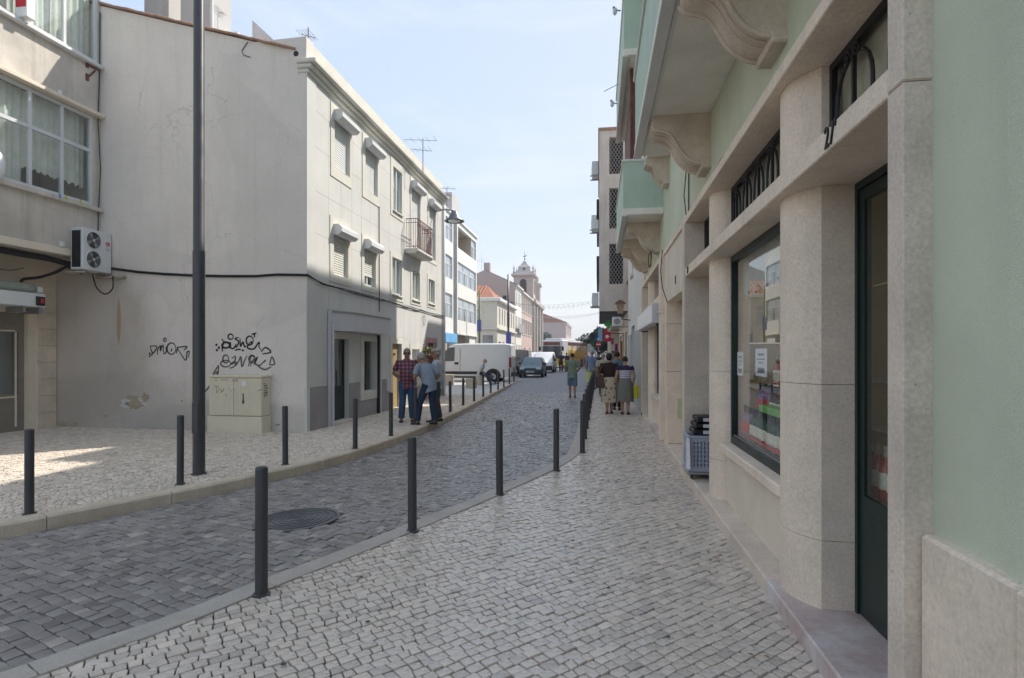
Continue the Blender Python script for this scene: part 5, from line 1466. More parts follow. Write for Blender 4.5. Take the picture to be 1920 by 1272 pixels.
# rusty bracket, small lamp, pegs
rb = putm('rusty_bracket', MB().tube([(LB+.02,10.72,7.72),(LB+.02,10.98,7.74),(LB+.05,11.02,7.80)], .02, 6).tube([(LB+.02,10.72,7.45),(LB+.02,10.9,7.68)], .016, 6).box(LB,LB+.03,10.68,10.74,7.38,7.52).box(LB,LB+.03,10.68,10.74,7.66,7.78), m_rustred)
putm('socket_box', MB().box(LB+.001, LB+.06, 10.03, 10.10, 6.78, 6.88, .01), m_boxw)
putm('socket_box', MB().box(LB+.001, LB+.06, 10.06, 10.16, 3.75, 3.85, .01), m_boxw)
for k, (yy_, c) in enumerate(((9.98,(.1,.3,.6)), (10.12,(.5,.55,.1)), (10.45,(.6,.6,.1)))):
    tag(obj('clothes_peg', MB().box(LB+.10, LB+.12, yy_, yy_+.03, 4.70, 4.79, .004), M('peg_plastic_%s' % ('blue', 'lime', 'yellow')[k], c, .05, 3, .5, 0, 40, .3), origin=(LB+.11, yy_, 4.7)), '%s clothes peg clipped to the window ledge of the concrete building' % ('blue', 'lime green', 'yellow')[k], 'clothes peg', 'clothes pegs on the ledge')
cw = thing('corner_cable', 'thin cable running down the corner between concrete building and gable', 'cable', (LB+.03, 11.0, 6))
obj('cable', MB().tube([(LB+.02,11.02,9.0),(LB+.02,11.01,7.8),(LB+.03,10.96,6.6),(LB+.05,11.0,5.6),(LB+.03,10.97,4.7),(LB+.03,10.95,3.9)], .010, 5), m_wire, cw)
# red sign at the top corner
rs_ = thing('projecting_sign', 'red and white projecting sign cropped at the top left corner', 'sign', (LB, 9.1, 8.6))
obj('sign_case', MB().box(LB+.01, LB+.24, 9.20, 9.38, 7.85, 9.2, .01), m_signw, rs_)
obj('sign_face', MB().box(LB+.015, LB+.235, 9.193, 9.199, 8.03, 9.19), m_red, rs_)
wlm = thing('wall_lamp', 'white globe wall lamp cut by the left picture edge', 'lamp', (LB, 8.86, 5.0))
obj('globe', MB().ball((LB+.09, 8.80, 4.97), .12, .12, .26), m_signw, wlm, smooth=True)
obj('arm', MB().tube([(LB,8.78,4.7),(LB+.1,8.78,4.68)], .03, 8), m_boxw, wlm)
# ground floor
GX0 = -11.80
mb = MB(); wall(mb, (GX0, 2.0, 0), (0,1,0), (-1,0,0), 9.04, 3.6, [(3.0,8.42,.0,2.45)], .2)
putm('ground_wall', mb, m_cream)
zz = [0, .34, .70, 1.06, 1.42, 1.78, 2.14, 2.5, 2.9]
for k in range(8): putm('pilaster_block', MB().box(GX0-.01, GX0+.03, 10.60, 11.03, zz[k]-(.02 if k == 0 else 0), zz[k+1]-.006, .004), m_lime2)
m_door_ol = M('dusty_brown_metal_door', (.25,.22,.185), .15, 3, .6, .2, 50, .3, blotch=.3, dirt=(.16,.14,.12))
dr = putm('shop_door', MB().box(GX0-.16, GX0-.10, 10.30, 10.42, 0, 2.45).box(GX0-.16, GX0-.10, 5.0, 10.30, 0, .78).box(GX0-.16, GX0-.10, 5.0, 10.30, 2.05, 2.45).box(GX0-.16, GX0-.10, 8.4, 8.55, .78, 2.05), m_door_ol)
obj('pane', MB().box(GX0-.14, GX0-.13, 5.0, 10.30, .78, 2.05), m_pane, dr)
obj('door_bead', MB().box(GX0-.10, GX0-.08, 10.22, 10.25, .10, 2.05).box(GX0-.10, GX0-.08, 8.6, 10.22, .70, .73).box(GX0-.10, GX0-.08, 8.6, 10.22, 2.06, 2.09), m_cream, dr)
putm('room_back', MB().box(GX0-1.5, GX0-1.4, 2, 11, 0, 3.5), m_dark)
# roller awning
ra = thing('roller_awning', 'rolled up shop awning in a long grey metal case above the left doorway', 'awning', (-11.4, 8, 2.6))
obj('case', MB().box(-11.55, -11.0, 4.5, 10.08, 2.53, 2.80, .015), m_boxw, ra)
obj('canvas_roll', MB().lathe([(.10,4.5),(.11,4.6),(.11,9.9),(.10,10.0)], (-11.22,0,2.90), 14, 1), M('green_canvas', (.34,.37,.31), .12, 4, .9, .2, 40, .1), ra, smooth=True)
obj('alarm_box', MB().box(-11.0, -10.96, 9.86, 10.03, 2.56, 2.74, .006), m_black, ra)
obj('red_lens', MB().box(-10.96, -10.945, 9.92, 9.99, 2.61, 2.70, .006), m_red, ra)
obj('support_bracket', MB().box(-11.5,-11.1,9.7,9.75,2.42,2.529).box(-11.5,-11.05,9.98,10.05,2.40,2.529), m_steel, ra)
obj('end_cap', MB().box(-11.3,-11.1,10.02,10.12,2.83,2.95,.02), m_boxw, ra)

# air conditioner
ac = thing('air_conditioner', 'white twin fan air conditioner hung at the corner above a plank bracket', 'air conditioner', (-10.55, 10.67, 3.3))
ax0, ax1, ay0, ay1, az0, az1 = -10.69, -10.40, 10.32, 11.02, 3.33, 4.19
obj('casing', MB().box(ax0, ax1, ay0, ay1, az0, az1, .012), m_alu, ac)
obj('side_grille', MB().box(ax0+.04, ax1-.05, ay0-.006, ay0-.001, az0+.05, az1-.06), m_black, ac)
mbs = MB()
for i in range(26): mbs.box(ax0+.04, ax1-.05, ay0-.011, ay0-.0065, az0+.07+.028*i, az0+.076+.028*i)
obj('grille_fins', mbs, m_iron, ac)
for k, zc in enumerate((az0+.235, az0+.635)):
    yc = ay0+.25
    f = obj('fan', MB().lathe([(0,.001),(.175,.001),(.175,.004)], (ax1, yc, zc), 28, 0), m_black, ac)
    obj('fan_ring', MB().tube([(ax1+.008, yc+.178*math.cos(a), zc+.178*math.sin(a)) for a in (2*math.pi*i/32 for i in range(32))], .009, 6, closed=True), m_alu, f, smooth=True)
    for j in range(6):
        rr = .03+.027*j
        obj('guard_wire', MB().tube([(ax1+.012, yc+rr*math.cos(a), zc+rr*math.sin(a)) for a in (2*math.pi*i/24 for i in range(24))], .0028, 4, closed=True), m_steel, f)
    for j in range(4):
        a = j*math.pi/2+.5
        obj('fan_blade', MB().add([(ax1+.005, yc+.02*math.cos(a), zc+.02*math.sin(a)), (ax1+.006, yc+.15*math.cos(a-.28), zc+.15*math.sin(a-.28)), (ax1+.009, yc+.16*math.cos(a+.05), zc+.16*math.sin(a+.05)), (ax1+.007, yc+.14*math.cos(a+.3), zc+.14*math.sin(a+.3))], [(0,1,2,3)]), m_steel, f)
    obj('hub', MB().lathe([(0,.02),(.03,.018),(.03,.005)], (ax1, yc, zc), 12, 0), m_grey, f)
bdg = obj('brand_disc', MB().lathe([(0,.003),(.052,.003),(.052,.001)], (ax1, ay1-.10, az0+.615), 24, 0), m_red, ac)
obj('disc_mark', MB().tube([(ax1+.004, ay1-.10+.034*math.cos(a), az0+.615+.034*math.sin(a)) for a in (1.4+.45*i for i in range(11))], .004, 4).box(ax1+.003, ax1+.006, ay1-.104, ay1-.098, az0+.595, az0+.635).box(ax1+.003, ax1+.006, ay1-.098, ay1-.082, az0+.595, az0+.601), m_signw, bdg)
text('brand_letters', 'LG', .085, frame_mtx((ax1+.002, ay1-.10, az0+.50), (0,1,0), (0,0,1)), m_plinth, ac, .002)
obj('foot', MB().box(ax0+.02, ax1-.02, ay0+.08, ay0+.13, az0-.03, az0-.001).box(ax0+.02, ax1-.02, ay1-.13, ay1-.08, az0-.03, az0-.001), m_steel, ac)
m_plank = M('weathered_plank', (.40,.34,.25), .2, 6, .85, .2, 40, .2)
pl = tag(obj('plank_bracket', MB().box(-10.75, -10.36, 10.28, 10.35, az0-.075, az0-.035, .005).box(-10.72, -10.05, 10.95, 11.03, az0-.10, az0-.055, .005), m_plank, origin=(-10.5,10.7,az0-.1)), 'weathered wooden planks bracketed under the twin fan air conditioner', 'bracket')
pc = thing('drooping_hoses', 'black hoses and cables drooping below the air conditioner at the corner', 'cable', (-10.6, 10.6, 3.1))
obj('hose', MB().tube(spline([(-10.55,10.7,az0-.05),(-10.5,10.75,3.0),(-10.35,10.8,2.87),(-10.22,10.85,2.98),(-10.25,10.9,3.2),(-10.3,10.95,az0-.06)]), .014, 6), m_wire, pc, smooth=True)
obj('hose', MB().tube(spline([(-11.75,10.3,2.95),(-11.7,10.2,3.12),(-11.4,10.3,3.18),(-11.1,10.4,3.3),(-10.9,10.45,3.4),(-10.7,10.6,az0-.04)]), .03, 6), m_wire, pc, smooth=True)
obj('hose', MB().tube(spline([(-11.75,10.1,2.6),(-11.75,10.15,2.95)]), .03, 6), m_wire, pc, smooth=True)
obj('thin_cable', MB().tube(sag((-11.3,8.8,3.5), (-11.2,9.8,3.3), 10, .18), .008, 5), m_wire, pc)
# ================================================================== BACKGROUND LEFT
m_apt = M('white_apartment_render', (.78,.78,.74), .04, .6, .85, .1, 30, .2, streak=.06, dirt=(.55,.53,.48))
m_aptglass = M('pale_reflecting_glass', (.36,.42,.46), .15, 1.5, .12, 0, 30, .7, grain=.1)
m_sand = M('sand_render', (.52,.45,.36), .07, .8, .9, .1, 30, .2)
AX = -10.0
ap = thing('white_apartment_block', 'white four storey apartment block with horizontal window bands behind the van', 'building', (-14, 38, 0))
def pa(name, mb, mat, parent=None, **k): return obj(name, mb, mat, parent or ap, **k)
bands = [(4.05,5.69), (6.73,8.27), (9.27,10.8)]
def band_block(y0, y1, nwin, loggia):
    L = y1-y0
    ops = [(.25, L-.25, a, b) for a, b in bands]
    mb = MB(); wall(mb, (AX, y0, 0), (0,1,0), (-1,0,0), L, 11.15, ops, .25, v0=3.05)
    pa('wall', mb, m_apt)
    for i, (a, b) in enumerate(bands):
        if loggia and i == 2:
            pa('loggia_back', MB().box(AX-1.5, AX-1.4, y0+.25, y1-2.0, a-.3, b), m_sand)
            pa('loggia_side', MB().box(AX-1.4, AX-.02, y1-2.08, y1-2.0, a, b), m_sand)
            pa('loggia_soffit', MB().box(AX-1.4, AX-.255, y0+.25, y1-2.08, b-.02, b-.001), m_sand)
            spans = [(y1-1.9, y1-.25)]
        else:
            w = (L-.5)/nwin
            spans = [(y0+.25+w*k, y0+.25+w*(k+1)) for k in range(nwin)]
        for s0, s1 in spans:
            f = pa('window', MB().box(AX-.14, AX-.08, s0, s0+.06, a, b).box(AX-.14, AX-.08, s1-.06, s1, a, b).box(AX-.14, AX-.08, s0+.06, s1-.06, b-.06, b).box(AX-.14, AX-.08, s0+.06, s1-.06, a+.95, a+1.01).box(AX-.14, AX-.08, (s0+s1)/2-.04, (s0+s1)/2+.04, a, a+.95), m_alu)
            obj('pane', MB().box(AX-.12, AX-.11, s0+.06, s1-.06, a, b-.06), m_aptglass, f)
            obj('open_sash', MB().box(AX-.10, AX-.095, s0+.2, s0+.55, a+.05, a+.9), m_darkpane, f)
    pa('slab_edge', MB().box(AX, AX+.06, y0, y1, 3.0, 3.08), m_trim)
    pa('roof_edge', MB().box(AX-.3, AX+.12, y0-.02, y1+.02, 11.16, 11.3), m_apt)
band_block(29.0, 39.1, 5, False)
band_block(40.2, 46.9, 3, True)
pa('recess_wall', MB().box(AX-1.0, AX-.9, 39.1, 40.2, 0, 11.2), m_sand)
pa('recess_side_wall', MB().box(-13, AX-.003, 40.2, 40.26, 0, 11.14), m_apt)
for z in (3.7, 6.3, 8.9): pa('recess_window', MB().box(AX-.85, AX-.35, 40.17, 40.199, z, z+1.1), m_darkpane)
pa('downpipe', MB().tube([(AX-.3,39.2,3),(AX-.3,39.2,11)], .05, 8), m_apt)
for z in (3.6, 6.2, 8.8): pa('balcony_rail', MB().box(AX-.5, AX-.45, 39.3, 40.1, z, z+1.0), m_steel)
pa('ground_floor', MB().box(AX-1.5, AX-.6, 29, 46.9, 0, 3.04), m_sand)
pa('end_wall', MB().box(-24, AX-.003, 46.85, 46.9, 0, 11.15), m_apt)
pa('near_wall', MB().box(-24, AX-.003, 29.0, 29.05, 0, 11.15), m_apt)
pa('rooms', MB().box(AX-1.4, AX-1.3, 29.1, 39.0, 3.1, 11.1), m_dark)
pa('roof', MB().box(-24, AX-.3, 29, 46.9, 11.15, 11.2), m_tile)
pa('roof_hut', MB().box(AX-3, AX-.2, 39.5, 41.6, 11.3, 13.0), m_gable)
pa('stone_arch_bay', MB().box(AX-.6, AX-.45, 40.3, 44.5, 0, 3.0), M('tan_stone', (.42,.34,.24), .12, 1.5, .85, .2, 30, .2))
pa('white_bay', MB().box(AX-.6, AX-.1, 44.6, 46.9, 0, 3.0), m_apt)
aw = tag(obj('shop_awning', MB().box(AX-.4, AX+.35, 35.8, 38.9, 2.35, 2.95, .02), M('sky_blue_canvas', (.16,.42,.72), .08, 1, .7, 0, 30, .2), origin=(AX,37,2.3)), 'sky blue shop awning under the white apartment block', 'awning')
ns = thing('no_parking_sign', 'small red round sign on the corner behind the men', 'sign', (-6.4, 22.5, 3))
sp_ = gy(830.5, 612, 22.5)
obj('disc', MB().lathe([(0,-.01),(.20,-.01),(.20,.01),(0,.01)], sp_, 20, 0), m_red, ns)
obj('white_centre', MB().lathe([(0,.014),(.13,.014),(.13,.011)], sp_, 20, 0), m_signw, ns)
obj('post', MB().tube([(sp_.x,22.52,0),(sp_.x,22.52,sp_.z+.3)], .03, 8), m_steel, ns)

# cream two storey house with red roofs
ch = thing('cream_corner_house', 'cream two storey corner house with red tiled roof and tall narrow windows', 'building', (-14, 58, 0))
m_creamh = M('cream_house_render', (.66,.62,.54), .06, .6, .9, .1, 30, .2, streak=.1, dirt=(.45,.42,.36))
CX, CY0, CY1, CH_ = -9.6, 54.4, 66.3, 6.9
mb = MB(); wops = [(1.2+1.55*i, 1.75+1.55*i, 4.5, 6.1) for i in range(7)] + [(.8+2.3*i, 2.1+2.3*i, .2, 2.8) for i in range(5)]
wall(mb, (CX, CY0, 0), (0,1,0), (-1,0,0), CY1-CY0, CH_, wops, .2)
obj('street_wall', mb, m_creamh, ch)
for o in wops: obj('window', MB().box(CX-.18, CX-.15, CY0+o[0], CY0+o[1], o[2], o[3]), m_darkpane, ch)
mb = MB(); eops = [(2.2, 3.6, .9, 1.9), (2.0, 3.7, 4.2, 5.9)]
wall(mb, (-16, CY0, 0), (1,0,0), (0,1,0), 6.4, CH_, [(a+1.0, b+1.0, c, d) for a, b, c, d in eops]+[(5.0,6.0,2.0-.9,3.4)], .2)
obj('end_wall', mb, m_creamh, ch)
for a, b, c, d in eops:
    w_ = obj('window', MB().box(-15+a, -15+b, CY0+.12, CY0+.16, c, d), m_aptglass, ch)
    obj('window_surround', MB().box(-15+a-.2, -15+a-.005, CY0-.05, CY0, c-.2, d+.2).box(-15+b+.005, -15+b+.2, CY0-.05, CY0, c-.2, d+.2).box(-15+a, -15+b, CY0-.05, CY0, d+.005, d+.2).box(-15+a, -15+b, CY0-.07, CY0, c-.2, c-.005), m_lime2, w_)
    obj('glazing_bar', MB().box(-15+(a+b)/2-.04, -15+(a+b)/2+.04, CY0+.09, CY0+.119, c, d).box(-15+a, -15+b, CY0+.09, CY0+.119, d-.5, d-.42), m_alu, w_)
obj('poster', MB().box(-10.98, -10.02, CY0+.1, CY0+.14, 1.15, 3.35), M('grey_poster', (.30,.30,.31), .5, 1.2, .6, 0, 30, .3), ch)
obj('floor_ledge', MB().box(CX, CX+.25, CY0-.2, CY1, 3.95, 4.12).box(-16, CX, CY0-.2, CY0, 3.95, 4.12), m_trim, ch)
obj('cornice', MB().box(CX-.1, CX+.35, CY0-.3, CY1, CH_-.25, CH_+.12, .06).box(-16, CX-.1, CY0-.3, CY0+.1, CH_-.25, CH_+.12, .06), m_white, ch)
for (x0, x1, y0, y1, zt) in ((-16.5,-9.9,54.6,60.5,8.5), (-14.5,-9.9,61,66.2,8.2)):
    r_ = obj('roof', MB().add([(x0,y0,CH_+.1),(x1,y0,CH_+.1),(x1,y1,CH_+.1),(x0,y1,CH_+.1),(x0,(y0+y1)/2,zt),(x1-1.2,(y0+y1)/2,zt)], [(0,1,5,4),(1,2,5),(2,3,4,5)]), m_redtile, ch)
    rows = MB(); n = 16
    for i in range(n):
        xx = x0+(x1-1.2-x0)*(i+.5)/n
        rows.tube([(xx, y0-.05, CH_+.14), (xx, (y0+y1)/2, zt+.03)], .09, 5)
    obj('tile_ridges', rows, m_redtile, r_)
obj('floodlight', MB().box(-9.9,-9.5,59.4,59.8,7.1,7.7).box(-9.9,-9.5,64.5,64.9,7.0,7.5), m_black, ch)
# tan gable house
tg = thing('tan_gable_house', 'tall tan house with bare sloping gable behind the red roofs', 'building', (-14, 67, 0))
m_tan = M('tan_pink_render', (.47,.40,.36), .05, .5, .9, .1, 20, .2, streak=.08, dirt=(.36,.31,.28))
mb = MB().prism([(-20,0),(-9.62,0),(-9.62,9.75),(-13.2,11.5),(-20,8.6)], 1, 66.5, 66.8)
obj('gable_wall', mb, m_tan, tg)
mb = MB(); wops = [(.6+1.3*i, 1.2+1.3*i, z, z+1.7) for i in range(4) for z in (1.0, 4.4, 7.3)]
wall(mb, (-9.6, 66.81, 0), (0,1,0), (-1,0,0), 5.4, 9.7, wops, .2)
obj('street_wall', mb, m_apt, tg)
for o in wops: obj('window', MB().box(-9.78, -9.75, 66.81+o[0], 66.81+o[1], o[2], o[3]), m_darkpane, tg)
obj('balcony', MB().box(-9.6,-9.2,67.2,71.8,4.15,4.3).box(-9.23,-9.2,67.2,71.8,4.3,5.2), m_plinth, tg)
obj('roof', MB().add([(-9.4,66.7,9.75),(-9.4,72.2,9.75),(-13.2,72.2,11.55),(-13.2,66.7,11.55)], [(0,1,2,3)]), m_redtile, tg)
obj('chimney', MB().box(-13.4,-12.7,66.9,67.6,11.2,12.4), m_tan, tg)
obj('cornice', MB().box(-9.7,-9.3,66.82,72.2,9.5,9.76,.05), m_trim, tg)
antenna('television_antenna', 'branching television antenna above the tan gable house', 903, 505, 476, 66.6, ((486,2.2),(490,1.2)), 'roof antennas')
pk = plain_house('pink_house', 'long pink house with white trimmed windows before the church', -18, -9.6, 72.3, 84.0, 9.6, 1, M('pink_render', (.56,.43,.39), .07, .6, .9, .1, 20, .2), 2, 6, 1.9, 1.0, 4.2, 2.9, m_redtile)
# church
cu = thing('church', 'baroque stone church with bell tower, pinnacles and a small dome', 'church', (-12, 90, 0))
m_church = M('pale_church_stone', (.52,.48,.43), .1, .6, .85, .15, 20, .2, streak=.2, dirt=(.34,.31,.28))
mb = MB(); wall(mb, (-9.6, 84.1, 0), (0,1,0), (-1,0,0), 13, 9.6, [(4.5,6.5,0,4.2),(5,6,5.4,7.8),(9.5,10.5,5.4,7.8)], .3)
obj('nave_wall', mb, m_church, cu)
obj('nave_door', MB().box(-9.85,-9.8,88.5,90.7,0,4.2), m_darkgreen, cu)
for y0 in (84.1, 87.9, 92.2, 96.4): obj('pilaster', MB().box(-9.61,-9.25,y0,y0+.7,0,9.0), m_church, cu)
obj('entablature', MB().box(-9.8,-9.0,84.0,97.2,9.0,9.7,.08), m_church, cu)
obj('nave_roof', MB().prism([(-18,9.6),(-14,11.4),(-9.4,9.7)], 1, 84.2, 97), m_redtile, cu)
obj('nave_end', MB().box(-18,-9.62,84.1,84.3,0,9.6), m_church, cu)
tx0, tx1, ty0, ty1 = -12.65, -9.67, 86, 89
mb = MB()
wall(mb, (tx0, ty0, 0), (1,0,0), (0,1,0), 2.98, 13.5, [(.95,1.95,10.7,12.4)], .5, v0=9)
wall(mb, (tx1, ty0, 0), (0,1,0), (-1,0,0), 3.0, 13.5, [(1.0,2.0,10.7,12.4)], .5, v0=9)
mb.quad((tx0,ty0,9),(tx0,ty1,9),(tx0,ty1,13.5),(tx0,ty0,13.5)); mb.quad((tx0,ty1,9),(tx1,ty1,9),(tx1,ty1,13.5),(tx0,ty1,13.5))
tw = obj('bell_tower', mb, m_church, cu)
for (cx_, cy_, ax_) in ((tx0+1.45, ty0-.02, 0), (tx1+.02, ty0+1.5, 1)):
    arch = [(.62*math.cos(a), 12.4+.62*math.sin(a)) for a in (math.pi*i/12 for i in range(13))]
    pts = [((cx_+p, cy_, q) if ax_ == 0 else (cx_, cy_+p, q)) for p, q in [(.62,10.7)]+arch+[(-.62,10.7)]]
    obj('arch_moulding', MB().tube(pts, .10, 6), m_church, tw)
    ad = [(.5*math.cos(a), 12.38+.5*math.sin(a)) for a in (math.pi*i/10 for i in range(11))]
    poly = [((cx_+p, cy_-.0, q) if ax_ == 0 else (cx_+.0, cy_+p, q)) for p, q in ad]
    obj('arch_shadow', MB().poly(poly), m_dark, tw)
obj('bell', MB().lathe([(.42,10.9),(.36,11.05),(.27,11.3),(.24,11.6),(.12,11.75),(.05,11.9)], (tx0+1.45, ty0+.7, 0), 14), M('bronze', (.10,.10,.08), .2, 5, .4, 0, 30, .5, metal=.5), tw, smooth=True)
obj('tower_cornice', MB().box(tx0-.35, tx1+.35, ty0-.35, ty1+.35, 13.3, 13.72, .1), m_church, tw)
cxm, cym = (tx0+tx1)/2, (ty0+ty1)/2
def sq(h, z): return [(cxm-h,cym-h,z),(cxm+h,cym-h,z),(cxm+h,cym+h,z),(cxm-h,cym+h,z)]
obj('dome', MB().loft([sq(1.45,13.7), sq(1.3,13.95), sq(.98,14.3), sq(.85,14.7), sq(.9,14.85), sq(.62,15.1), sq(.34,15.45), sq(.2,15.75), sq(.02,15.9)]), m_church, tw)
obj('oculus', MB().lathe([(0,-.02),(.2,-.02),(.2,.05)], (cxm, cym-.95, 14.45), 12, 1), m_dark, tw)
for dx in (-1.45, 1.45):
    for dy in (-1.45, 1.45):
        obj('pinnacle', MB().lathe([(.16,13.72),(.16,14.1),(.07,14.2),(.16,14.45),(.05,14.8),(.02,15.2)], (cxm+dx, cym+dy, 0), 8), m_church, tw, smooth=True)
obj('weather_vane', MB().tube([(cxm,cym,15.8),(cxm,cym,17.3)], .03, 5).ball((cxm,cym,16.15), .12).add([(cxm-.4,cym,16.5),(cxm+.1,cym,16.45),(cxm+.4,cym,16.8),(cxm+.1,cym,16.65)], [(0,1,2,3)]), m_iron, tw)
obj('far_turret', MB().box(-11.6,-9.7,96,98.2,0,13.0).box(-11.8,-9.5,95.8,98.4,13.0,13.4).box(-11.3,-10.0,96.3,97.9,13.4,14.6), m_church, cu)
fp = plain_house('far_pink_house', 'far pink building with hipped end beyond the church', -17, -7.0, 126, 150, 8.5, 1, M('far_pink_render', (.56,.43,.40), .06, .4, .9, 0, 20, .2), 2, 7, 1.8, 1.1, 3.2, 2.8, m_redtile)

# far end of the street: low houses, trees, a wooded rise
m_far = [M('far_wall_%d' % i, c, .06, .3, .9, 0, 20, .2) for i, c in enumerate(((.62,.58,.52), (.60,.50,.46), (.66,.65,.62)))]
fr_ = random.Random(5)
for i in range(7):
    x0 = -14+i*5.2; y0 = 215+fr_.uniform(0, 40); h = fr_.uniform(4, 7)
    t = thing('distant_house', 'pale distant house closing the street, %s from the left' % ('first','second','third','fourth','fifth','sixth','seventh')[i], 'building', (x0, y0, 0), 0, 'distant houses closing the street')
    obj('wall', MB().box(x0, x0+5, y0, y0+8, 0, h), m_far[i % 3], t)
    obj('roof', MB().prism([(x0-.3,h),(x0+2.5,h+1.6),(x0+5.3,h)], 1, y0-.2, y0+8), m_redtile, t)
    for k in range(3): obj('window', MB().box(x0+.6+1.5*k, x0+1.3+1.5*k, y0-.05, y0+.1, h-2.2, h-.9), m_darkpane, t)
struct('hill', MB().loft([[(-300+60*i, 600+40*k, -1 if k in (0, 4) else (7+4*math.sin(i*1.3+k)+3*math.sin(i*2.9))*(1 if k == 2 else .6)) for i in range(12)] for k in range(5)], cap=False, sheet=True), M('distant_wooded_hill', (.12,.16,.11), .25, .03, .95, 0, 1, .1), smooth=True)

# trees: trunk, limbs and a crown of leaf faces in uneven clumps
m_bark = M('tree_bark', (.10,.075,.055), .3, 4, .9, .4, 30, .1)
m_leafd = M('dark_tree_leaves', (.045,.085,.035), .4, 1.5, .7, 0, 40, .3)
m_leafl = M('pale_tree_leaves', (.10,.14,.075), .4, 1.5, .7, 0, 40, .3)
def tree(label, x, y, h, r, mat, seed, nl=2600, group=None, s=.16):
    rr = random.Random(seed)
    t = thing('street_tree', label, 'tree', (x, y, 0), 0, group)
    tr_ = MB().tube([(x,y,-.1),(x+.05,y,h*.3),(x-.05,y+.1,h*.55),(x,y,h*.8)], [r*.09, r*.07, r*.05, r*.02], 8)
    cl = []
    for k in range(11):
        a = rr.uniform(0, 6.28); q = rr.uniform(.2, .75)*r; z = h*rr.uniform(.45, .92)
        c = Vector((x+q*math.cos(a), y+q*math.sin(a), z)); cl.append((c, rr.uniform(.28, .52)*r))
        tr_.tube([(x, y, h*rr.uniform(.3, .5)), ((x+c.x)/2, (y+c.y)/2, c.z-.3*r), c], [r*.04, r*.03, r*.01], 5)
    obj('trunk', tr_, m_bark, t)
    mb = MB()
    for k in range(nl):
        c, q = rr.choice(cl)
        v = Vector((rr.gauss(0,1), rr.gauss(0,1), rr.gauss(0,1))).normalized()*q*rr.uniform(.55, 1.0)
        v.z *= .8
        p = c+v; e = Vector((rr.gauss(0,1), rr.gauss(0,1), rr.gauss(0,1)+.6)).normalized(); f = e.orthogonal().normalized(); g = e.cross(f); ss = s*rr.uniform(.6, 1.3)
        mb.quad(p-f*ss, p-g*ss*.5, p+f*ss, p+g*ss*.5)
    obj('crown', mb, mat, t)['kind'] = 'stuff'
tree('dense dark green tree over the far right pavement', .35, 58, 4.2, 1.5, m_leafd, 1, 2600, 'street trees', .14)
tree('second dark tree farther along the right pavement', -.1, 70, 5.0, 1.8, m_leafd, 2, 2400, 'street trees', .16)
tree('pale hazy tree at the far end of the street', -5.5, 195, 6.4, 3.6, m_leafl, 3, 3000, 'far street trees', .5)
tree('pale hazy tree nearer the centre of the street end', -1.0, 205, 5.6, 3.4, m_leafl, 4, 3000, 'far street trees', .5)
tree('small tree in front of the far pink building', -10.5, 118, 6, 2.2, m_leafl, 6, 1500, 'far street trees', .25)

# festive light strings over the far street
m_bulb = M('pale_festoon_stars', (.62,.63,.64), .1, 5, .5, 0, 30, .3)
for k, (yy_, z, s_) in enumerate(((50,6.3,.5), (60,7.2,.8), (70,6.6,.5), (82,7.6,.9))):
    fs = thing('festoon_string', 'thin festoon string with small stars across the street, %s from the camera' % ('first','second','third','fourth')[k], 'festoon', (-4, yy_, z), 0, 'festoon strings over the street')
    pts = sag((-9.4, yy_, z), (.8, yy_+1, z+.2), 24, s_)
    obj('wire', MB().tube(pts, .006, 4), m_wire, fs)
    mb = MB()
    for p in pts[1:-1]:
        for q in range(3): mb.tube([p+Vector((-.12*math.cos(q*1.05),0,-.15-.12*math.sin(q*1.05))), p+Vector((.12*math.cos(q*1.05),0,-.15+.12*math.sin(q*1.05)))], .008, 3)
    obj('stars', mb, m_bulb, fs)['kind'] = 'stuff'

# ================================================================== STREET FURNITURE
def bollard_mesh():
    m = MB().lathe([(.055,-.02),(.055,.012),(.041,.018),(.040,.83),(.038,.845),(.030,.853),(0,.855)], n=20, cap=False)
    return m
b0 = None
def bollard(x, y, label, group):
    global b0
    if b0 is None:
        b0 = thing('bollard', 'x', 'bollard', (0,0,0))
        obj('post', MB().lathe([(.0405,-.05),(.0400,.815),(.0395,.818)], n=24, cap=False), m_bollard, b0, smooth=True, auto=45)
        obj('cap', MB().lathe([(.0400,.8185),(.0402,.835),(.037,.845),(.028,.850),(0,.852)], n=24, cap=False), m_bollard, b0, smooth=True, auto=50)
        obj('base_ring', MB().lathe([(.058,-.02),(.058,.008),(.050,.013),(.0405,.014)], n=24, cap=False), m_bollard, b0, smooth=True, auto=40)
        t = b0
    else: t = copy_tree(b0)
    t.location = (x, y, 0); t.rotation_euler = (R(RND.uniform(-.4,.4)), R(RND.uniform(-.4,.4)), RND.uniform(0, 6))
    t['label'] = label; t['group'] = group
ordn = ['nearest','second nearest','third','fourth','fifth','sixth','seventh','eighth','ninth','tenth','eleventh','twelfth','thirteenth','fourteenth','fifteenth','sixteenth','seventeenth']
RB = [(-2.217,3.542), (-1.663,5.014), (-1.109,6.452), (-.571,7.893)] + [(-.257+.004*i, 9.407+1.55*i) for i in range(12)]
for i, (x, y) in enumerate(RB):
    bollard(x, y, 'dark grey steel bollard, %s in the row along the right pavement' % ordn[i], 'bollards along the right pavement')
LBL = [(-5.62,4.95),(-5.05,6.35),(-4.47,7.72),(-4.06,9.2),(-3.99,10.74),(-4.05,12.5),(-4.037,15.45),(-4.158,17.48),(-4.152,19.05),(-4.24,21.04),(-4.342,23.1),(-4.425,25.3),(-4.493,27.3),(-4.66,30.1),(-4.777,32.6)]
LBL = [tuple(gz(px, py)[:2]) for px, py in ((55,964),(338,909),(535,872),(666,842),(733,818),(779,797))]+LBL[6:]
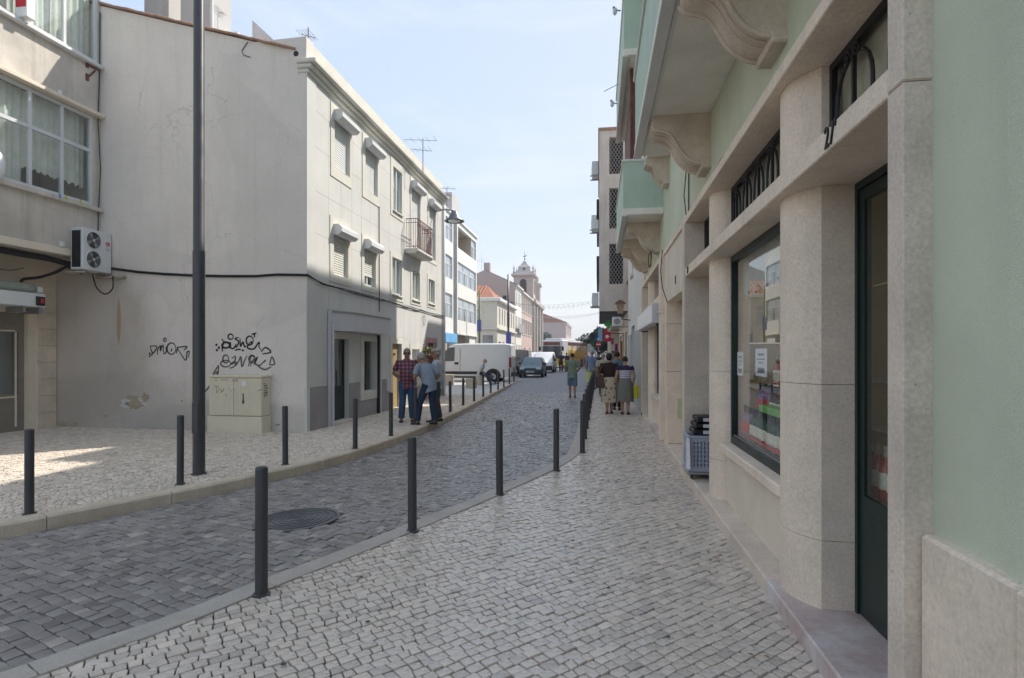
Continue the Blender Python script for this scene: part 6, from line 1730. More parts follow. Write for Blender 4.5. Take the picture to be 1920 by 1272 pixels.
for i, (x, y) in enumerate(LBL):
    bollard(x, y, 'dark grey steel bollard, %s in the row along the left kerb' % ordn[i], 'bollards along the left kerb')
# tall lighting pole
lp0 = gz(373, 889)
lp_ = thing('lighting_pole', 'tall dark tapered lighting pole on the left pavement before the blank gable', 'lighting pole', lp0)
obj('shaft', MB().lathe([(.077,-.05),(.076,2.95),(.075,2.97),(.070,2.98),(.062,9.5)], lp0, 28, cap=False), m_pole, lp_, smooth=True, auto=50)
obj('base_collar', MB().lathe([(.095,-.02),(.095,.012),(.078,.016)], lp0, 28, cap=False), m_pole, lp_, smooth=True, auto=40)
obj('inspection_door', MB().box(lp0.x-.045, lp0.x+.045, lp0.y-.082, lp0.y-.07, .55, .95, .004), m_pole, lp_)
obj('luminaire', MB().box(lp0.x-.03, lp0.x+1.3, lp0.y-.12, lp0.y+.12, 9.5, 9.62, .03), m_pole, lp_)
# far slim poles with blue banners
m_banner = M('violet_blue_banner', (.14,.16,.52), .1, 1.5, .7, 0, 30, .2)
for k, (px, pyb, pyt, Y, mat) in enumerate(((953,690,515,44,m_pole), (899,680,545,44,M('green_painted_pole', (.16,.22,.10), .2, 2, .6, 0, 30, .3)))):
    b, t = gy(px, pyb, Y), gy(px, pyt, Y)
    po = thing('banner_pole', ('slim dark pole with a violet banner behind the white van', 'green banded pole with a violet banner near the apartment block')[k], 'pole', (b.x, Y, 0), 0, 'poles with violet banners')
    obj('shaft', MB().tube([(b.x,Y,-.05),(t.x,Y,t.z)], [.09,.07], 10), mat, po, smooth=True)
    if k == 0: a_, c_ = gy(949,625,Y), gy(959,657,Y)
    else: a_, c_ = gy(895,600,Y), gy(903,622,Y)
    n = 8
    obj('banner', MB().loft([[(a_.x+(c_.x-a_.x)*i/n, Y-.1-.05*math.sin(i*.9), c_.z+(.35*(1-i/n) if k == 0 else 0)), (a_.x+(c_.x-a_.x)*i/n, Y-.1-.05*math.sin(i*.9), a_.z+(.12*(i/n) if k == 0 else 0))] for i in range(n+1)], cap=False), m_banner, po)
# concrete blocks on the plaza
m_conc = M('tan_concrete_block', (.46,.41,.33), .12, 3, .85, .4, 60, .2, blotch=.25, dirt=(.33,.29,.23))
bk = tag(obj('concrete_block', MB().box(gy(873,700,26.4).x,gy(890,700,26.4).x,26.4,26.9,-.02,.46,.02), m_conc, origin=(-6,26.7,0)), 'square tan concrete block left of the seated man', 'concrete block', 'concrete blocks on the plaza')
bs = gz(904, 722)
bk = tag(obj('concrete_block', MB().lathe([(.21,-.02),(.21,.50),(.19,.53),(0,.53)], (bs.x-.12, bs.y, 0), 20), m_conc, origin=(bs.x-.12,bs.y,0), smooth=True, auto=40), 'round tan concrete block the man sits on', 'concrete block', 'concrete blocks on the plaza')
tag(obj('concrete_block', MB().box(-9.8,-7.4,28.6,29.1,-.02,.55,.03), m_conc, origin=(-8.4,28.9,0)), 'long low concrete bench block behind the bollards', 'concrete block', 'concrete blocks on the plaza')

# ---- air: even pale haze in a closed box round the whole place
hz = obj('haze', MB().box(-320, 330, -60, 820, -1.6, 30), None)
hz['kind'] = 'stuff'
mhz = bpy.data.materials.new('pale_haze'); mhz.use_nodes = True
hn = mhz.node_tree; hn.nodes.clear()
ho = hn.nodes.new('ShaderNodeOutputMaterial'); hv = hn.nodes.new('ShaderNodeVolumePrincipled')
hv.inputs['Color'].default_value = (.86, .91, 1.0, 1); hv.inputs['Density'].default_value = .0016; hv.inputs['Anisotropy'].default_value = .3
hn.links.new(hv.outputs[0], ho.inputs['Volume'])
hz.data.materials.append(mhz)
# ================================================================== VEHICLES
m_tyre = M('tyre_rubber', (.02,.02,.021), .1, 8, .8, .1, 60, .2)
m_rim = M('grey_wheel_rim', (.36,.37,.38), .1, 5, .35, 0, 40, .5, metal=.5)
m_cglass = M('dark_car_glass', (.025,.035,.045), .1, 2, .05, 0, 40, .8, grain=.05)
m_tail = M('red_tail_lamp', (.25,.015,.015), .1, 5, .2, 0, 40, .5)
m_head = M('headlamp_lens', (.62,.66,.68), .08, 8, .12, 0, 40, .7)
m_plate = M('white_number_plate', (.70,.71,.70), .03, 5, .4, 0, 40, .3)
m_bump = M('dark_bumper_plastic', (.03,.032,.035), .1, 4, .6, 0, 60, .3)
def paint(name, c): return M(name, c, .03, 1.2, .35, 0, 40, .4, coat=.25, grain=.05)
def ring10(y, zb, zs, zt, wb, ws, wt):
    return [(-wb,y,zb),(-ws,y,zb+.22*(zs-zb)),(-ws,y,zs),(-wt,y,zt-.05*(zt-zs)-.02),(-wt*.86,y,zt),(wt*.86,y,zt),(wt,y,zt-.05*(zt-zs)-.02),(ws,y,zs),(ws,y,zb+.22*(zs-zb)),(wb,y,zb)]
def wheel(parent, x, y, r, w, side):
    t = obj('wheel', MB().lathe([(r*.62,-w/2),(r*.94,-w/2),(r,-w/2+.03),(r,w/2-.03),(r*.94,w/2),(r*.62,w/2)], (x, y, r), 24, 0), m_tyre, parent, smooth=True, auto=40)
    obj('rim', MB().lathe([(0,.0),(r*.2,.01),(r*.28,-.02),(r*.55,-.03),(r*.62,.01),(r*.64,-.03)], (x+side*w*.42, y, r), 24, 0, cap=False), m_rim, t, smooth=True, auto=40)
    mb = MB()
    obj('wheel_well', MB().lathe([(0,.0),(r*1.22,0),(r*1.22,-.02)], (x+side*(w/2-.03), y, r), 24, 0, cap=False), m_black, parent)
    for k in range(6):
        a = k*math.pi/3
        mb.tube([(x+side*w*.46, y+r*.12*math.cos(a), r+r*.12*math.sin(a)), (x+side*w*.44, y+r*.58*math.cos(a), r+r*.58*math.sin(a))], r*.06, 5)
    obj('spokes', mb, m_rim, t)
def quadlift(a, b, c, d, e=.008):
    a, b, c, d = map(Vector, (a, b, c, d))
    n = (b-a).cross(d-a).normalized()*e
    return MB().quad(a+n, b+n, c+n, d+n)
# local axes: +y is the front
def hatchback(loc, rot, label, body, plate='60-44-DX'):
    t = thing('parked_car', label, 'car', loc, rot)
    st = [(1.86,.30,.52,.56,.62,.70,.60),(1.80,.22,.55,.66,.74,.78,.70),(1.45,.20,.62,.78,.78,.80,.74),(.95,.20,.70,.90,.79,.82,.74),(.22,.20,.78,1.36,.79,.82,.62),(-.3,.20,.80,1.41,.79,.82,.63),(-1.0,.20,.82,1.39,.79,.82,.61),(-1.55,.22,.84,1.22,.78,.81,.58),(-1.84,.28,.80,.90,.72,.76,.62)]
    obj('body', MB().loft([ring10(*s) for s in st]), body, t, smooth=True, auto=28)
    A, B, C_, D_ = st[3], st[4], st[6], st[7]
    obj('windscreen', quadlift((-.70,.90,.915),(.70,.90,.915),(.55,.27,1.335),(-.55,.27,1.335), .012), m_cglass, t)
    obj('rear_window', quadlift((.54,-1.1,1.36),(-.54,-1.1,1.36),(-.56,-1.78,.95),(.56,-1.78,.95), .02), m_cglass, t)
    for s in (-1, 1):
        for y0, y1, z0, z1 in ((.62,-.28,.86,1.31), (-.36,-1.15,.87,1.30)):
            yy0 = y0 if y0 < 0 else y0
            p = [(s*.815,y0,z0),(s*.815,y1,z0),(s*.655,y1,z1),(s*.655,min(y0,.15) if y0 > 0 else y0,z1)]
            if s > 0: p = p[::-1]
            obj('side_window', quadlift(*p, .012), m_cglass, t)
        obj('headlamp', MB().box(s*.40, s*.72, 1.74, 1.84, .56, .69, .02), m_head, t)
        obj('door_mirror', MB().box(s*.80, s*1.0, .62, .74, .90, 1.03, .02), m_bump, t)
        for y in (1.18, -1.22): wheel(t, s*.775, y, .285, .17, s)
    obj('front_bumper', MB().box(-.74,.74,1.78,1.93,.20,.50,.05), m_bump, t)
    obj('grille', MB().box(-.36,.36,1.80,1.862,.55,.64,.01), m_bump, t)
    pl_ = obj('number_plate', MB().box(-.26,.26,1.932,1.94,.36,.47), m_plate, t)
    obj('plate_marks', MB().box(-.20,-.13,1.941,1.943,.385,.445).box(-.11,-.04,1.941,1.943,.385,.445).box(.0,.07,1.941,1.943,.385,.445).box(.10,.17,1.941,1.943,.385,.445), m_bump, pl_)
    obj('licence_sticker', MB().box(-.05,.02,.86,.88,.94,.97), m_red, t)
    return t
hatchback((-4.65, 41.3, -.04), math.pi, 'dark teal green hatchback facing the camera at the end of the left kerb', paint('teal_green_car_paint', (.012,.075,.095)))
# panel vans
def panel_van(loc, rot, label, body, L=5.4, W=1.02, H=2.28, glazed=False):
    t = thing('panel_van' if not glazed else 'passenger_van', label, 'van', loc, rot)
    f = L/2
    st = [(f,.38,.70,.86,.78,.86,.72),(f-.10,.28,.80,1.0,.92,.95,.80),(f-.75,.26,.95,1.16,.98,W,.86),(f-1.55,.26,1.15,H-.20,.98,W,.84),(f-1.95,.26,1.25,H-.03,.98,W,.88),(f-2.6,.26,1.3,H,.98,W,.90),(-f+.4,.26,1.3,H,.98,W,.90),(-f+.06,.30,1.3,H-.05,.96,W-.02,.88),(-f,.36,1.3,H-.12,.93,W-.05,.85)]
    obj('body', MB().loft([ring10(*s) for s in st]), body, t, smooth=True, auto=28)
    obj('windscreen', quadlift((-.82,f-.72,1.20),(.82,f-.72,1.20),(.74,f-1.55,H-.20),(-.74,f-1.55,H-.20), .012), m_cglass, t)
    for s in (-1, 1):
        p = [(s*(W+.004),f-.95,1.20),(s*(W+.004),f-1.95,1.22),(s*(W-.10),f-1.95,H-.24),(s*(W-.09),f-1.55,H-.26)]
        if s > 0: p = p[::-1]
        obj('side_window', quadlift(*p, .012), m_cglass, t)
        if glazed:
            for y0, y1 in ((f-2.15, f-3.2), (f-3.35, f-4.3)):
                p = [(s*(W+.004),y0,1.24),(s*(W+.004),y1,1.24),(s*(W-.09),y1,H-.26),(s*(W-.09),y0,H-.26)]
                if s > 0: p = p[::-1]
                obj('side_window', quadlift(*p, .012), m_cglass, t)
        obj('door_handle', MB().box(s*(W+.001), s*(W+.025), f-2.20, f-1.95, 1.02, 1.16, .01), m_bump, t)
        obj('rub_strip', MB().box(s*(W+.001), s*(W+.02), -f+1.55, f-1.0, .46, .62, .01), m_bump, t)
        obj('sill', MB().box(s*(W-.06), s*(W-.012), -f+1.6, f-1.3, .24, .36, .02), m_bump, t)
        obj('door_seam', MB().box(s*(W+.001), s*(W+.004), f-2.30, f-2.28, .5, H-.3), m_bump, t)
        obj('tail_lamp', MB().box(s*(W-.08), s*(W+.006), -f-.01, -f+.12, .85, 1.45, .02), m_tail, t)
        obj('headlamp', MB().box(s*.48, s*.90, f-.22, f-.03, .80, .98, .03), m_head, t)
        obj('door_mirror', MB().box(s*(W+.02), s*(W+.22), f-1.0, f-.85, 1.22, 1.5, .03), m_bump, t)
        for y in (f-.95, -f+1.05):
            wheel(t, s*(W-.055), y, .33, .2, s)
            obj('wheel_arch', MB().tube([(s*(W+.0), y+.42*math.cos(a), .33+.42*math.sin(a)) for a in (math.pi*i/12 for i in range(13))], .045, 6), m_bump, t)
    obj('rear_bumper', MB().box(-W+.08, W-.08, -f-.08, -f+.15, .34, .56, .03), m_bump, t)
    obj('front_bumper', MB().box(-W+.1, W-.1, f-.12, f+.06, .28, .66, .05), m_bump, t)
    obj('number_plate', MB().box(-.26,.26,f+.062,f+.07,.42,.53), m_plate, t)
    return t
m_vanw = paint('white_van_paint', (.62,.63,.64))
panel_van((-7.65, 33.9, -.04), R(90), 'large white panel van parked side on across the plaza', m_vanw, 5.3, 1.0, 2.26)
panel_van((-7.6, 43.6, -.04), R(90), 'grey passenger van with dark side windows behind the white van', paint('warm_grey_van_paint', (.20,.19,.18)), 4.9, .98, 2.0, True)
def small_van(loc, rot, label, body):
    t = thing('small_van', label, 'van', loc, rot)
    st = [(1.95,.34,.62,.72,.66,.76,.66),(1.85,.24,.70,.86,.82,.88,.78),(1.2,.22,.85,1.06,.86,.91,.80),(.45,.22,.98,1.66,.86,.91,.72),(.1,.22,1.02,1.80,.86,.91,.74),(-1.7,.22,1.02,1.82,.86,.91,.76),(-1.95,.30,1.0,1.70,.82,.88,.72)]
    obj('body', MB().loft([ring10(*s) for s in st]), body, t, smooth=True, auto=28)
    obj('windscreen', quadlift((-.78,1.16,1.08),(.78,1.16,1.08),(.66,.45,1.65),(-.66,.45,1.65), .014), m_cglass, t)
    for s in (-1, 1):
        p = [(s*.915,.95,1.08),(s*.915,.0,1.08),(s*.79,.0,1.66),(s*.79,.40,1.62)]
        if s > 0: p = p[::-1]
        obj('side_window', quadlift(*p, .012), m_cglass, t)
        obj('headlamp', MB().box(s*.50, s*.84, 1.62, 1.86, .72, .92, .03), m_head, t)
        obj('door_mirror', MB().box(s*.90, s*1.10, .80, .92, 1.02, 1.22, .02), m_bump, t)
        for y in (1.25, -1.3): wheel(t, s*.86, y, .30, .18, s)
    obj('front_bumper', MB().box(-.84,.84,1.80,1.99,.22,.62,.05), m_bump, t)
    obj('grille', MB().box(-.5,.5,1.84,1.92,.64,.70,.01), m_bump, t)
    obj('number_plate', MB().box(-.26,.26,1.992,2.0,.36,.47), m_plate, t)
small_van((-4.75, 51.3, -.04), math.pi, 'small white delivery van facing the camera behind the green hatchback', paint('white_small_van_paint', (.66,.67,.69)))
small_van((-6.9, 58.5, -.04), math.pi, 'pale van parked beyond the grey passenger van', paint('pale_van_paint', (.60,.61,.63)))
# bus
bx = gz(1034, 690, 0)
bus = thing('city_bus', 'white and yellow city bus with covered side advertisement turning at the street end', 'bus', (-5.3, 66.0, -.04), math.pi-R(14))
m_busw = paint('white_bus_paint', (.66,.67,.68)); m_busy = paint('yellow_bus_paint', (.72,.50,.03))
m_ad = M('brown_cream_advertisement', (.42,.33,.24), .45, .9, .4, 0, 30, .4, c2=(.7,.6,.42))
HB = 3.25
obj('lower_body', MB().box(-1.24,1.24,-11.0,0,.30,1.25,.06), m_busy, bus)
obj('upper_body', MB().box(-1.24,1.24,-11.0,0,1.251,HB,.10), m_busw, bus)
obj('roof_unit', MB().box(-1.0,1.0,-6.5,-.6,HB-.02,HB+.2,.08), m_busw, bus)
obj('windscreen', MB().box(-1.10,1.10,-.02,.03,1.15,2.55,.03), m_cglass, bus)
obj('destination_display', MB().box(-1.0,1.0,-.02,.032,2.62,3.02,.02), M('dark_red_display', (.16,.05,.04), .3, 5, .3, 0, 40, .4), bus)
for s in (-1, 1):
    obj('side_window', MB().box(s*1.235, s*1.255, -2.2, -.4, 1.3, 2.7), m_cglass, bus)
    obj('side_advertisement', MB().box(s*1.235, s*1.256, -10.8, -2.3, 2.06, 2.62), m_ad, bus)
    obj('yellow_side_panel', MB().box(s*1.235, s*1.256, -10.8, -2.3, 1.26, 2.05), m_busy, bus)
    obj('window_strip', MB().box(s*1.235, s*1.252, -10.8, -2.3, 2.64, 3.02), M('smoked_bus_glass_%s' % ('left' if s < 0 else 'right'), (.09,.08,.075), .3, 1.5, .15, 0, 40, .5), bus)
    obj('door_mirror', MB().box(s*1.25, s*1.5, .1, .25, 2.0, 2.5, .04), m_bump, bus)
    obj('headlamp', MB().box(s*.7, s*1.1, -.01, .04, .6, .8, .02), m_head, bus)
    for y in (-2.6, -8.2): wheel(bus, s*1.14, y, .48, .28, s)
obj('side_panel', MB().box(-1.258,-1.238,-2.2,-.3,1.3,3.1), m_busw, bus)
# ================================================================== PEOPLE
def cloth(name, c, **k): return M(name, c, k.pop('var', .08), k.pop('sc', 6), .9, .3, k.pop('bsc', 140), .1, **k)
m_skin = M('tanned_skin', (.36,.20,.135), .08, 8, .55, .1, 120, .35, grain=.2)
m_skin2 = M('fair_skin', (.45,.27,.19), .08, 8, .55, .1, 120, .35, grain=.2)
m_hairg = M('grey_hair', (.36,.35,.34), .2, 40, .7, .4, 150, .2)
m_haird = M('dark_hair', (.025,.018,.015), .3, 40, .55, .4, 150, .3)
m_shoe = M('black_shoe_leather', (.018,.017,.016), .1, 8, .45, 0, 60, .4)
m_jean = cloth('blue_jeans', (.05,.095,.17), var=.2)
m_jeand = cloth('dark_blue_jeans', (.032,.05,.085), var=.2)
m_trg = cloth('grey_trousers', (.09,.092,.10), var=.15)
m_eye = M('dark_eye', (.02,.015,.012), .1, 5, .2, 0, 40, .5, grain=0)
m_lens = M('dark_sunglass_lens', (.01,.01,.012), .1, 5, .1, 0, 40, .6, grain=0)
def plaid(name, base, line, line2, sc):
    m, nt, out = nodes(name)
    p = nn(nt, 'ShaderNodeBsdfPrincipled', Roughness=.9); nt.links.new(p.outputs[0], out.inputs[0])
    tc = nn(nt, 'ShaderNodeTexCoord'); sp = nn(nt, 'ShaderNodeSeparateXYZ'); nt.links.new(tc.outputs['Object'], sp.inputs[0])
    ca_ = base
    for ax, c, off, w in ((0, line, 0, .12), (2, line, .3, .12), (0, line2, .5, .3), (2, line2, .7, .3)):
        a = nn(nt, 'ShaderNodeMath', operation='MULTIPLY_ADD'); nt.links.new(sp.outputs[ax], a.inputs[0]); a.inputs[1].default_value = sc; a.inputs[2].default_value = off+50
        f = nn(nt, 'ShaderNodeMath', operation='FRACT'); nt.links.new(a.outputs[0], f.inputs[0])
        g = nn(nt, 'ShaderNodeMath', operation='LESS_THAN'); nt.links.new(f.outputs[0], g.inputs[0]); g.inputs[1].default_value = w
        h = nn(nt, 'ShaderNodeMath', operation='MULTIPLY'); nt.links.new(g.outputs[0], h.inputs[0]); h.inputs[1].default_value = .55
        ca_ = mixc(nt, h.outputs[0], ca_, c)
    nt.links.new(ca_, p.inputs['Base Color'])
    return m
def stripes(name, a, b, sc, duty=.5, zcut=None, ccut=None):
    m, nt, out = nodes(name)
    p = nn(nt, 'ShaderNodeBsdfPrincipled', Roughness=.9); nt.links.new(p.outputs[0], out.inputs[0])
    tc = nn(nt, 'ShaderNodeTexCoord'); sp = nn(nt, 'ShaderNodeSeparateXYZ'); nt.links.new(tc.outputs['Object'], sp.inputs[0])
    q = nn(nt, 'ShaderNodeMath', operation='MULTIPLY'); nt.links.new(sp.outputs[2], q.inputs[0]); q.inputs[1].default_value = sc
    f = nn(nt, 'ShaderNodeMath', operation='FRACT'); nt.links.new(q.outputs[0], f.inputs[0])
    g = nn(nt, 'ShaderNodeMath', operation='LESS_THAN'); nt.links.new(f.outputs[0], g.inputs[0]); g.inputs[1].default_value = duty
    c = mixc(nt, g.outputs[0], a, b)
    if zcut:
        h = nn(nt, 'ShaderNodeMath', operation='GREATER_THAN'); nt.links.new(sp.outputs[2], h.inputs[0]); h.inputs[1].default_value = zcut
        c = mixc(nt, h.outputs[0], c, ccut)
    nt.links.new(c, p.inputs['Base Color'])
    return m
def spots(name, a, b, sc):
    m, nt, out = nodes(name)
    p = nn(nt, 'ShaderNodeBsdfPrincipled', Roughness=.9); nt.links.new(p.outputs[0], out.inputs[0])
    tc = nn(nt, 'ShaderNodeTexCoord')
    v = nn(nt, 'ShaderNodeTexVoronoi', Scale=sc, Randomness=.7); nt.links.new(tc.outputs['Object'], v.inputs['Vector'])
    nt.links.new(mixc(nt, ramp(nt, v.outputs['Distance'], [(.28, 1), (.36, 0)]), a, b), p.inputs['Base Color'])
    return m
def remesh(o, vox, it=4):
    r = o.modifiers.new('remesh', 'REMESH'); r.mode = 'VOXEL'; r.voxel_size = vox; r.use_smooth_shade = True
    s = o.modifiers.new('smooth', 'SMOOTH'); s.factor = .5; s.iterations = it
    BAKE.append(o)
def V3(p): return Vector(p)
def hand(mb, w, d, side, curl=.5, s=1.0):
    """palm and five curled fingers; d = direction of the hand"""
    w = V3(w); d = V3(d).normalized()
    sd = d.cross(Vector((0,1,0)))
    if sd.length < .2: sd = d.cross(Vector((1,0,0)))
    sd.normalize(); nrm = sd.cross(d).normalized()
    for q in (-.6, -.2, .2, .6):
        a = w+sd*(.034*q*s); b = w+d*(.085*s)+sd*(.045*q*s)
        mb.tube([a, (a+b)/2+nrm*.002, b], [.019*s, .019*s, .015*s], 7)
    for k, (q, L) in enumerate(((-.042,.062),(-.015,.078),(.013,.075),(.040,.060))):
        a = w+d*(.08*s)+sd*(q*s)
        b = a+(d*math.cos(curl*.6)+nrm*side*math.sin(curl*.6))*L*.5*s
        c = b+(d*math.cos(curl*1.5)+nrm*side*math.sin(curl*1.5))*L*.55*s
        mb.tube([a-d*.02*s, a, b, c], [.010*s, .0095*s, .009*s, .0075*s], 6)
    a = w+d*.025*s-sd*.03*s; b = a+(d*.5-sd*.8+nrm*side*.25).normalized()*.045*s; c = b+(d*.9-sd*.3+nrm*side*.3).normalized()*.035*s
    mb.tube([a, b, c], [.013*s, .0115*s, .009*s], 6)
STAND = dict(hipL=(-.09,0,.92), kneeL=(-.10,.02,.49), ankL=(-.10,-.02,.08), hipR=(.09,0,.92), kneeR=(.10,.02,.49), ankR=(.10,-.02,.08),
             shL=(-.185,-.01,1.40), elL=(-.25,-.03,1.12), wrL=(-.25,.06,.88), shR=(.185,-.01,1.40), elR=(.25,-.03,1.12), wrR=(.25,.06,.88),
             pel=(0,0,.95), waist=(0,.01,1.10), chest=(0,.01,1.28), neck=(0,-.01,1.47), head=(0,.015,1.60))
def person(label, loc, heading, H=1.7, pose=None, skin=None, hair='grey', shirt=None, sleeve=.75, lower='trousers', lowmat=None, shoemat=None, build=1.0, belly=0.0,
           cap=None, glasses=False, vox=.011, long_hair=False, lowlen=1.0, toes=None, headyaw=0.0, shirt_len=.0, group=None, bald=False):
    J = {k: Vector(v) for k, v in STAND.items()}
    for k, v in (pose or {}).items(): J[k] = Vector(v)
    sc = H/1.7
    for k in J: J[k] = J[k]*sc
    t = thing('person', label, 'person', loc, heading, group); OFF[t.name] = Vector((0,0,0))
    skin = skin or m_skin
    b = sc*build
    tdir = (J['neck']-J['pel']).normalized()
    # ---------- body
    mb = MB()
    def torso(f, bel, z_lo=None, z_hi=None):
        secs = []
        path = [(J['pel']-tdir*.05*sc, .150, .105), (J['pel']+tdir*.04*sc, .155, .112+bel*.5), (J['waist'], .140+bel*.25, .108+bel), ((J['waist']+J['chest'])/2, .150+bel*.12, .115+bel*.7), (J['chest'], .165, .118+bel*.2), (J['chest']+(J['neck']-J['chest'])*.45, .165, .105), (J['chest']+(J['neck']-J['chest'])*.72, .135, .082), (J['neck']-tdir*.01, .075, .062)]
        shd = (J['shR']-J['shL']); shd.normalize()
        hpd = (J['hipR']-J['hipL']); hpd.normalize()
        rings = []
        for i, (c, rx, ry) in enumerate(path):
            q = i/(len(path)-1)
            xd = hpd.lerp(shd, q).normalized(); xd = (xd-tdir*xd.dot(tdir)).normalized(); yd = tdir.cross(xd)
            off = yd*bel*.5*math.sin(math.pi*min(1, q*1.6))*sc if bel else Vector((0,0,0))
            rings.append([c+off+xd*rx*b*f*math.cos(a)+yd*ry*b*f*math.sin(a) for a in (2*math.pi*k/18 for k in range(18))])
        return rings
    mb.loft(torso(.94, belly))
    mb.tube([J['neck']-tdir*.05*sc, J['neck']+tdir*.02*sc, J['head']-Vector((0,0,.03))*sc], [.062*b, .055*b, .052*b], 12)
    hq = Matrix.Rotation(headyaw, 3, 'Z')
    hd = J['head']
    def hp(x, y, z): return hd+hq @ Vector((x, y, z))*sc
    def hball(c, rx, ry, rz):
        m_ = MB().ball((0,0,0), rx*sc, ry*sc, rz*sc, 16, 12)
        mb.add([hp(*c)+hq @ Vector(p) for p in m_.v], m_.f)
    hball((0,-.01,.02), .076, .096, .098); hball((0,.018,-.045), .060, .070, .072); hball((0,.035,-.09), .038, .045, .030)
    hball((0,.098,-.018), .014, .018, .022); hball((0,.082,.02), .055, .02, .012); hball((0,.092,-.062), .024, .012, .008)
    for s in (-1, 1): hball((s*.078,-.005,-.012), .012, .024, .034); hball((s*.036,.072,-.03), .022, .018, .02)
    for sfx, s in (('L',-1), ('R',1)):
        sh, el, wr = J['sh'+sfx], J['el'+sfx], J['wr'+sfx]
        mb.tube([sh-(el-sh)*.05, sh+(el-sh)*.3, sh+(el-sh)*.75, el, el+(wr-el)*.3, el+(wr-el)*.75, wr, wr+(wr-el).normalized()*.02*sc], [.052*b, .051*b, .044*b, .041*b, .043*b, .032*b, .026*b, .024*b], 12)
        hand(mb, wr+(wr-el).normalized()*.01*sc, wr-el, -s, .6, sc)
        hi, kn, an = J['hip'+sfx], J['knee'+sfx], J['ank'+sfx]
        mb.tube([hi+Vector((0,0,.02))*sc, hi+(kn-hi)*.3, hi+(kn-hi)*.8, kn, kn+(an-kn)*.3, kn+(an-kn)*.8, an, an-Vector((0,0,.04))*sc], [.082*b, .08*b, .06*b, .054*b, .056*b, .038*b, .036*b, .036*b], 12)
        td = (toes or {}).get(sfx, Vector((s*.12, 1, 0)))
        td = Vector(td).normalized()
        f0 = an-Vector((0,0,.045))*sc
        mb.tube([f0-td*.05*sc, f0+td*.05*sc, f0+td*.13*sc-Vector((0,0,.012))*sc, f0+td*.17*sc-Vector((0,0,.018))*sc], [.03*sc, .036*sc, .03*sc, .018*sc], 10)
    body = obj('body', mb, skin, t, smooth=True); remesh(body, vox*.8)
    # ---------- shirt
    if shirt:
        mb = MB()
        rg = torso(1.09, belly+.004)
        drop = shirt_len
        low = [p-Vector((0,0,1))*(.09+drop)*sc+(p-sum(rg[0], Vector())/18)*.04 for p in rg[0]]
        mb.loft([low]+rg[:-1]+[[sum(rg[-1], Vector())/18+(p-sum(rg[-1], Vector())/18)*.98 for p in rg[-1]]])
        for sfx in 'LR':
            sh, el, wr = J['sh'+sfx], J['el'+sfx], J['wr'+sfx]
            e = sh+(el-sh)*min(1, sleeve)
            pts = [sh-(el-sh)*.12, sh+(el-sh)*.1, sh+(e-sh)*.6, e]; rs_ = [.058*b, .066*b, .066*b, .066*b]
            if sleeve > 1: pts += [el+(wr-el)*(sleeve-1)]; rs_[-1] = .056*b; rs_ += [.044*b]
            mb.tube(pts, rs_, 12)
        o = obj('shirt', mb, shirt, t, smooth=True); remesh(o, vox, 5)
    # ---------- lower garment
    if lower == 'trousers' or lower == 'shorts':
        mb = MB()
        rg = torso(1.05, belly*.6)
        mb.loft([[p-tdir*.03*sc for p in rg[0]], rg[0], rg[1], rg[2]])
        for sfx in 'LR':
            hi, kn, an = J['hip'+sfx], J['knee'+sfx], J['ank'+sfx]
            hi2 = hi+Vector((0,0,.02))*sc
            if lower == 'trousers':
                mb.tube([hi2, hi+(kn-hi)*.25, hi+(kn-hi)*.7, kn, kn+(an-kn)*.3, kn+(an-kn)*.8, an+(kn-an)*.02], [.098*b, .097*b, .082*b, .073*b, .074*b, .068*b, .070*b], 14)
            else:
                mb.tube([hi2, hi+(kn-hi)*.25, hi+(kn-hi)*.7, kn+(an-kn)*.05], [.10*b, .102*b, .10*b, .10*b], 14)
        o = obj(lower, mb, lowmat, t, smooth=True); remesh(o, vox, 5)
    elif lower == 'skirt':
        c0 = J['waist']-tdir*.03*sc; c1 = (J['kneeL']+J['kneeR'])/2-Vector((0,0,.06+.10*(lowlen-1)))*sc
        rings = []
        n = 36
        for i in range(7):
            q = i/6; c = c0.lerp(c1, q); rx = (.155+.055*math.sin(min(1, q*2.2)*math.pi/2)+.02*q)*b; ry = (.125+.05*math.sin(min(1, q*2)*math.pi/2)+.02*q)*b
            rings.append([c+Vector((rx*math.cos(a)*(1+.05*q*math.sin(a*7+1)), ry*math.sin(a)*(1+.05*q*math.sin(a*6)), .012*q*math.sin(a*5))) for a in (2*math.pi*k/n for k in range(n))])
        obj('skirt', MB().loft(rings), lowmat, t, smooth=True, auto=60)
    # ---------- shoes
    for sfx, s in (('L',-1), ('R',1)):
        an = J['ank'+sfx]; td = Vector((toes or {}).get(sfx, (s*.12, 1, 0))).normalized(); sd = td.cross(Vector((0,0,1))).normalized()
        up = sd.cross(td)
        f0 = an-Vector((0,0,.08))*sc
        rings = []
        for y, w, h in ((-.075,.030,.055),(-.05,.040,.085),(.0,.042,.085),(.06,.044,.065),(.12,.047,.05),(.17,.042,.042),(.195,.024,.034)):
            c = f0+td*y*sc
            rings.append([c+(sd*w*math.cos(a)*1.05+up*(h*max(0, math.sin(a)) if math.sin(a) > 0 else .0))*sc+up*(0 if math.sin(a) > -.01 else -.001) for a in (2*math.pi*k/12 for k in range(12))])
        obj('shoe', MB().loft(rings), shoemat or m_shoe, t, smooth=True, auto=50)
    # ---------- hair, eyes, cap, glasses
    hm = {'grey': m_hairg, 'dark': m_haird}[hair]
    rings = []
    zl = -.12 if long_hair else -.02
    nb = 24
    k1 = 1.10 if not long_hair else 1.24
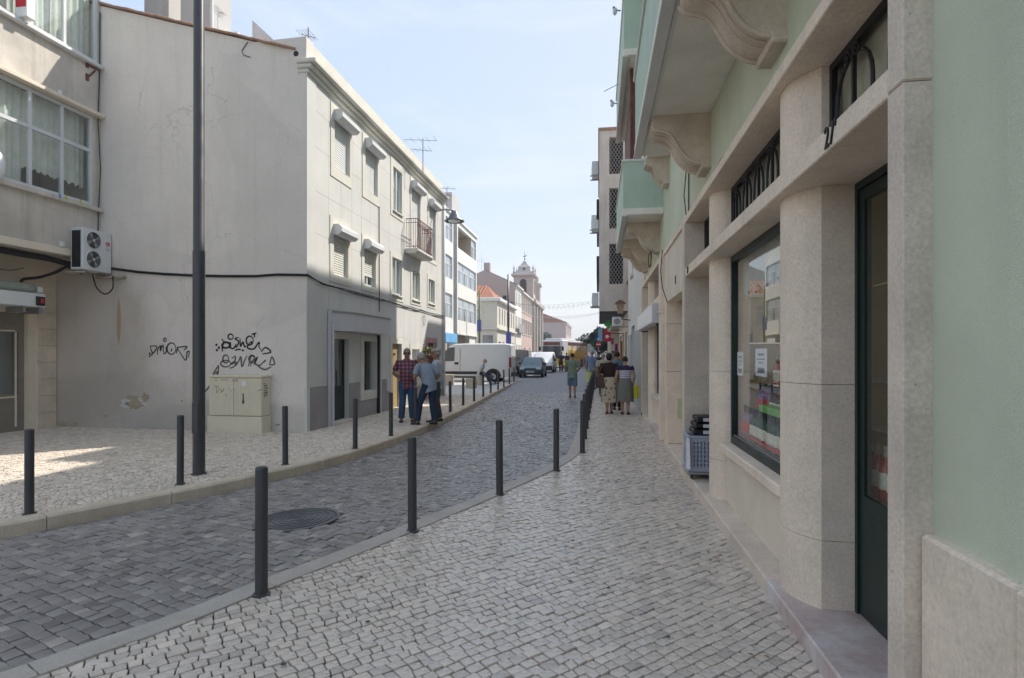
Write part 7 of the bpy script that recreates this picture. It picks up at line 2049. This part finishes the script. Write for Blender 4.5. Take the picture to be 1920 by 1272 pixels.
    for i in range(9):
        q = i/8
        ring = []
        for k in range(nb):
            a = 2*math.pi*k/nb
            fr = math.sin(a)
            zmin = zl+(.085-zl)*max(0, min(1, (fr+.25)/.8))
            th0 = math.acos(max(-1, min(1, (zmin-.02)/.104)))
            th = th0*(1-q)+.02
            ring.append(hp(.077*k1*math.sin(th)*math.cos(a), -.01+.097*k1*math.sin(th)*math.sin(a), .02+.100*(1.06 if not long_hair else 1.16)*math.cos(th)))
        rings.append(ring)
    obj('hair', MB().loft(rings), hm, t, smooth=True)
    for s in (-1, 1):
        m_ = MB().ball(hp(s*.030,.080,.003), .011*sc)
        obj('eye', m_, m_eye, t, smooth=True)
    if glasses:
        g = MB()
        for s in (-1, 1):
            c = hp(s*.033,.100,.002); q = MB().ball((0,0,0), .029*sc, .006*sc, .021*sc, 12, 6)
            g.add([c+hq @ Vector(p) for p in q.v], q.f); g.tube([hp(s*.062,.09,.006), hp(s*.080,.02,.008), hp(s*.082,-.02,.004)], .004*sc, 5)
        g.tube([hp(-.01,.106,.006), hp(.01,.106,.006)], .004*sc, 5)
        obj('sunglasses', g, m_lens, t, smooth=True)
    if cap:
        rings = []
        for z, rx, ry, yo in ((.050,.088,.108,-.008),(.075,.098,.122,0),(.100,.094,.118,.004),(.120,.070,.088,.006),(.128,.02,.03,.008)):
            rings.append([hp(rx*math.cos(a), yo+ry*math.sin(a), z+.012*math.sin(a)*-1) for a in (2*math.pi*k/20 for k in range(20))])
        c_ = obj('flat_cap', MB().loft(rings), cap, t, smooth=True)
        pk_ = [[hp(x, .085+.0*x, .052), hp(x*.9, .15-abs(x)*.35, .040), hp(x*.9, .15-abs(x)*.35, .046), hp(x, .085, .064)] for x in (-.07,-.04,0,.04,.07)]
        obj('cap_peak', MB().loft(pk_), cap, c_, smooth=True)
    return t, J
def lw(t, p): return V3(p)

m_plaid = plaid('maroon_plaid_cotton', (.16,.035,.055), (.50,.42,.44), (.09,.03,.05), 11.5)
m_check = plaid('pale_blue_check_cotton', (.46,.50,.57), (.30,.36,.50), (.54,.57,.62), 22)
m_bluegrey = cloth('blue_grey_cotton', (.30,.35,.43))
m_capc = cloth('pale_tweed', (.42,.39,.34), var=.15)
# three men by the kerb
p1 = gz(763, 791)
person('man in maroon plaid shirt and sunglasses with hands behind his back', p1, math.pi+R(22), 1.72, dict(elL=(-.30,-.10,1.13), wrL=(-.10,-.17,.98), elR=(.30,-.10,1.13), wrR=(.08,-.18,.96), ankL=(-.13,-.02,.08), ankR=(.13,.03,.08)),
       shirt=m_plaid, lowmat=m_jean, glasses=True, build=1.08, belly=.045, hair='grey', vox=.010, shirt_len=.05, group='three men talking by the kerb', headyaw=-.1)
p2 = gz(806, 796)
person('man in blue grey shirt leaning with one hand on a bollard', p2, R(58), 1.66, dict(pel=(0,.0,.94), waist=(-.02,.03,1.08), chest=(-.06,.08,1.25), neck=(-.10,.12,1.43), head=(-.13,.17,1.555),
       hipL=(-.10,.0,.91), hipR=(.08,.0,.91), kneeL=(-.17,.16,.50), ankL=(-.26,.14,.08), kneeR=(.08,.0,.48), ankR=(.08,-.08,.08),
       shL=(-.27,.10,1.365), elL=(-.38,.10,1.12), wrL=(-.215,.25,.96), shR=(.10,.05,1.365), elR=(.24,-.06,1.13), wrR=(.16,.10,.98)),
       shirt=m_bluegrey, lowmat=m_jeand, build=1.06, belly=.03, vox=.010, shirt_len=.04, hair='grey', group='three men talking by the kerb', sleeve=.8)
p3 = gz(819, 791)
person('man in pale flat cap and checked shirt with a hand on his hip', p3, R(100), 1.70, dict(elR=(.34,-.10,1.16), wrR=(.17,.02,1.02), elL=(-.24,.06,1.14), wrL=(-.2,.28,1.12), ankL=(-.11,.05,.08), ankR=(.1,-.06,.08)),
       shirt=m_check, lowmat=m_trg, cap=m_capc, build=1.08, belly=.035, vox=.010, shirt_len=.03, hair='grey', group='three men talking by the kerb')
# seated man on the block
ps = gz(904, 722)
person('man in pale shirt sitting on the round concrete block, legs stretched out', (ps.x-.12, ps.y-.03, 0), R(-80), 1.70,
       dict(pel=(0,-.02,.62), waist=(0,.04,.76), chest=(0,.12,.93), neck=(0,.20,1.12), head=(0,.27,1.24), hipL=(-.1,.02,.60), hipR=(.1,.02,.60), kneeL=(-.14,.44,.52), ankL=(-.14,.55,.10), kneeR=(.14,.46,.46), ankR=(.16,.84,.12),
            shL=(-.19,.16,1.05), elL=(-.26,.08,.80), wrL=(-.22,.20,.60), shR=(.19,.16,1.05), elR=(.27,.10,.80), wrR=(.20,.24,.60)), shirt=cloth('pale_grey_cotton', (.47,.49,.50)), lowmat=m_jeand, glasses=True, vox=.014, toes={'L': (-.1,1,.0), 'R': (.1,1,.25)}, skin=m_skin2, sleeve=.8)
# man in green T-shirt walking away
pg = gz(1073, 746, -.04)
person('man in pale green T-shirt and blue checked shorts walking up the road', pg, R(2), 1.66, dict(kneeL=(-.09,.10,.50), ankL=(-.08,.02,.09), kneeR=(.09,.03,.47), ankR=(.10,-.14,.10), elL=(-.28,-.02,1.14), wrL=(-.22,.20,1.06), elR=(.29,-.02,1.14), wrR=(.22,.20,1.05)),
       shirt=cloth('sage_green_cotton', (.22,.27,.20)), lower='shorts', lowmat=plaid('blue_check_shorts', (.10,.19,.27), (.40,.46,.48), (.06,.12,.18), 16), hair='dark', build=1.06, vox=.013, shirt_len=.06, shoemat=m_brown, sleeve=.8)
# two women walking away on the right pavement
pw = gz(1142, 776)
person('woman in brown blouse and beige spotted skirt with a shoulder bag', pw, R(-3), 1.60, dict(kneeL=(-.06,.03,.48), ankL=(-.05,-.10,.09), kneeR=(.07,.06,.49), ankR=(.06,.05,.08), elR=(.25,.0,1.12), wrR=(.24,.10,.9), elL=(-.26,-.03,1.12), wrL=(-.20,.12,1.0)),
       shirt=cloth('dark_brown_blouse', (.045,.026,.022)), lower='skirt', lowmat=spots('spotted_beige_skirt', (.52,.44,.32), (.16,.10,.06), 9), hair='dark', long_hair=True, build=1.08, belly=.01, vox=.011, shoemat=m_brown, lowlen=2.0, sleeve=.9, skin=m_skin)
bg = thing('shoulder_bag', 'brown leather shoulder bag hanging behind the woman in brown', 'bag', (pw.x-.22, pw.y-.1, .8))
m_bagb = M('brown_bag_leather', (.10,.06,.045), .15, 6, .6, .1, 60, .3)
obj('bag_body', MB().loft([[(pw.x-.36+.02*k, pw.y-.13, .70), (pw.x-.10-.03*k, pw.y-.13, .70+.02*k), (pw.x-.12-.02*k, pw.y+.0, .70+.02*k), (pw.x-.36+.02*k, pw.y+.0, .70)] if k == 0 else [(pw.x-.37+.02*k, pw.y-.15, .70+.085*k), (pw.x-.09-.02*k, pw.y-.15, .70+.085*k), (pw.x-.09-.02*k, pw.y+.0, .70+.085*k), (pw.x-.37+.02*k, pw.y+.0, .70+.085*k)] for k in range(5)]), m_bagb, bg, smooth=True, auto=60)
obj('strap', MB().tube([(pw.x-.30, pw.y-.08, 1.03), (pw.x-.20, pw.y-.10, 1.25), (pw.x-.14, pw.y-.03, 1.36), (pw.x-.12, pw.y+.04, 1.33)], .012, 6), m_bagb, bg)
pw2 = gz(1172, 777)
person('woman in navy and white striped top and grey skirt carrying bags', pw2, R(-2), 1.52, dict(kneeL=(-.08,.05,.48), ankL=(-.08,.02,.08), kneeR=(.08,.0,.48), ankR=(.09,-.10,.09), elR=(.27,-.02,1.13), wrR=(.24,.06,.93), elL=(-.26,-.02,1.12), wrL=(-.25,.05,.88)),
       shirt=stripes('striped_top', (.60,.60,.66), (.20,.20,.36), 18, .38, 1.165, (.025,.025,.06)), lower='skirt', lowmat=cloth('grey_green_skirt', (.20,.20,.17), var=.12), hair='dark', build=1.08, vox=.011, lowlen=1.4, sleeve=.35, skin=m_skin2)
def carrier(label, x, y, ztop, w, h, mat):
    c = thing('carrier_bag', label, 'bag', (x, y, ztop-h))
    rr = random.Random(int(x*100))
    rings = []
    for k in range(6):
        q = k/5; ww = w*(.9+.15*math.sin(q*3)); dd = .07*(1-.6*q)
        rings.append([(x+ww*.5*math.cos(a)*(1+.05*rr.uniform(-1,1)), y+dd*math.sin(a), ztop-h+h*q) for a in (2*math.pi*j/12 for j in range(12))])
    obj('bag_body', MB().loft(rings), mat, c, smooth=True, auto=60)
    obj('handle', MB().tube([(x-w*.25,y,ztop-.01),(x-w*.1,y,ztop+.09),(x+w*.1,y,ztop+.09),(x+w*.25,y,ztop-.01)], .008, 5), mat, c)
carrier('bright yellow carrier bag in the right hand of the woman in stripes', pw2.x+.26, pw2.y+.08, .76, .20, .34, M('yellow_bag_plastic', (.75,.66,.02), .06, 5, .4, .1, 40, .4))
carrier('magenta carrier bag in the left hand of the woman in stripes', pw2.x-.27, pw2.y+.06, .70, .16, .28, M('magenta_bag_plastic', (.40,.03,.18), .06, 5, .4, .1, 40, .4))
pd = gz(1150, 769)
person('person in teal shirt and black trousers walking between the two women', (pd.x+.10, pd.y, 0), R(-5), 1.66, dict(kneeL=(-.08,.10,.50), ankL=(-.08,.12,.08), ankR=(.08,-.12,.09), elR=(.27,.05,1.15), wrR=(.15,.2,1.25)),
       shirt=cloth('teal_cotton', (.10,.19,.24)), lowmat=cloth('black_trousers', (.018,.018,.02)), hair='dark', vox=.013)
# group farther up the right pavement
person('man in blue shirt standing at the kerb far up the right pavement', (-.30, 26.6, 0), R(-20), 1.74, shirt=cloth('steel_blue_cotton', (.17,.22,.34)), lowmat=cloth('stone_trousers', (.34,.31,.25)), vox=.016, skin=m_skin2, group='people far up the right pavement')
carrier('pale yellow green carrier bag held by the man in blue', -.42, 26.5, .78, .26, .42, M('pale_lime_bag', (.55,.58,.22), .06, 5, .5, .1, 40, .4))
person('person in black striped top beside the man in blue', (.02, 27.6, 0), R(15), 1.70, shirt=stripes('black_striped_top', (.02,.02,.022), (.25,.25,.22), 7, .15), lowmat=m_jeand, hair='dark', vox=.016, group='people far up the right pavement')
person('stooping person in beige shirt hidden behind the woman in brown', (.18, 22.0, 0), R(-10), 1.62, shirt=cloth('beige_cotton', (.44,.40,.31)), lowmat=m_trg, vox=.016, group='people far up the right pavement')
person('person in grey cap farther along by the shopfronts', (.62, 24.0, 0), R(170), 1.70, shirt=cloth('grey_jersey', (.16,.16,.18)), lowmat=m_jeand, cap=m_trg, vox=.016, group='people far up the right pavement')
# two men near the bus
q1, q2 = gz(1052, 697.5, -.04), gz(1062.5, 697.5, -.04)
person('man in dark purple checked shirt and black trousers before the bus, left of the pair', q1, math.pi, 1.78, shirt=plaid('dark_purple_check', (.05,.04,.09), (.12,.10,.16), (.03,.03,.06), 14), lowmat=cloth('black_cotton_trousers', (.016,.016,.018)), hair='dark', vox=.02, group='pair of men before the bus')
person('man in dark blue shirt and jeans before the bus, right of the pair', q2, math.pi-.3, 1.74, dict(elR=(.32,-.02,1.2), wrR=(.42,.1,1.1)), shirt=cloth('navy_cotton', (.045,.05,.10)), lowmat=m_jean, hair='dark', vox=.02, group='pair of men before the bus')
for i, (px, Y, c) in enumerate(((1100,62,(.45,.2,.2)), (1095,75,(.3,.3,.4)), (1088,85,(.5,.45,.4)))):
    p = gy(px, 690, Y)
    person('tiny distant pedestrian, %s along the far right kerb' % ('nearest','middle','farthest')[i], (p.x, Y, 0), R(180*(i % 2)), 1.7, shirt=cloth('distant_shirt_%d' % i, c), lowmat=m_trg, hair='dark', vox=.03, group='distant pedestrians')

# ================================================================== SMALL SHOP SIGNS ON THE RIGHT
def boxsign(name, label, x0, x1, y, z0, z1, mat, mark=None, cat='sign'):
    t = thing(name, label, cat, ((x0+x1)/2, y, z0))
    obj('panel', MB().box(x0, x1, y-.04, y+.04, z0, z1, .01), mat, t)
    if mark: obj('emblem', mark, m_signw, t)
    obj('bracket', MB().tube([(x1-.02,y,z1-.1),(1.28,y,z1-.1)], .015, 5), m_iron, t)
    return t
a, b = gy(1132,622,29), gy(1145,641,29)
boxsign('red_shop_sign', 'square red sign with white emblem hanging over the right pavement', a.x, b.x, 29, b.z, a.z, m_red, MB().lathe([(0,-.046),(.10,-.046),(.10,-.041)], ((a.x+b.x)/2, 29, (a.z+b.z)/2), 5, 1))
a, b = gy(1123,616,33), gy(1130,640,33)
boxsign('blue_shop_sign', 'pale blue vertical sign next to the red square sign', a.x, b.x, 33, b.z, a.z, M('pale_blue_sign', (.28,.48,.70), .1, 2, .5, 0, 30, .3))
a, b = gy(1133,616,31.5), gy(1139,623,31.5)
boxsign('orange_red_sign', 'small orange red sign above the square red sign', a.x, b.x, 31.5, b.z, a.z, M('orange_red_sign', (.55,.08,.03), .1, 2, .5, 0, 30, .3))
c = gy(1122.3, 646, 36)
nt_ = thing('no_entry_sign', 'round red no entry sign with white bar on a post on the right', 'sign', (c.x, 36, 0))
obj('disc', MB().lathe([(0,-.02),(.17,-.02),(.17,.0)], c, 20, 1), m_red, nt_)
obj('white_bar', MB().box(c.x-.13, c.x+.13, 35.972, 35.979, c.z-.03, c.z+.03), m_signw, nt_)
obj('post', MB().tube([(c.x,36.05,0),(c.x,36.05,c.z+.9)], .03, 8), m_steel, nt_)
bp = obj('blue_plate', MB().box(c.x-.16, c.x+.16, 35.98, 36.0, c.z+.22, c.z+.52), M('blue_road_sign', (.03,.10,.42), .05, 3, .4, 0, 30, .4), nt_)
obj('white_triangle', MB().add([(c.x-.09,35.975,c.z+.27),(c.x+.09,35.975,c.z+.27),(c.x,35.975,c.z+.45)], [(0,1,2)]), m_signw, bp)
for k, (px0, px1, y0, y1, Y, cc, nm) in enumerate(((1153,1158,645,672,27.5,(.30,.05,.26),'purple'), (1162,1167,640,690,26.0,(.55,.28,.12),'orange patterned'), (1145,1151,634,646,28.3,(.50,.12,.28),'pink'))):
    a, b = gy(px0, y0, Y), gy(px1, y1, Y)
    n = 8
    tag(obj('hanging_cloth', MB().loft([[(a.x+(b.x-a.x)*i/n, Y+.05*math.sin(i*1.3), b.z), (a.x+(b.x-a.x)*i/n, Y+.05*math.sin(i*1.3), a.z), (a.x+(b.x-a.x)*i/n, Y+.02+.05*math.sin(i*1.3), a.z), (a.x+(b.x-a.x)*i/n, Y+.02+.05*math.sin(i*1.3), b.z)] for i in range(n+1)]), cloth('%s_cloth' % nm.split()[0], cc, var=.3), origin=(a.x,Y,b.z)), '%s cloth hanging outside the shops on the right' % nm, 'cloth', 'cloths outside the shops')
ab = gy(1148, 612, 24.4)
wb_ = thing('wall_air_conditioner', 'white box air conditioner low on the salmon house wall', 'air conditioner', (ab.x+.2, 24.4, ab.z), 0, 'air conditioners on the right')
obj('casing', MB().box(ab.x, ab.x+.42, 24.3, 25.0, ab.z, ab.z+.38, .02), m_boxw, wb_)
obj('bracket', MB().box(ab.x, 1.3, 24.4, 24.44, ab.z-.05, ab.z-.005), m_steel, wb_)
obj('fan_grille', MB().lathe([(0,-.004),(.13,-.004),(.13,-.001)], (ab.x+.2, 24.3, ab.z+.19), 16, 1), m_plinth, wb_)
lt = gy(1163, 578, 21.5)
ln_ = thing('wall_lantern', 'old copper street lantern on a scrolled bracket on the right wall', 'street lamp', (1.1, 21.5, lt.z))
obj('lantern_glass', MB().loft([[(lt.x+s*c_[0], 21.5+s*c_[1], lt.z+z) for c_ in ((-1,-1),(1,-1),(1,1),(-1,1))] for s, z in ((.09,-.2),(.15,.15))]), M('amber_lantern_glass', (.42,.28,.18), .1, 3, .3, 0, 30, .4), ln_)
obj('lantern_roof', MB().loft([[(lt.x+s*c_[0], 21.5+s*c_[1], lt.z+z) for c_ in ((-1,-1),(1,-1),(1,1),(-1,1))] for s, z in ((.20,.152),(.12,.24),(.04,.30))]), m_brown, ln_)
obj('bracket', MB().tube([(lt.x,21.5,lt.z-.2),(lt.x+.05,21.5,lt.z-.4),(1.16,21.5,lt.z-.45)], .02, 6), m_iron, ln_)
gc = gy(1141, 609, 28.6)
pc_ = thing('green_cross_light', 'green glowing pharmacy cross above the shops on the right', 'sign', (gc.x, 28.6, gc.z))
obj('cross', MB().box(gc.x-.07, gc.x+.07, 28.56, 28.6, gc.z-.2, gc.z+.2).box(gc.x-.2, gc.x-.071, 28.56, 28.6, gc.z-.07, gc.z+.07).box(gc.x+.071, gc.x+.2, 28.56, 28.6, gc.z-.07, gc.z+.07), M('green_sign_plastic', (.05,.42,.08), .05, 3, .4, 0, 30, .4), pc_)
obj('bracket', MB().tube([(gc.x+.1,28.62,gc.z),(1.28,28.62,gc.z)], .015, 5), m_iron, pc_)
bake_all()
for nm_, o in list(bpy.data.objects.items()):
    if o.location.z < -40: bpy.data.objects.remove(o)
